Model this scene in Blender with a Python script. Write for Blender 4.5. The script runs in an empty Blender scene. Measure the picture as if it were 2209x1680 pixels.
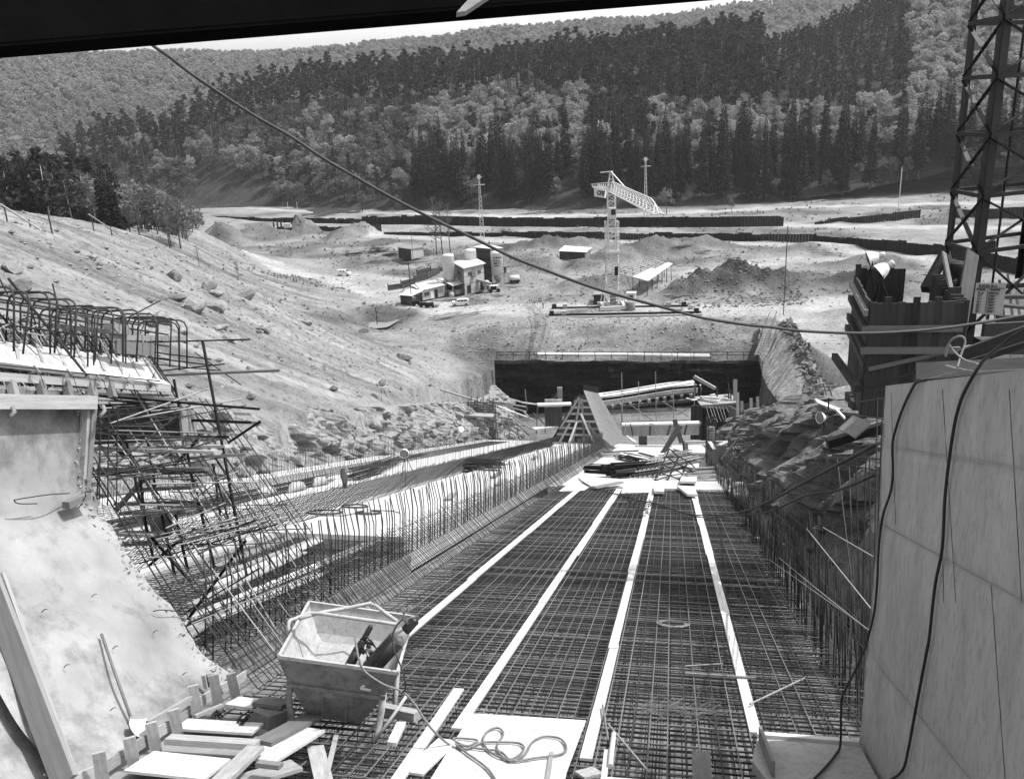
import bpy, bmesh, math, random
import numpy as np
from mathutils import Vector, Matrix

random.seed(7)
RNG = np.random.default_rng(11)
scene = bpy.context.scene
COL = scene.collection

# ------------------------------------------------------------------ camera
# the photographer stands on the unfinished weir shoulder; world origin = lens, +y = valley, z up (metres)
FPX, CX, CY = 1850.0, 1104.5, 840.0
PITCH, ROLL = math.radians(18), math.radians(3)
_up0 = np.array([0, math.sin(PITCH), math.cos(PITCH)])
FW = np.array([0, math.cos(PITCH), -math.sin(PITCH)])
_r0 = np.array([1.0, 0, 0])
RT = math.cos(ROLL) * _r0 - math.sin(ROLL) * _up0
UP = math.sin(ROLL) * _r0 + math.cos(ROLL) * _up0
cam_d = bpy.data.cameras.new('camera')
cam_d.sensor_width = 36.0
cam_d.lens = FPX / 2209.0 * 36.0
cam_d.clip_start = 0.1
cam_d.clip_end = 4000
cam = bpy.data.objects.new('camera', cam_d)
COL.objects.link(cam)
cam.matrix_world = Matrix(((RT[0], UP[0], -FW[0], 0), (RT[1], UP[1], -FW[1], 0), (RT[2], UP[2], -FW[2], 0), (0, 0, 0, 1)))
scene.camera = cam

# ------------------------------------------------------------------ light
SUN_DIR = Vector((0.64, 0.10, 1.0)).normalized()          # towards the sun
world = bpy.data.worlds.new('World')
scene.world = world
world.use_nodes = True
wn = world.node_tree
wn.nodes.clear()
w_out = wn.nodes.new('ShaderNodeOutputWorld')
w_bg = wn.nodes.new('ShaderNodeBackground')
w_sky = wn.nodes.new('ShaderNodeTexSky')
w_sky.sky_type = 'NISHITA'
w_sky.sun_disc = False
w_sky.sun_elevation = math.asin(SUN_DIR.z)
w_sky.sun_rotation = math.atan2(SUN_DIR.x, SUN_DIR.y)
w_sky.dust_density = 6.0
w_bw = wn.nodes.new('ShaderNodeSeparateColor')            # blue-sensitive black-and-white plate
wn.links.new(w_sky.outputs[0], w_bw.inputs[0])
# thin white haze towards the horizon, the same all round
w_tc = wn.nodes.new('ShaderNodeTexCoord'); w_sx = wn.nodes.new('ShaderNodeSeparateXYZ'); w_mr = wn.nodes.new('ShaderNodeMapRange'); w_mu = wn.nodes.new('ShaderNodeMath')
w_mr.inputs[1].default_value = 0.0; w_mr.inputs[2].default_value = 0.35; w_mr.inputs[3].default_value = 3.0; w_mr.inputs[4].default_value = 1.0; w_mr.interpolation_type = 'SMOOTHSTEP'
w_mu.operation = 'MULTIPLY'
wn.links.new(w_tc.outputs['Generated'], w_sx.inputs[0]); wn.links.new(w_sx.outputs['Z'], w_mr.inputs[0]); wn.links.new(w_mr.outputs[0], w_mu.inputs[0])
wn.links.new(w_bw.outputs['Blue'], w_mu.inputs[1]); wn.links.new(w_mu.outputs[0], w_bg.inputs['Color'])
w_bg.inputs['Strength'].default_value = 0.12
wn.links.new(w_bg.outputs[0], w_out.inputs['Surface'])
sun_d = bpy.data.lights.new('sun', 'SUN')
sun_d.energy = 2.9
sun_d.angle = math.radians(0.5)
sun_d.color = (1.0, 1.0, 1.0)
sun = bpy.data.objects.new('sun', sun_d)
COL.objects.link(sun)
sun.rotation_euler = (-SUN_DIR).to_track_quat('-Z', 'Y').to_euler()
sun.location = (60, 20, 90)
scene.view_settings.view_transform = 'Standard'
scene.view_settings.look = 'None'
scene.view_settings.exposure = 0.8
scene.view_settings.gamma = 1.0
scene.view_settings.use_curve_mapping = False
scene.render.engine = 'CYCLES'
scene.cycles.use_denoising = True
scene.cycles.denoiser = 'OPENIMAGEDENOISE'
scene.cycles.denoising_input_passes = 'RGB_ALBEDO_NORMAL'
scene.cycles.max_bounces = 5
scene.cycles.diffuse_bounces = 2
scene.cycles.glossy_bounces = 2
scene.cycles.volume_bounces = 0
scene.cycles.transparent_max_bounces = 6
scene.cycles.use_adaptive_sampling = True
scene.cycles.adaptive_threshold = 0.02

# ------------------------------------------------------------------ geometry of the place
def ray(u, v): return FW + (u - CX) / FPX * RT + (CY - v) / FPX * UP
def P(u, v, d): return ray(u, v) * d
def G(u, v, z):
    q = ray(u, v); return q * (z / q[2])
# the spillway chute falls away from the lens: s along it, t across it (right +), n square to its floor
CD = ray(1450, 885); CD = CD / np.linalg.norm(CD)
_h = np.array([CD[0], CD[1], 0]); _h /= np.linalg.norm(_h)
CT = np.array([_h[1], -_h[0], 0])
CN = np.cross(CT, CD)
CH = 4.2
CO = -CN * CH
def C(s, t, n=0.0): return CO + CD * s + CT * t + CN * n
def FP(u, v, n=0.0):
    q = ray(u, v); return q * ((n - CH) / q.dot(CN))
def TP(u, v, t):
    q = ray(u, v); return q * (t / q.dot(CT))
def SP(u, v, s):
    q = ray(u, v); return q * (s / q.dot(CD))
def stn(X):
    X = np.asarray(X) - CO; return X.dot(CD), X.dot(CT), X.dot(CN)

def _hash(ix, iy, seed):
    h = (ix * 374761393 + iy * 668265263 + seed * 1442695041) & 0x7fffffff
    h = ((h ^ (h >> 13)) * 1274126177) & 0x7fffffff
    return ((h ^ (h >> 16)) & 0xffff) / 65535.0
def vnoise(x, y, seed=0):
    x = np.asarray(x, float); y = np.asarray(y, float)
    ix = np.floor(x).astype(np.int64); iy = np.floor(y).astype(np.int64)
    fx = x - ix; fy = y - iy
    fx = fx * fx * (3 - 2 * fx); fy = fy * fy * (3 - 2 * fy)
    a = _hash(ix, iy, seed); b = _hash(ix + 1, iy, seed); c = _hash(ix, iy + 1, seed); d = _hash(ix + 1, iy + 1, seed)
    return (a * (1 - fx) + b * fx) * (1 - fy) + (c * (1 - fx) + d * fx) * fy - 0.5
def fbm(x, y, seed=0, oct=4):
    r = 0; a = 1.0
    for i in range(oct):
        r = r + a * vnoise(np.asarray(x) * 2 ** i, np.asarray(y) * 2 ** i, seed + i * 17); a *= 0.5
    return r

# ------------------------------------------------------------------ materials (all neutral: the photograph is black-and-white)
MATS = {}
def mat(name, val=0.4, var=0.25, scale=3.0, rough=0.85, bump=0.0, bscale=20.0, spec=0.25, rnd=0.0, speck=0.0, sscale=40.0,
        stretch=None, coord='Object', attr=None, metal=0.0, trans=0.0, rot=None):
    m = bpy.data.materials.new(name); m.use_nodes = True
    nt = m.node_tree; nt.nodes.clear(); N = nt.nodes.new; L = nt.links.new
    out = N('ShaderNodeOutputMaterial'); b = N('ShaderNodeBsdfPrincipled')
    L(b.outputs[0], out.inputs[0])
    b.inputs['Roughness'].default_value = rough; b.inputs['Specular IOR Level'].default_value = spec
    b.inputs['Metallic'].default_value = metal
    tc = N('ShaderNodeTexCoord'); mp = N('ShaderNodeMapping')
    if coord == 'World':
        gp = N('ShaderNodeNewGeometry'); L(gp.outputs['Position'], mp.inputs[0])
    else:
        L(tc.outputs[coord], mp.inputs[0])
    if stretch: mp.inputs['Scale'].default_value = stretch
    if rot: mp.inputs['Rotation'].default_value = rot
    nz = N('ShaderNodeTexNoise'); nz.inputs['Scale'].default_value = scale; nz.inputs['Detail'].default_value = 9; nz.inputs['Roughness'].default_value = 0.62
    L(mp.outputs[0], nz.inputs['Vector'])
    def math_(op, a, c):
        n = N('ShaderNodeMath'); n.operation = op
        for i, q in enumerate((a, c)):
            if isinstance(q, (int, float)): n.inputs[i].default_value = q
            else: L(q, n.inputs[i])
        return n.outputs[0]
    # value = val * (1 + var * 2 * (noise - .5) * 1.8)
    f = math_('ADD', math_('MULTIPLY', math_('SUBTRACT', nz.outputs['Fac'], 0.5), 3.2 * var), 1.0)
    if rnd:
        oi = N('ShaderNodeObjectInfo')
        f = math_('MULTIPLY', f, math_('ADD', math_('MULTIPLY', math_('SUBTRACT', oi.outputs['Random'], 0.5), 2 * rnd), 1.0))
    if speck:
        n2 = N('ShaderNodeTexNoise'); n2.inputs['Scale'].default_value = sscale; n2.inputs['Detail'].default_value = 6; n2.inputs['Roughness'].default_value = 0.7
        L(mp.outputs[0], n2.inputs['Vector'])
        mr = N('ShaderNodeMapRange'); mr.inputs[1].default_value = 0.35; mr.inputs[2].default_value = 0.52
        mr.inputs[3].default_value = 1 - speck; mr.inputs[4].default_value = 1.0
        L(n2.outputs['Fac'], mr.inputs[0]); f = math_('MULTIPLY', f, mr.outputs[0])
    if attr:
        at = N('ShaderNodeAttribute'); at.attribute_name = attr
        f = math_('MULTIPLY', f, at.outputs['Fac'])
    f = math_('MULTIPLY', f, val)
    cl = N('ShaderNodeClamp'); cl.inputs[1].default_value = 0.004; cl.inputs[2].default_value = 0.92; L(f, cl.inputs[0])
    L(cl.outputs[0], b.inputs['Base Color'])
    if trans:
        tl = N('ShaderNodeBsdfTranslucent'); mx = N('ShaderNodeMixShader'); mx.inputs[0].default_value = trans
        L(cl.outputs[0], tl.inputs[0]); L(b.outputs[0], mx.inputs[1]); L(tl.outputs[0], mx.inputs[2]); L(mx.outputs[0], out.inputs[0])
    if bump:
        n3 = N('ShaderNodeTexNoise'); n3.inputs['Scale'].default_value = bscale; n3.inputs['Detail'].default_value = 7; n3.inputs['Roughness'].default_value = 0.65
        L(mp.outputs[0], n3.inputs['Vector'])
        bp = N('ShaderNodeBump'); bp.inputs['Strength'].default_value = 1.0; bp.inputs['Distance'].default_value = bump
        L(n3.outputs['Fac'], bp.inputs['Height']); L(bp.outputs[0], b.inputs['Normal'])
    MATS[name] = m
    return m
M = MATS
mat('earth', 0.235, 0.42, 0.16, 0.95, 0.28, 2.6, 0.1, speck=0.42, sscale=1.5, coord='World', attr='alb')
mat('slope_earth', 0.42, 0.22, 0.25, 0.95, 0.0, 1.0, 0.1, speck=0.3, sscale=1.3, coord='World', attr='alb')
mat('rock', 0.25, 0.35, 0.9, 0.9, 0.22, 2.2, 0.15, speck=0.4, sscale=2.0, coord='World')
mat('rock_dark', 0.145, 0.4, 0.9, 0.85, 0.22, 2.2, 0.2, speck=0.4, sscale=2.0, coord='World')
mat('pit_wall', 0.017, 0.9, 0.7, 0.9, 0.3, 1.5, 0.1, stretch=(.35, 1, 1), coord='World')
mat('forest_floor', 0.05, 0.6, 0.12, 0.95, 0.5, 0.6, 0.05, speck=0.4, sscale=0.5, coord='World')
mat('far_floor', 0.12, 0.3, 0.05, 0.95, 0.0, 1, 0.05, coord='World')
mat('combed', 0.2, 0.5, 1.0, 0.95, 0.15, 2.0, 0.1, speck=0.5, sscale=2.5, stretch=(1, 1, .35), coord='World')
mat('concrete_white', 0.46, 0.2, 1.2, 0.9, 0.01, 25, 0.2, speck=0.12, sscale=9, coord='World')
mat('concrete_slab', 0.27, 0.5, 0.8, 0.9, 0.004, 30, 0.2, speck=0.5, sscale=0.95, coord='World')  # dark blotches in this colour stand in for dappled shade on the pier
mat('concrete_wall', 0.38, 0.24, 1.5, 0.85, 0.012, 40, 0.2, stretch=(1.6, 1.6, 0.6), speck=0.22, sscale=9, coord='World')
mat('blinding', 0.2, 0.4, 1.2, 0.9, 0.01, 30, 0.2, speck=0.4, sscale=4, coord='World')
mat('concrete_grey', 0.34, 0.16, 1.2, 0.9, 0.01, 30, 0.2, speck=0.25, sscale=10, coord='World')
mat('concrete_rough', 0.33, 0.25, 6, 0.95, 0.03, 30, 0.1, coord='World')
mat('plank_white', 0.54, 0.28, 5, 0.8, 0.003, 40, 0.2, rnd=0.12, speck=0.35, sscale=11)
mat('wood_pale', 0.32, 0.38, 5, 0.85, 0.003, 60, 0.2, rnd=0.22)
mat('wood_mid', 0.19, 0.28, 5, 0.85, 0.003, 60, 0.2, rnd=0.28)
mat('wood_dark', 0.05, 0.45, 5, 0.85, 0.004, 50, 0.2, rnd=0.4)
mat('wood_black', 0.007, 0.4, 3, 0.9, 0.002, 40, 0.0)
mat('rebar', 0.035, 0.35, 8, 0.75, 0.0, 1, 0.3, rnd=0.25)
mat('rebar_mid', 0.12, 0.35, 10, 0.75, 0.0, 1, 0.3, rnd=0.3)
mat('rebar_pale', 0.24, 0.35, 14, 0.85, 0.0, 1, 0.2, rnd=0.3)
mat('steel_black', 0.007, 0.3, 4, 0.6, 0.0, 1, 0.3, rnd=0.2)
mat('steel_grey', 0.2, 0.3, 5, 0.7, 0.0, 1, 0.3, rnd=0.15)
mat('steel_white', 0.55, 0.12, 2, 0.6, 0.0, 1, 0.3)
mat('sheet_pile', 0.011, 0.4, 1.5, 0.85, 0.0, 1, 0.2, rnd=0.45)
mat('skip_paint', 0.16, 0.4, 3, 0.8, 0.004, 30, 0.25, speck=0.4, sscale=8)
mat('skip_inside', 0.38, 0.22, 5, 0.9, 0.004, 30, 0.15, speck=0.25, sscale=14)
mat('mortar', 0.34, 0.25, 14, 0.95, 0.02, 40, 0.1)
mat('bottle_black', 0.02, 0.3, 6, 0.45, 0.0, 1, 0.4)
mat('bottle_grey', 0.3, 0.3, 10, 0.7, 0.0, 1, 0.3)
mat('rubber', 0.022, 0.3, 8, 0.6, 0.0, 1, 0.3)
mat('hose', 0.16, 0.3, 12, 0.6, 0.0, 1, 0.3)
mat('cable_grey', 0.06, 0.3, 12, 0.7, 0.0, 1, 0.3)
mat('rope', 0.2, 0.25, 30, 0.85, 0.0, 1, 0.2)
mat('roof_white', 0.55, 0.10, 1.0, 0.8, 0.0, 1, 0.2, coord='World')
mat('render_pale', 0.5, 0.15, 0.8, 0.9, 0.01, 6, 0.15, coord='World')
mat('glass_dark', 0.015, 0.2, 3, 0.15, 0.0, 1, 0.5)
mat('car_paint', 0.6, 0.03, 1, 0.3, 0.0, 1, 0.5)
mat('car_pale', 0.66, 0.03, 1, 0.35, 0.0, 1, 0.5)
mat('tyre', 0.02, 0.2, 5, 0.8)
mat('sign_pale', 0.16, 0.15, 3, 0.7)
mat('ink', 0.012, 0.1, 3, 0.7)
mat('pine_leaf', 0.05, 0.25, 0.4, 0.9, spec=0.03, rnd=0.3, trans=0.3)
mat('spruce_leaf', 0.013, 0.35, 0.4, 0.8, spec=0.15, rnd=0.35)
mat('broad_leaf', 0.29, 0.2, 0.5, 0.9, spec=0.03, rnd=0.2, trans=0.45)
mat('far_leaf', 0.25, 0.2, 0.5, 0.9, spec=0.03, rnd=0.15, trans=0.4)
mat('grey_twigs', 0.14, 0.25, 0.5, 0.9, spec=0.03, rnd=0.25, trans=0.3)
mat('bark', 0.10, 0.3, 0.6, 0.9, spec=0.1, rnd=0.3)
mat('bark_pale', 0.24, 0.3, 0.6, 0.9, spec=0.1, rnd=0.3)
mat('grass', 0.12, 0.4, 0.5, 0.95, spec=0.05, rnd=0.2)
mat('soil_dark', 0.15, 0.4, 0.4, 0.95, 0.3, 1.5, 0.05, speck=0.4, sscale=1.5, coord='World')
mat('pond_water', 0.16, 0.1, 0.3, 0.12, 0.0, 1, 0.5, coord='World')
mat('cloth_dark', 0.05, 0.3, 8, 0.95)
mat('skin', 0.35, 0.1, 8, 0.7)
mat('lamp_white', 0.75, 0.08, 5, 0.4, 0.0, 1, 0.4)

# ------------------------------------------------------------------ builders
def tag(o, label=None, cat=None, group=None, kind=None):
    if label: o['label'] = label
    if cat: o['category'] = cat
    if group: o['group'] = group
    if kind: o['kind'] = kind
    return o
def thing(name, label, cat, loc=(0, 0, 0), group=None, rotz=0.0):
    o = bpy.data.objects.new(name, None)
    o.empty_display_size = 0.3
    COL.objects.link(o)
    o.location = Vector([float(q) for q in loc]); o.rotation_euler = (0, 0, rotz)
    return tag(o, label, cat, group)
def link(name, me, parent=None, loc=(0, 0, 0)):
    o = bpy.data.objects.new(name, me)
    COL.objects.link(o)
    if parent is not None: o.parent = parent
    o.location = Vector([float(q) for q in loc])
    return o
def copy_tree(o, parent=None):
    c = o.copy(); COL.objects.link(c)
    if parent is not None: c.parent = parent
    for ch in list(o.children): copy_tree(ch, c)
    return c
def unit(v):
    v = np.asarray(v, float); l = np.linalg.norm(v); return v / l if l > 1e-9 else np.array([0, 0, 1.0])

class MB:
    def __init__(self): self.v = []; self.f = []; self.sm = []
    def add(self, vs, fs, smooth=False):
        b = len(self.v); self.v.extend([tuple(float(q) for q in p) for p in vs])
        for f in fs: self.f.append(tuple(i + b for i in f)); self.sm.append(smooth)
        return self
    def box(self, c, ax, ay, az):
        """box centred at c with half-axis vectors"""
        c, ax, ay, az = [np.asarray(q, float) for q in (c, ax, ay, az)]
        vs = [c + i * ax + j * ay + k * az for k in (-1, 1) for j in (-1, 1) for i in (-1, 1)]
        return self.add(vs, [(0, 2, 3, 1), (4, 5, 7, 6), (0, 1, 5, 4), (2, 6, 7, 3), (0, 4, 6, 2), (1, 3, 7, 5)])
    def abox(self, x0, y0, z0, x1, y1, z1):
        return self.box(((x0 + x1) / 2, (y0 + y1) / 2, (z0 + z1) / 2), ((x1 - x0) / 2, 0, 0), (0, (y1 - y0) / 2, 0), (0, 0, (z1 - z0) / 2))
    def beam(self, p, q, w, h, up=(0, 0, 1)):
        """timber from p to q, w wide, h high"""
        p = np.asarray(p, float); q = np.asarray(q, float); a = unit(q - p); up = np.asarray(up, float)
        s = np.cross(a, up)
        if np.linalg.norm(s) < 1e-4: s = np.cross(a, (1, 0, 0))
        s = unit(s); n = np.cross(s, a)
        return self.box((p + q) / 2, (q - p) / 2, s * w / 2, n * h / 2)
    def tube(self, pts, r, sides=5, closed=False, cap=True, smooth=True):
        pts = [np.asarray(p, float) for p in pts]; n = len(pts)
        rr = r if hasattr(r, '__len__') else [r] * n
        base = []; prev = None
        for i in range(n):
            a = pts[(i + 1) % n] - pts[i - 1] if closed else pts[min(i + 1, n - 1)] - pts[max(i - 1, 0)]
            a = unit(a)
            if prev is None:
                s = np.cross(a, (0, 0, 1))
                if np.linalg.norm(s) < 1e-3: s = np.cross(a, (1, 0, 0))
            else: s = prev - a * prev.dot(a)
            s = unit(s); prev = s; t = np.cross(a, s)
            base.append([pts[i] + rr[i] * (math.cos(2 * math.pi * k / sides) * s + math.sin(2 * math.pi * k / sides) * t) for k in range(sides)])
        vs = [p for ring in base for p in ring]; fs = []
        for i in range(n if closed else n - 1):
            j = (i + 1) % n
            for k in range(sides):
                fs.append((i * sides + k, i * sides + (k + 1) % sides, j * sides + (k + 1) % sides, j * sides + k))
        self.add(vs, fs, smooth)
        if cap and not closed:
            b = len(self.v) - len(vs)
            self.f.append(tuple(b + k for k in reversed(range(sides)))); self.sm.append(False)
            self.f.append(tuple(b + (n - 1) * sides + k for k in range(sides))); self.sm.append(False)
        return self
    def bar(self, p, q, r, sides=4): return self.tube([p, q], r, sides, smooth=False)
    def grid(self, pts, smooth=True):
        """pts: 2-D list of points"""
        m, n = len(pts), len(pts[0]); vs = [p for row in pts for p in row]
        return self.add(vs, [(i * n + j, i * n + j + 1, (i + 1) * n + j + 1, (i + 1) * n + j) for i in range(m - 1) for j in range(n - 1)], smooth)
    def prism(self, poly, vec):
        """closed polygon extruded along vec"""
        poly = [np.asarray(p, float) for p in poly]; n = len(poly); vec = np.asarray(vec, float)
        vs = poly + [p + vec for p in poly]
        return self.add(vs, [tuple(range(n)), tuple(reversed(range(n, 2 * n)))] + [(i, i + n, (i + 1) % n + n, (i + 1) % n) for i in range(n)])
    def lathe(self, c, prof, seg=14, axis=(0, 0, 1), smooth=True):
        """profile of (radius, height) pairs turned about axis through c"""
        a = unit(axis); s = np.cross(a, (0, 1, 0))
        if np.linalg.norm(s) < 1e-3: s = np.cross(a, (1, 0, 0))
        s = unit(s); t = np.cross(a, s); c = np.asarray(c, float); vs = []
        for r, h in prof:
            for k in range(seg):
                g = 2 * math.pi * k / seg; vs.append(c + a * h + r * (math.cos(g) * s + math.sin(g) * t))
        fs = [(i * seg + k, i * seg + (k + 1) % seg, (i + 1) * seg + (k + 1) % seg, (i + 1) * seg + k) for i in range(len(prof) - 1) for k in range(seg)]
        self.add(vs, fs, smooth)
        b = len(self.v) - len(vs)
        if prof[0][0] > 1e-4: self.f.append(tuple(b + k for k in reversed(range(seg)))); self.sm.append(False)
        if prof[-1][0] > 1e-4: self.f.append(tuple(b + (len(prof) - 1) * seg + k for k in range(seg))); self.sm.append(False)
        return self
    def mesh(self, name, m, origin=(0, 0, 0)):
        me = bpy.data.meshes.new(name); o = np.asarray(origin, float)
        v = np.array(self.v, float).reshape(-1, 3) - o
        me.from_pydata(v.tolist(), [], self.f)
        if any(self.sm): me.polygons.foreach_set('use_smooth', self.sm)
        me.materials.append(M[m] if isinstance(m, str) else m)
        me.update(); return me
    def build(self, name, m, parent=None, label=None, cat=None, group=None, kind=None, origin=None):
        """link as one object; coordinates given in world space"""
        if parent is not None:
            pw = parent; o = np.zeros(3)
            while pw is not None: o += np.array(pw.location); pw = pw.parent
            ob = link(name, self.mesh(name, m, o), parent)
        else:
            o = np.asarray(origin, float) if origin is not None else np.array(self.v[0] if self.v else (0, 0, 0), float)
            ob = link(name, self.mesh(name, m, o), None, o)
        return tag(ob, label, cat, group, kind)

def inst(name, me, parent, loc, xa=None, za=None, scale=None):
    """another object on shared mesh data; xa/za = directions of its local x and z axes"""
    o = bpy.data.objects.new(name, me); COL.objects.link(o)
    if parent is not None: o.parent = parent
    if xa is not None:
        x = Vector(unit(xa)); z = Vector(unit(za)) if za is not None else Vector((0, 0, 1))
        y = z.cross(x)
        if y.length < 1e-4: y = Vector((0, 1, 0)).cross(x)
        y.normalize(); z = x.cross(y)
        R = Matrix((x, y, z)).transposed().to_4x4()
        S = Matrix.Diagonal((*(scale or (1, 1, 1)), 1))
        o.matrix_basis = Matrix.Translation(Vector([float(q) for q in loc])) @ R @ S
    else:
        o.location = Vector([float(q) for q in loc])
        if scale: o.scale = scale
    return o
def unit_box(name, m):
    return MB().box((0, 0, 0), (0.5, 0, 0), (0, 0.5, 0), (0, 0, 0.5)).mesh(name, m)
def unit_bar(name, m, sides=5):
    return MB().tube([(-0.5, 0, 0), (0.5, 0, 0)], 1.0, sides).mesh(name, m)
BOXM = {k: unit_box('board_' + k, k) for k in ('plank_white', 'wood_pale', 'wood_mid', 'wood_dark', 'steel_white', 'steel_black', 'steel_grey')}
BARM = {k: unit_bar('bar_' + k, k) for k in ('rebar', 'rebar_mid', 'rebar_pale', 'steel_black', 'steel_grey', 'steel_white', 'wood_dark', 'wood_pale', 'wood_mid')}
def board(name, p, q, w, h, m='wood_pale', parent=None, up=(0, 0, 1), label=None, cat=None, group=None):
    """a single plank as an object of its own (shared unit mesh)"""
    p = np.asarray(p, float); q = np.asarray(q, float); L_ = np.linalg.norm(q - p)
    o = np.zeros(3); pw = parent
    while pw is not None: o += np.array(pw.location); pw = pw.parent
    up = np.asarray(up, float)
    ob = inst(name, BOXM[m], parent, (p + q) / 2 - o, q - p, up, (L_, w, h))
    return tag(ob, label, cat, group)
def rod(name, p, q, r, m='rebar', parent=None, label=None, cat=None, group=None):
    p = np.asarray(p, float); q = np.asarray(q, float); L_ = np.linalg.norm(q - p)
    o = np.zeros(3); pw = parent
    while pw is not None: o += np.array(pw.location); pw = pw.parent
    up = (0, 0, 1) if abs(unit(q - p)[2]) < 0.9 else (0, 1, 0)
    ob = inst(name, BARM[m], parent, (p + q) / 2 - o, q - p, up, (L_, r, r))
    return tag(ob, label, cat, group)
# ================================================================== TERRAIN
_a = P(560, 880, 62); _b = G(860, 745, -40); _k = P(60, 468, 95)
HN = np.cross(_b - _a, _k - _a); HN /= np.linalg.norm(HN); HN *= np.sign(HN[2])
def hillpt(u, v):
    q = ray(u, v); return q * (_a.dot(HN) / q.dot(HN))
ctrl = []
for u, v in [(0, 540), (0, 620), (0, 720), (110, 520), (200, 600), (150, 700), (340, 740), (340, 620), (480, 890), (560, 880), (700, 868),
             (800, 862), (640, 800), (480, 760), (560, 700), (700, 760), (420, 680), (250, 560), (885, 800), (760, 740)]:
    ctrl.append(hillpt(u, v))
for u, v, d in [(0, 462, 88), (60, 468, 96), (110, 476, 102), (200, 492, 118), (300, 508, 140), (380, 500, 178), (430, 490, 220), (480, 520, 235),
                (450, 560, 190), (520, 560, 225), (520, 640, 165), (600, 640, 175), (660, 680, 165), (960, 855, 118), (1050, 850, 138), (1000, 800, 142), (940, 765, 152),
                (1700, 872, 72), (1630, 903, 88), (1800, 850, 52), (1860, 870, 38), (1900, 900, 30), (1900, 1000, 24), (1810, 825, 84), (1770, 840, 96), (1790, 775, 118), (1745, 835, 122), (1725, 770, 138)]:
    ctrl.append(P(u, v, d))
for u, v, z in [(598, 592, -39), (708, 620, -39.4), (793, 660, -39.6), (853, 678, -39.7), (640, 560, -39), (560, 540, -38.5), (700, 600, -39.5), (900, 660, -40), (1100, 650, -40), (1300, 690, -40),
                (1640, 692, -40), (1500, 600, -40), (1750, 640, -40), (1900, 600, -40), (1200, 560, -40), (700, 530, -40), (1000, 520, -40), (1400, 500, -40), (1700, 500, -40),
                (2000, 520, -40), (2150, 600, -40), (1100, 468, -40), (1700, 448, -40), (2150, 445, -40), (450, 456, -38), (1690, 695, -40), (1800, 700, -40), (1950, 700, -39.5), (870, 740, -41), (960, 700, -40.3), (1040, 696, -40), (600, 470, -40), (800, 470, -40)]:
    ctrl.append(G(u, v, z))
for p in [(-90, 110, -9), (-110, 160, -17), (-130, 220, -25), (-150, 300, -33), (-100, 250, -33), (-84, 195, -25), (-240, 340, -38), (-250, 200, -20), (-200, 100, -8), (-35, 32, -7), (-28, 16, -6),
          (-60, 30, -3), (-150, 30, 0), (26, 20, -4), (40, 45, -10), (60, 85, -26), (64, 120, -38), (120, 120, -38), (200, 200, -39), (260, 340, -40), (200, 60, -25), (260, 120, -36), (0, 360, -40), (150, 360, -40), (-120, 360, -38), (60, 0, 0), (260, 0, -10)]:
    ctrl.append(np.array(p, float))
ctrl = np.array(ctrl)
def _tps(r2): return 0.5 * r2 * np.log(r2 + 1e-6)
_n = len(ctrl); _X = ctrl[:, :2] / 50.0
_K = _tps(((_X[:, None] - _X[None]) ** 2).sum(-1)) + np.eye(_n) * 0.02
_Pm = np.hstack([np.ones((_n, 1)), _X])
_A = np.block([[_K, _Pm], [_Pm.T, np.zeros((3, 3))]])
_w = np.linalg.solve(_A, np.concatenate([ctrl[:, 2], np.zeros(3)]))
def base_h(x, y):
    """ground before the pit was dug"""
    x = np.asarray(x, float); y = np.asarray(y, float); sh = x.shape
    q = np.stack([x.ravel(), y.ravel()], -1) / 50.0
    out = np.empty(len(q))
    for i in range(0, len(q), 20000):
        b = q[i:i + 20000]
        out[i:i + 20000] = _tps(((b[:, None] - _X[None]) ** 2).sum(-1)) @ _w[:_n] + _w[_n] + b @ _w[_n + 1:]
    return out.reshape(sh)
MOUNDS = []   # spoil heaps: (x, y, radius x, radius y, height, rough, albedo)
def mound(u, v, rx, ry, h, alb=1.0, z=-40):
    h = h * 1.6 if h > 0 else h; p = G(u, v, z); MOUNDS.append((p[0], p[1], rx, ry, h, alb))
mound(655, 503, 7, 7, 3.6, 1.15); mound(775, 505, 8, 6, 2.6, 1.05); mound(740, 512, 7, 5, 2.0, 1.0); mound(480, 500, 8, 8, 4.0, 1.1, -35); mound(560, 515, 10, 9, 2.5, 1.05)
mound(1260, 578, 6, 4, 1.6, 0.62); mound(1545, 628, 9, 6, 3.0, 0.42); mound(1610, 618, 8, 6, 2.8, 0.42); mound(1480, 640, 6, 5, 2.2, 0.45); mound(1690, 622, 7, 6, 2.0, 0.5)
mound(1420, 548, 14, 9, 2.4, 0.6); mound(1330, 560, 10, 9, 2.0, 0.66); mound(1500, 535, 12, 6, 1.6, 0.6); mound(1130, 535, 16, 4, 1.4, 0.6); mound(1230, 530, 14, 5, 1.5, 0.7)
mound(1760, 540, 16, 4, 1.2, 0.65); mound(1900, 570, 20, 6, 1.4, 0.65); mound(1860, 610, 10, 5, 1.8, 0.6); mound(1960, 640, 10, 6, 1.6, 0.7); mound(900, 545, 9, 5, 1.2, 0.8)
mound(1120, 600, 8, 5, 1.3, 0.9); mound(1180, 575, 8, 5, 1.4, 0.8); mound(1300, 620, 14, 5, 1.6, 0.72); mound(800, 560, 12, 6, 1.2, 0.95)
mound(816, 693, 8, 12, -1.3, .75)
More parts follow.
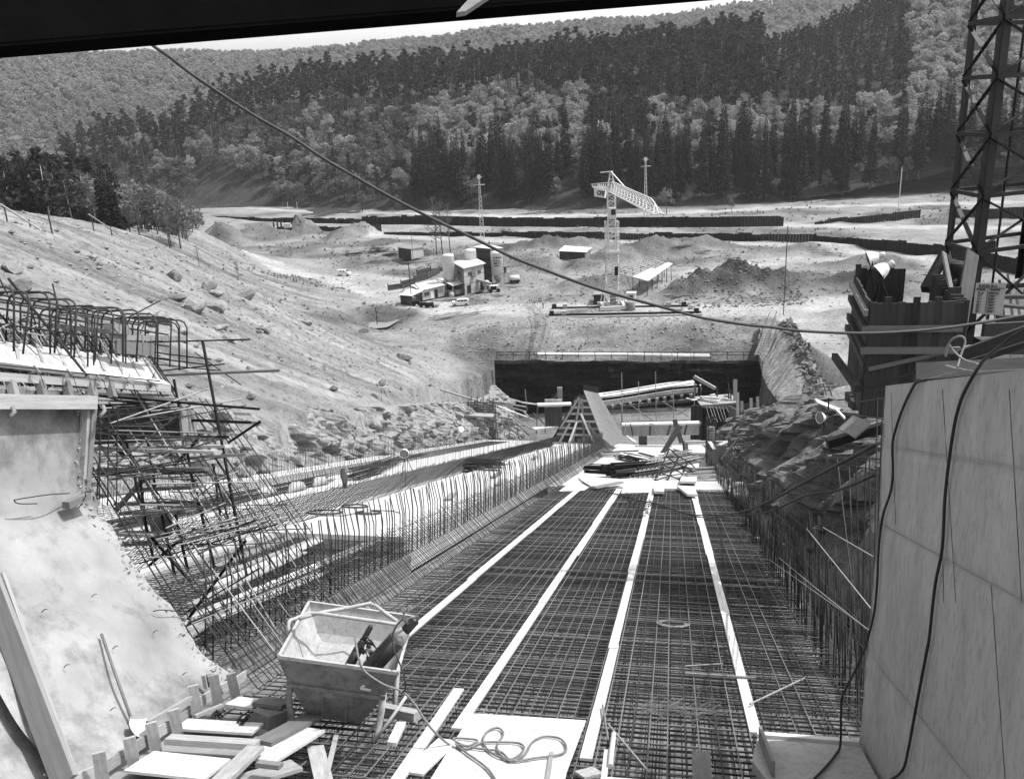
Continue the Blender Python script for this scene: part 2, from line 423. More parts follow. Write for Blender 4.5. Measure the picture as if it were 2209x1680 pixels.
# haul roads: polyline of pixels on the site level, width, albedo factor
ROADS = []
def road(pts, w, alb, z=-40): ROADS.append((np.array([G(u, v, z)[:2] for u, v in pts]), w, alb))
road([(560, 588), (680, 596), (800, 620), (870, 640), (960, 668), (1100, 668), (1250, 672), (1500, 672), (1700, 668), (1850, 650)], 7, 1.5)
road([(760, 590), (840, 600), (860, 640)], 9, 1.4)
road([(430, 452), (800, 458), (1100, 468), (1400, 462), (1700, 448), (2200, 436)], 5, 1.6)
road([(560, 480), (860, 484), (1100, 488), (1400, 488), (1700, 486), (2200, 492)], 6, 1.5)
road([(820, 508), (1100, 520), (1400, 522), (1700, 528), (1850, 545), (2050, 575)], 6, 1.45)
road([(1480, 590), (1700, 560), (1900, 560)], 6, 1.35)
road([(1700, 668), (1740, 690), (1770, 730), (1790, 790), (1800, 830)], 6, 1.35, -39)
road([(1850, 700), (1760, 690), (1700, 672)], 5, 1.3)
road([(1000, 600), (900, 600), (800, 600)], 8, 1.3)
def seg_dist(x, y, pl):
    dmin = np.full(x.shape, 1e9)
    for i in range(len(pl) - 1):
        a = pl[i]; b = pl[i + 1]; ab = b - a; L2 = ab.dot(ab)
        t = np.clip(((x - a[0]) * ab[0] + (y - a[1]) * ab[1]) / L2, 0, 1)
        dmin = np.minimum(dmin, np.hypot(x - a[0] - t * ab[0], y - a[1] - t * ab[1]))
    return dmin
def chute_z(x, y, n=0.0):
    """height of the chute plane over (x, y)"""
    return (-CH + n - CN[0] * x - CN[1] * y) / CN[2]
def chute_t(x, y): return x * CT[0] + y * CT[1]
TL_ROCK, TR_ROCK = -27.0, 8.0
def tr_edge(y):  # right lip of the cut widens down the slope
    return np.interp(y, [0, 17, 30, 60, 95, 130], [3.7, 4.1, 6.0, 8.0, 9.0, 12.0])
PIT = [(-2.6, 152.6), (46.2, 151.9), (44.0, 136.0), (40.5, 120.0), (36.0, 108.0), (20, 95), (-12, 100), (-12, 128)]
def in_poly(x, y, poly):
    c = np.zeros(x.shape, bool); n = len(poly)
    for i in range(n):
        x1, y1 = poly[i]; x2, y2 = poly[(i + 1) % n]
        with np.errstate(divide='ignore', invalid='ignore'):
            c ^= ((y1 > y) != (y2 > y)) & (x < (x2 - x1) * (y - y1) / (y2 - y1 + 1e-12) + x1)
    return c
# back face of the pit: from the crane yard lip down to the bench
LIP = [(-14, 165.5), (47.5, 158.5), (52, 158)]
def ground(x, y, detail=True):
    h = base_h(x, y); alb = np.ones(x.shape)
    site = np.clip((-34 - h) / 4.0, 0, 1) * np.clip((y - 120) / 40, 0, 1)
    for mx, my, rx, ry, hh, al in MOUNDS:
        r = np.hypot((x - mx) / rx, (y - my) / ry)
        k = np.clip(1.25 - r, 0, 1.25) / 1.25; k = np.where(r < 1.25, k * k * (3 - 2 * k), 0)
        h = h + hh * k * (1 + 0.6 * fbm(x / 3.2, y / 3.2, 5) + 0.35 * np.abs(fbm(x / 1.2, y / 1.2, 6))); alb = alb * (1 + (al - 1) * np.clip(k * 3, 0, 1))
    rd = np.zeros(x.shape)
    for pl, w, al in ROADS:
        k = np.clip((w - seg_dist(x, y, pl) + 2.2 * fbm(x / 4, y / 4, 9)) / 3.0, 0, 1); k *= (h < -30)
        alb = alb * (1 - k) + al * k; rd = np.maximum(rd, k)
    if detail:
        rough = 0.75 * fbm(x / 9, y / 9, 1) + 0.42 * fbm(x / 3.0, y / 3.0, 2) + 0.3 * np.abs(fbm(x / 1.6, y / 1.6, 8))
        # scoured runnels down the scraped hillside (left)
        hill = np.clip((-x - 5) / 10, 0, 1) * np.clip((h + 39) / 3, 0, 1)
        gx, gy = HN[0], HN[1]; gl = math.hypot(gx, gy)
        across = (x * gy - y * gx) / gl; down = (x * gx + y * gy) / gl
        run = 0.55 * fbm(across / 1.3 + 0.35 * down / 6, down / 9, 21) + 0.3 * fbm(across / 0.6, down / 7, 22)
        h = h + hill * run * 1.05 + (1 - rd) * rough * (0.35 + 0.65 * (1 - hill))
        veg = np.clip(fbm(x / 14, y / 14, 31) * 2.2 + 0.1, 0, 1) * (1 - rd) * site
        alb = alb * (1 - 0.55 * veg)
        alb = alb * (1 + hill * (-0.1 + 0.6 * fbm(across / 1.1 + .05 * down, down / 16, 23) + .35 * fbm(across / 5, down / 30, 24)))
    # pit back face
    lipy = np.interp(x, [p[0] for p in LIP], [p[1] for p in LIP])
    face = np.clip((lipy - y) / (lipy - 153.0), 0, 1) * (x > -16) * (x < 50) * (y < lipy)
    k = np.clip((x + 14) / 9, 0, 1)
    h = h - k * face ** 0.9 * 3.5
    fm = (face > 0.02) * (x > -8)
    h = h + fm * (0.7 * fbm(x / 3.5, y / 1.1, 44) + 0.35 * np.abs(fbm(x / 1.1, y / 0.8, 45))) * np.clip(face * 4, 0, 1)
    alb = np.where(fm, alb * (0.86 + 0.45 * fbm(x / 4, y / 1.6, 46)), alb)
    # corridor and pit
    cz = chute_z(x, y, -1.0); t = chute_t(x, y)
    s_ = (x * CD[0] + y * CD[1] + cz * CD[2])
    cor = (t > TL_ROCK) & (t < tr_edge(y)) & (y < 128)
    h = np.where(cor, np.minimum(h, cz - 0.4), h)
    pit = in_poly(x, y, PIT)
    h = np.where(pit, np.minimum(h, -54.0), h)
    return h, alb
xs = np.concatenate([np.arange(-250, -78, 4.0), np.arange(-78, 64, 0.75), np.arange(64, 262, 3.0)])
ys = np.concatenate([np.arange(4, 180, 0.75), np.arange(180, 300, 1.1), np.arange(300, 436, 2.5)])
GX, GY = np.meshgrid(xs, ys)
GZ, GA = ground(GX, GY)
def ground_mesh(name, m):
    me = bpy.data.meshes.new(name); nx, ny = len(xs), len(ys)
    V = np.stack([GX.ravel(), GY.ravel(), GZ.ravel()], -1)
    i = np.arange(nx * ny).reshape(ny, nx)
    Q = np.stack([i[:-1, :-1], i[:-1, 1:], i[1:, 1:], i[1:, :-1]], -1).reshape(-1, 4)
    me.vertices.add(len(V)); me.vertices.foreach_set('co', V.ravel())
    me.loops.add(Q.size); me.loops.foreach_set('vertex_index', Q.ravel())
    me.polygons.add(len(Q)); me.polygons.foreach_set('loop_start', np.arange(0, Q.size, 4)); me.polygons.foreach_set('loop_total', np.full(len(Q), 4))
    me.polygons.foreach_set('use_smooth', np.ones(len(Q), bool))
    a = me.attributes.new('alb', 'FLOAT', 'POINT'); a.data.foreach_set('value', GA.ravel().astype(np.float32))
    me.materials.append(M[m]); me.update(); me.validate()
    return me
tag(link('ground', ground_mesh('ground', 'earth')), kind='structure')
def gz(x, y):
    h, _ = ground(np.array([float(x)]), np.array([float(y)])); return float(h[0])
def on_ground(u, v, lo=40, hi=420):
    """where the sight line through a pixel meets the built ground"""
    q = ray(u, v); ds = np.arange(lo, hi, 0.5); h, _ = ground(q[0] * ds, q[1] * ds, True)
    below = np.nonzero(q[2] * ds < h)[0]
    d = ds[below[0]] if len(below) else hi
    X = q * d; X[2] = gz(X[0], X[1]); return X

# ---- cut rock beside the chute: ragged strips from the invert up to the old ground
def rock_strip(name, m, s0, s1, tb, tt, nb, ds=0.45, rows=26, rough=1.0, seed=3, kind='structure', blocky=1.0):
    ss = np.arange(s0, s1, ds); pts = []
    for s in ss:
        b = C(s, tb(s), nb); sx = C(s, tt(s), 0)
        # meet the ground at the lip
        z = float(base_h(np.array([sx[0]]), np.array([sx[1]]))[0])
        top = np.array([sx[0], sx[1], z + 0.15]); lip = top + CT * (1.5 if tt(s) > 0 else -1.5); lip[2] = float(base_h(np.array([lip[0]]), np.array([lip[1]]))[0]) - 0.25
        col = []
        for j in range(rows + 3):
            f = j / rows
            if f <= 1:
                g = f ** 1.7
                p = b + (top - b) * np.array([g, g, f]); p = np.array([b[0] + (top[0] - b[0]) * g, b[1] + (top[1] - b[1]) * g, b[2] + (top[2] - b[2]) * f])
            else:
                p = top + (lip - top) * (j - rows) / 2.0
            h_ = f * (top[2] - b[2])
            k = min(1.0, 2.2 * f) * (1.0 if f <= 1 else 0.35)
            sg = 1 if tt(s) > 0 else -1
            blk = np.floor(2.2 * fbm(s / 3.2 + 0.4 * h_, h_ / 2.1 - 0.2 * s, seed, 2)) * 0.55 * blocky
            col_ = blocky > 1.1; rough_ = rough * (min(1, max(.12, (s - 19) / 9)) if col_ else 1)
            off = rough_ * ((1.9 * fbm(s / 2.6 + .25 * h_, h_ / 7.0, seed) if col_ else 1.25 * fbm(s / 4.5, h_ / 3.0, seed)) + 0.9 * blk + 0.38 * abs(fbm(s / 1.1 + h_ * .5, h_ / 1.3, seed + 5)) + .3 * fbm(s / .6, h_ / .5, seed + 7, 2) + .2 * np.floor(3.2 * fbm(s / 1.4 - .3 * h_, h_ / 1.1, seed + 8, 2)) - 2.6 * max(0, .1 - abs(float(vnoise(s / 1.7 + .12 * h_, h_ / 6, seed + 11)))))
            off2 = rough_ * 0.5 * fbm(s / 2.0, h_ / 2.0, seed + 9)
            p = p - sg * CT * off * k + np.array([0, 0, off2 * k])
            col.append(p)
        pts.append(col)
    mb = MB().grid(pts if tt(s0) > 0 else [c[::-1] for c in pts], smooth=False)
    return mb.build(name, m, kind=kind)
rock_strip('rock_cut', 'rock', 24, 142, lambda s: -24.0, lambda s: -27.6, -2.5, 0.3, 36, 1.35, 3, blocky=1.05)
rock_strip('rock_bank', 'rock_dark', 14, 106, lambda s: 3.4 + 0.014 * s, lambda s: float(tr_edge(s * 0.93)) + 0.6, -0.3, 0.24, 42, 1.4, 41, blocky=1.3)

# ---- pit behind the chute
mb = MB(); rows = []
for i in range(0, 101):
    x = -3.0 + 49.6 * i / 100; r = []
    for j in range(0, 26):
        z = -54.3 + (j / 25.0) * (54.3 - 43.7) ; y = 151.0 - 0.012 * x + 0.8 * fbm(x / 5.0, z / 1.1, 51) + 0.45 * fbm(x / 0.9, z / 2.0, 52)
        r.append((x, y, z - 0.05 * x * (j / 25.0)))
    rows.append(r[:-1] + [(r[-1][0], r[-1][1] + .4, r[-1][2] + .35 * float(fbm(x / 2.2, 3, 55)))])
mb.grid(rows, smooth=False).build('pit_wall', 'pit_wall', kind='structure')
# bank closing the pit on the right: combed, guttered earth
_T = [G(1640, 694, -40), G(1690, 697, -40), P(1712, 740, 146), P(1727, 772, 137), P(1748, 835, 121), P(1720, 880, 104)]
_B = [P(1637, 780, 152), P(1640, 790, 150), P(1645, 810, 143), P(1656, 835, 134), P(1680, 868, 119), P(1640, 905, 100)]
mb = MB(); rows = []
def lerp_list(L, f):
    k = f * (len(L) - 1); i = min(int(k), len(L) - 2); return L[i] + (L[i + 1] - L[i]) * (k - i)
for i in range(0, 241):
    f = i / 240; a = lerp_list(_B, f); b = lerp_list(_T, f); r = []
    for j in range(0, 31):
        g = j / 30; p = a + (b - a) * g
        p = p + np.array([-1, -0.4, 0.4]) * (0.8 * fbm(f * 44 + g * 2.6, g * 1.0, 61) + 0.6 * abs(fbm(f * 90 + g * 5, g * 1.2, 62))) * min(1, 6 * g) * min(1, 4 * (1 - g))
        r.append(p)
    r.append(b + np.array([2.5, 1, -0.7])); rows.append(r)
mb.grid(rows, smooth=True).build('combed_bank', 'combed', kind='structure')
# sunlit kerb of dumped stones along the lip of that bank
# ================================================================== WOODED HILLS
def ridge(x):
    return np.interp(x, [-360, -275, -258, -235, -173, -110, 0, 60, 105, 178, 240, 330, 500], [-40, -32, -10, 4, 14, 13, 11, 14, 17, 25, 50, 108, 150])
_fp = [G(u, v, -40) for u, v in [(300, 440), (430, 446), (560, 448), (900, 452), (1300, 454), (1700, 438), (2100, 430)]]
FOOTX = [q[0] for q in _fp]; FOOTY = [q[1] for q in _fp]
def hill_h(x, y):
    x = np.asarray(x, float); y = np.asarray(y, float)
    foot = np.interp(x, FOOTX, FOOTY) + 3
    sl = -40.4 + 0.46 * np.clip(y - foot, 0, None) * np.interp(x, [-250, -150, 0, 150, 300], [1.25, 1.15, 1.0, 0.92, 1.1])
    R = ridge(x)
    k = 6.0
    h = -k * np.logaddexp(-sl / k, -R / k)
    return h + 1.6 * fbm(x / 26, y / 26, 71)
hx = np.arange(-330, 520, 7.0); hy = np.concatenate([np.arange(346, 560, 5.0), np.arange(560, 700, 20.0)])
HX, HY = np.meshgrid(hx, hy); HZ = hill_h(HX, HY)
dropf = np.clip((HY - 560) / 140, 0, 1); HZ = HZ * (1 - dropf) + (-36) * dropf
MB().grid(np.stack([HX, HY, HZ], -1).tolist(), smooth=True).build('wooded_hillside', 'forest_floor', kind='structure')
def far_h(x, y):
    R = np.interp(x, [-900, -430, -345, -225, -150, -77, 0, 110, 213, 320, 700, 1000], [108, 81, 75, 70, 72, 75, 82, 86, 93, 104, 120, 120])
    sl = -42 + 0.27 * np.clip(y - 560 + 0.12 * np.abs(x + 250), 0, None)
    k = 10.0
    return -k * np.logaddexp(-sl / k, -R / k) + 5 * fbm(x / 90, y / 90, 81)
fx = np.arange(-900, 900, 24.0); fy = np.arange(548, 1180, 16.0)
FX, FY = np.meshgrid(fx, fy)
MB().grid(np.stack([FX, FY, far_h(FX, FY) - 1.0], -1).tolist()).build('far_hills', 'far_floor', kind='structure')
MB().grid([[(-2400, 330, -43), (2400, 330, -43)], [(-2400, 3000, -43), (2400, 3000, -43)]]).build('valley_floor', 'far_floor', kind='structure')
MB().grid([[(-2400, -600, -60), (2400, -600, -60)], [(-2400, 420, -60), (2400, 420, -60)]]).build('lower_ground', 'far_floor', kind='structure')

# ---- tree models
def leafcard(mb, c, size, rng, flat=0.0):
    a = rng.normal(size=3); a[2] *= (1 - flat); a = unit(a); b = unit(np.cross(a, rng.normal(size=3))); s = size * (0.6 + 0.8 * rng.random())
    mb.add([c - a * s - b * s * .55, c + a * s - b * s * .45, c + a * s * .8 + b * s * .6, c - a * s * .9 + b * s * .5], [(0, 1, 2, 3)])
def make_pine(seed, H=20.0, bare=0.55, R=3.0, n=190):
    r = np.random.default_rng(seed); mb = MB(); blobs = []
    for i in range(9):
        z = H * (bare + (1 - bare) * (0.1 + 0.86 * i / 8)); rad = R * (1 - 0.55 * (i / 8) ** 1.5) * r.uniform(.6, 1.0); g = r.uniform(0, 6.28)
        blobs.append((np.array([math.cos(g) * rad * .55, math.sin(g) * rad * .55, z]), rad * .75))
    for i in range(n):
        c, rd = blobs[r.integers(len(blobs))]; d = unit(r.normal(size=3)) * rd * r.random() ** .4; d[2] *= .5
        leafcard(mb, c + d, 0.62, r, .5)
    t = MB(); x, y = r.uniform(-.5, .5, 2)
    t.tube([(0, 0, -.5), (x * .5, y * .5, H * .5), (x, y, H * .93)], [.2, .15, .05], 5)
    for i in range(5):
        g = r.uniform(0, 6.28); z = H * (bare - .12 + .4 * r.random()); t.tube([(x * z / H, y * z / H, z), (math.cos(g) * R * .7, math.sin(g) * R * .7, z + r.uniform(.2, 1.2))], [.05, .02], 3, cap=False)
    return mb.mesh('pine_crown', 'pine_leaf'), t.mesh('pine_trunk', 'bark_pale')
def make_spruce(seed, H=27.0, R=3.4, base=0.12):
    r = np.random.default_rng(seed); mb = MB(); N = 30
    for i in range(N):
        f = i / (N - 1); z = H * (base + (1 - base) * f); L_ = R * (1 - f) ** .8 * r.uniform(.8, 1.12) + .12; nb = 8 if f < .75 else 5; g0 = r.uniform(0, 6.28)
        for k in range(nb):
            g = g0 + 6.283 * k / nb + r.uniform(-.3, .3); l = L_ * r.uniform(.65, 1.15); dr = np.array([math.cos(g), math.sin(g), 0]); sd = np.array([-dr[1], dr[0], 0])
            w = .34 * l + .12; zz = z + r.uniform(-.3, .3)
            p0 = np.array([0, 0, zz + .15 * l]); p1 = dr * l * .55 + np.array([0, 0, zz - .16 * l]); p2 = dr * l + np.array([0, 0, zz - .20 * l])
            mb.add([p0, p1 + sd * w * .5 - (0, 0, .2), p2, p1 - sd * w * .5 - (0, 0, .2)], [(0, 1, 2), (0, 2, 3)])
            mb.add([p1, p1 + sd * .2 - (0, 0, .75), p2 - (0, 0, .3)], [(0, 1, 2)])
    t = MB().tube([(0, 0, -.5), (0, 0, H * .97)], [.24, .03], 5)
    return mb.mesh('spruce_crown', 'spruce_leaf'), t.mesh('spruce_trunk', 'bark')
def make_broad(seed, H=13.0, R=4.2, n=560, m='broad_leaf', size=.37, lo=.3):
    r = np.random.default_rng(seed); mb = MB(); blobs = []
    for i in range(14):
        g = r.uniform(0, 6.28); f = r.random(); z = H * (lo + (1 - lo) * (.15 + .75 * f)); rad = R * math.sqrt(max(.08, 1 - ((f - .35) / .75) ** 2)) * r.uniform(.35, .8)
        blobs.append((np.array([math.cos(g) * rad, math.sin(g) * rad, z]), R * r.uniform(.32, .5)))
    for i in range(n):
        c, rd = blobs[r.integers(len(blobs))]; d = unit(r.normal(size=3)) * rd * r.random() ** .35; d[2] *= .8
        leafcard(mb, c + d, size, r)
    t = MB(); t.tube([(0, 0, -.5), (r.uniform(-.3, .3), 0, H * .45), (0, r.uniform(-.4, .4), H * .8)], [.2, .14, .04], 5)
    for c, rd in blobs[:9]: t.tube([(0, 0, H * r.uniform(.25, .5)), c * .6 + np.array([0, 0, H * .12]), c], [.07, .05, .02], 3, cap=False)
    return mb.mesh('broadleaf_crown', m), t.mesh('broadleaf_trunk', 'bark')
def make_bare(seed, H=11.0, R=2.6, n=60):
    r = np.random.default_rng(seed); t = MB(); t.tube([(0, 0, -.4), (.2, .1, H * .5), (.1, -.2, H)], [.14, .09, .02], 4)
    tw = MB()
    for i in range(n):
        f = r.uniform(.25, .98); g = r.uniform(0, 6.28); z = H * f; l = R * (1.1 - f) * r.uniform(.5, 1.1) + .5
        e = np.array([math.cos(g) * l, math.sin(g) * l, z + l * .8]); a = np.array([.2 * f, 0, z]); tw.tube([a, (a + e) / 2 + (0, 0, -.1 * l), e], [.045, .03, .012], 3, cap=False, smooth=False)
        for q in range(2):
            k = a + (e - a) * r.uniform(.4, .8); tw.tube([k, k + unit(r.normal(size=3) + (0, 0, .7)) * l * .45], [.02, .008], 3, cap=False, smooth=False)
    return tw.mesh('twigs', 'grey_twigs'), t.mesh('bare_trunk', 'bark')
PINES = [make_pine(100 + i, 20 + 2 * (i % 3), [.5, .6, .42, .55][i % 4], 3.0 + .3 * (i % 3)) for i in range(5)]
PINES_LOW = [make_pine(150 + i, 18, .22, 3.2, 230) for i in range(2)]
SPRUCES = [make_spruce(200 + i, 26 + 2 * (i % 3), 3.3 + .35 * (i % 2)) for i in range(4)]
BROADS = [make_broad(300 + i, 12.5 + (i % 3), 4.0 + .4 * (i % 2)) for i in range(5)]
GREYS = [make_broad(350 + i, 11.5 + (i % 2), 3.4, 230, 'grey_twigs', .42) for i in range(3)]
BARES = [make_bare(400 + i) for i in range(3)]
def plant_tree(name, model, x, y, z, sc, label, cat, group, rng):
    o = thing(name, label, cat, (x, y, z), group, rng.uniform(0, 6.28)); o.scale = (sc * rng.uniform(.9, 1.12), sc * rng.uniform(.9, 1.12), sc)
    a = bpy.data.objects.new('crown', model[0]); COL.objects.link(a); a.parent = o
    b = bpy.data.objects.new('trunk', model[1]); COL.objects.link(b); b.parent = o
    return o
def px(X):
    z = X[2] * FW[2] + X[1] * FW[1] + X[0] * FW[0]; X = np.asarray(X)
    return CX + FPX * X.dot(RT) / z, CY - FPX * X.dot(UP) / z, z
# scatter: jittered cells, kind chosen by where on the hill the tree stands
rt = np.random.default_rng(77)
cand = []
y = 346.0
while y < 560:
    sp = 5.2 if y < 470 else 6.0
    x = -340.0
    while x < 400:
        X = x + rt.uniform(-.48, .48) * sp; Y = y + rt.uniform(-.48, .48) * sp; x += sp
        Z = float(hill_h(X, Y)); u, v, d = px((X, Y, Z + 8)); 
        if u < -60 or u > 2270 or v < -160: continue
        cand.append((X, Y, Z, u, v, d))
    y += sp
def forest_kind(X, Y, Z, u, v, r):
    """pine on the ridge and spur, spruce along the foot, pale beech between, dense plantation to the right"""
    n = float(fbm(X / 30, Y / 30, 91, 2)); ug, vg, _ = px((X, Y, Z))
    if Y < np.interp(X, FOOTX, FOOTY) + 4: return None
    if vg > np.interp(ug, [0, 240, 430, 560, 2209], [300, 425, 440, 445, 440]): return None
    if 425 < ug < 585 and vg > 375 + .12 * (ug - 425) and r < .85: return None
    if ug < 900:
        if vg < np.interp(ug, [200, 300, 500, 700, 900], [420, 395, 305, 275, 262]) + 25 * n: return 'pine'
        if vg > np.interp(ug, [300, 500, 900], [392, 385, 400]): return 'grey' if r < .5 else ('broad' if r < .6 else ('pinelow' if r < .72 else None))
        return 'broad' if (n > -.12 and r < .55) else ('grey' if r < .8 else ('pinelow' if r < .9 else None))
    if ug > 1955 + 20 * n and vg < 300: return 'broad' if r < .95 else None
    if vg > np.interp(ug, [900, 1300, 1600, 1900, 2209], [385, 372, 360, 335, 320]): return 'spruce' if (r < .52) else ('grey' if r < .62 else None)
    if ug > 1640 and vg < np.interp(ug, [1640, 1750, 1850, 1960, 2000], [215, 262, 262, 240, 120]) : return 'young'
    if vg < np.interp(ug, [900, 1100, 1250, 1400, 1600, 1700], [270, 235, 235, 258, 272, 262]) + 22 * n: return 'pine'
    if abs(ug - 1330) < 70 and 250 < vg < 345 and n > -.1: return 'pinelow'
    return 'broad' if r < .86 else 'pinelow'
lists = {}
for X, Y, Z, u, v, d in cand:
    k = forest_kind(X, Y, Z, u, v, rt.random())
    if k: lists.setdefault(k, []).append((d, X, Y, Z, u, v))
INFO = {'pine': ('pine_tree', PINES, 'tall bare stemmed pine along the wooded ridge', 'pine tree', 'pines on the ridge', 300, 1.0),
        'pinelow': ('bushy_pine', PINES_LOW, 'dark bushy pine among pale broadleaf trees', 'pine tree', 'bushy pines among the broadleaf trees', 120, .85),
        'spruce': ('spruce_tree', SPRUCES, 'dark pointed spruce in the belt along the hill foot', 'spruce tree', 'spruces along the foot of the hill', 220, 1.0),
        'broad': ('broadleaf_tree', BROADS, 'pale leafing broadleaf tree on the middle hillside', 'tree', 'pale broadleaf trees on the hillside', 300, 1.0),
        'grey': ('bare_tree', GREYS, 'grey thin leafed tree low on the wooded hill', 'tree', 'thin grey trees on the lower hillside', 190, .9),
        'young': ('young_conifer', PINES_LOW, 'small conifer of the dense dark plantation', 'conifer', 'plantation conifers', 100, .62)}
src_col = {}
def scatter_stuff(name, pts, models, smin, smax, label, cat, seed=1):
    """one object: many trees instanced on points"""
    me = bpy.data.meshes.new(name); me.from_pydata([tuple(p) for p in pts], [], [])
    ob = link(name, me); tag(ob, label, cat, kind='stuff')
    c = bpy.data.collections.new(name + '_models')
    for i, (cr, tr) in enumerate(models):
        j = bmesh.new(); j.from_mesh(cr); nf = len(j.faces); j.from_mesh(tr); j.faces.ensure_lookup_table()
        for q in range(nf, len(j.faces)): j.faces[q].material_index = 1
        m2 = bpy.data.meshes.new(name + '_model'); j.to_mesh(m2); j.free(); m2.materials.append(cr.materials[0]); m2.materials.append(tr.materials[0])
        c.objects.link(bpy.data.objects.new('%s_model_%d' % (name, i), m2))
    ng = bpy.data.node_groups.new(name, 'GeometryNodeTree')
    ng.interface.new_socket('Geometry', in_out='INPUT', socket_type='NodeSocketGeometry'); ng.interface.new_socket('Geometry', in_out='OUTPUT', socket_type='NodeSocketGeometry')
    N = ng.nodes.new; L = ng.links.new
    gi = N('NodeGroupInput'); go = N('NodeGroupOutput'); mp = N('GeometryNodeMeshToPoints'); ip = N('GeometryNodeInstanceOnPoints'); ci = N('GeometryNodeCollectionInfo')
    ci.inputs['Collection'].default_value = c; ci.inputs['Separate Children'].default_value = True; ci.inputs['Reset Children'].default_value = True
    ip.inputs['Pick Instance'].default_value = True
    rv = N('FunctionNodeRandomValue'); rv.data_type = 'FLOAT'; rv.inputs[2].default_value = smin; rv.inputs[3].default_value = smax; rv.inputs['Seed'].default_value = seed
    rr = N('FunctionNodeRandomValue'); rr.data_type = 'FLOAT_VECTOR'; rr.inputs[0].default_value = (0, 0, 0); rr.inputs[1].default_value = (0, 0, 6.28); rr.inputs['Seed'].default_value = seed + 1
    ri = N('FunctionNodeRandomValue'); ri.data_type = 'INT'; ri.inputs[4].default_value = 0; ri.inputs[5].default_value = len(models) - 1; ri.inputs['Seed'].default_value = seed + 2
    L(gi.outputs[0], mp.inputs['Mesh']); L(mp.outputs[0], ip.inputs['Points']); L(ci.outputs[0], ip.inputs['Instance'])
    L(ri.outputs[2], ip.inputs['Instance Index']); L(rv.outputs[1], ip.inputs['Scale']); L(rr.outputs[0], ip.inputs['Rotation']); L(ip.outputs[0], go.inputs[0])
    md = ob.modifiers.new('trees', 'NODES'); md.node_group = ng
    return ob
for k, L_ in lists.items():
    nm, models, lab, cat, grp, lim, sc = INFO[k]
    L_.sort(key=lambda q: q[0] if q[0] > 0 else 9e9)
    for d, X, Y, Z, u, v in L_[:lim]:
        where = 'near the left end of the hill' if u < 560 else 'above the batching plant' if u < 1200 else 'behind the white site crane' if u < 1560 else 'toward the black crane tower'
        plant_tree(nm, models[rt.integers(len(models))], X, Y, Z, sc * rt.uniform(.78, 1.18), lab + ', ' + where, cat, grp, rt)
    if len(L_) > lim:
        scatter_stuff({'pine': 'pine_woods', 'pinelow': 'bushy_woods', 'spruce': 'spruce_woods', 'broad': 'beech_woods', 'grey': 'thin_woods', 'young': 'plantation_woods'}[k],
                      [q[1:4] for q in L_[lim:]], models, sc * .8, sc * 1.15, {'pine': 'rest of the dark pine wood higher on the ridge', 'pinelow': 'further bushy pines high on the hillside', 'spruce': 'further spruces in the belt at the hill foot', 'broad': 'rest of the pale broadleaf wood high on the hillside', 'grey': 'further thin grey trees on the hillside', 'young': 'dense dark conifer plantation on the right hillside'}[k], 'woods', 5)
# far hazy hills: one mass of beech woods
fp = []; fl = []
FARS = [make_broad(380 + i, 11, 3.8, 150, 'far_leaf', .7) for i in range(2)]
FARB = [make_broad(390 + i, 11, 3.8, 150, 'broad_leaf', .7) for i in range(2)]
for i in range(15000):
    X = rt.uniform(-620, 560); Y = rt.uniform(590, 1010); Z = float(far_h(X, Y)); u, v, d = px((X, Y, Z + 6))
    if -40 < u < 2250 and v < 380: (fl if Z < 26 + 14 * float(fbm(X / 60, Y / 60, 95, 2)) else fp).append((X, Y, Z - 1))
scatter_stuff('far_beech_woods', fp, FARB, .6, .95, 'hazy leafing woods covering the far hills', 'woods', 9)
scatter_stuff('far_dark_woods', fl, FARS, .6, .95, 'darker hazy woods low on the far hills', 'woods', 13)
# dark pines and thin trees behind the crest on the left
LN = [('pine_tree', PINES_LOW + SPRUCES[:2], 'dark dense conifer of the near copse behind the scraped crest', 'conifer', 'near copse behind the crest')]
for i in range(64):
    u = rt.uniform(-20, 268); d = rt.uniform(150, 235); X, Y = P(u, 470, d)[:2]; Z = gz(X, Y) - .3
    top = np.interp(u, [0, 60, 120, 180, 270], [335, 315, 312, 318, 352]) + rt.uniform(0, 40)
    Ht = P(u, top, d)[2] - Z
    if Ht < 3: continue
    k = rt.integers(4); mdl = LN[0][1][k]; H0 = 18 if k < 2 else 26
    plant_tree('copse_conifer', mdl, X, Y, Z, min(max(Ht / H0, .3), 1.1), LN[0][2], LN[0][3], LN[0][4], rt)
for i in range(110):
    u = rt.uniform(190, 425); d = rt.uniform(160, 260); X, Y = P(u, 480, d)[:2]; Z = gz(X, Y) - .3
    top = np.interp(u, [200, 260, 330, 425], [352, 365, 385, 425]) + rt.uniform(-5, 40); Ht = P(u, top, d)[2] - Z
    if Ht < 2.5: continue
    if rt.random() < (.3 if u < 330 else .6): plant_tree('bare_tree', BARES[rt.integers(3)], X, Y, Z, min(max(Ht / 11, .3), 1.5), 'slender leafless tree at the end of the near copse', 'tree', 'leafless trees by the near copse', rt)
    else: plant_tree('bare_tree', GREYS[rt.integers(3)], X, Y, Z, min(max(Ht / 12.5, .3), 1.2), 'thin grey leafed tree at the end of the near copse', 'tree', 'grey trees by the near copse', rt)
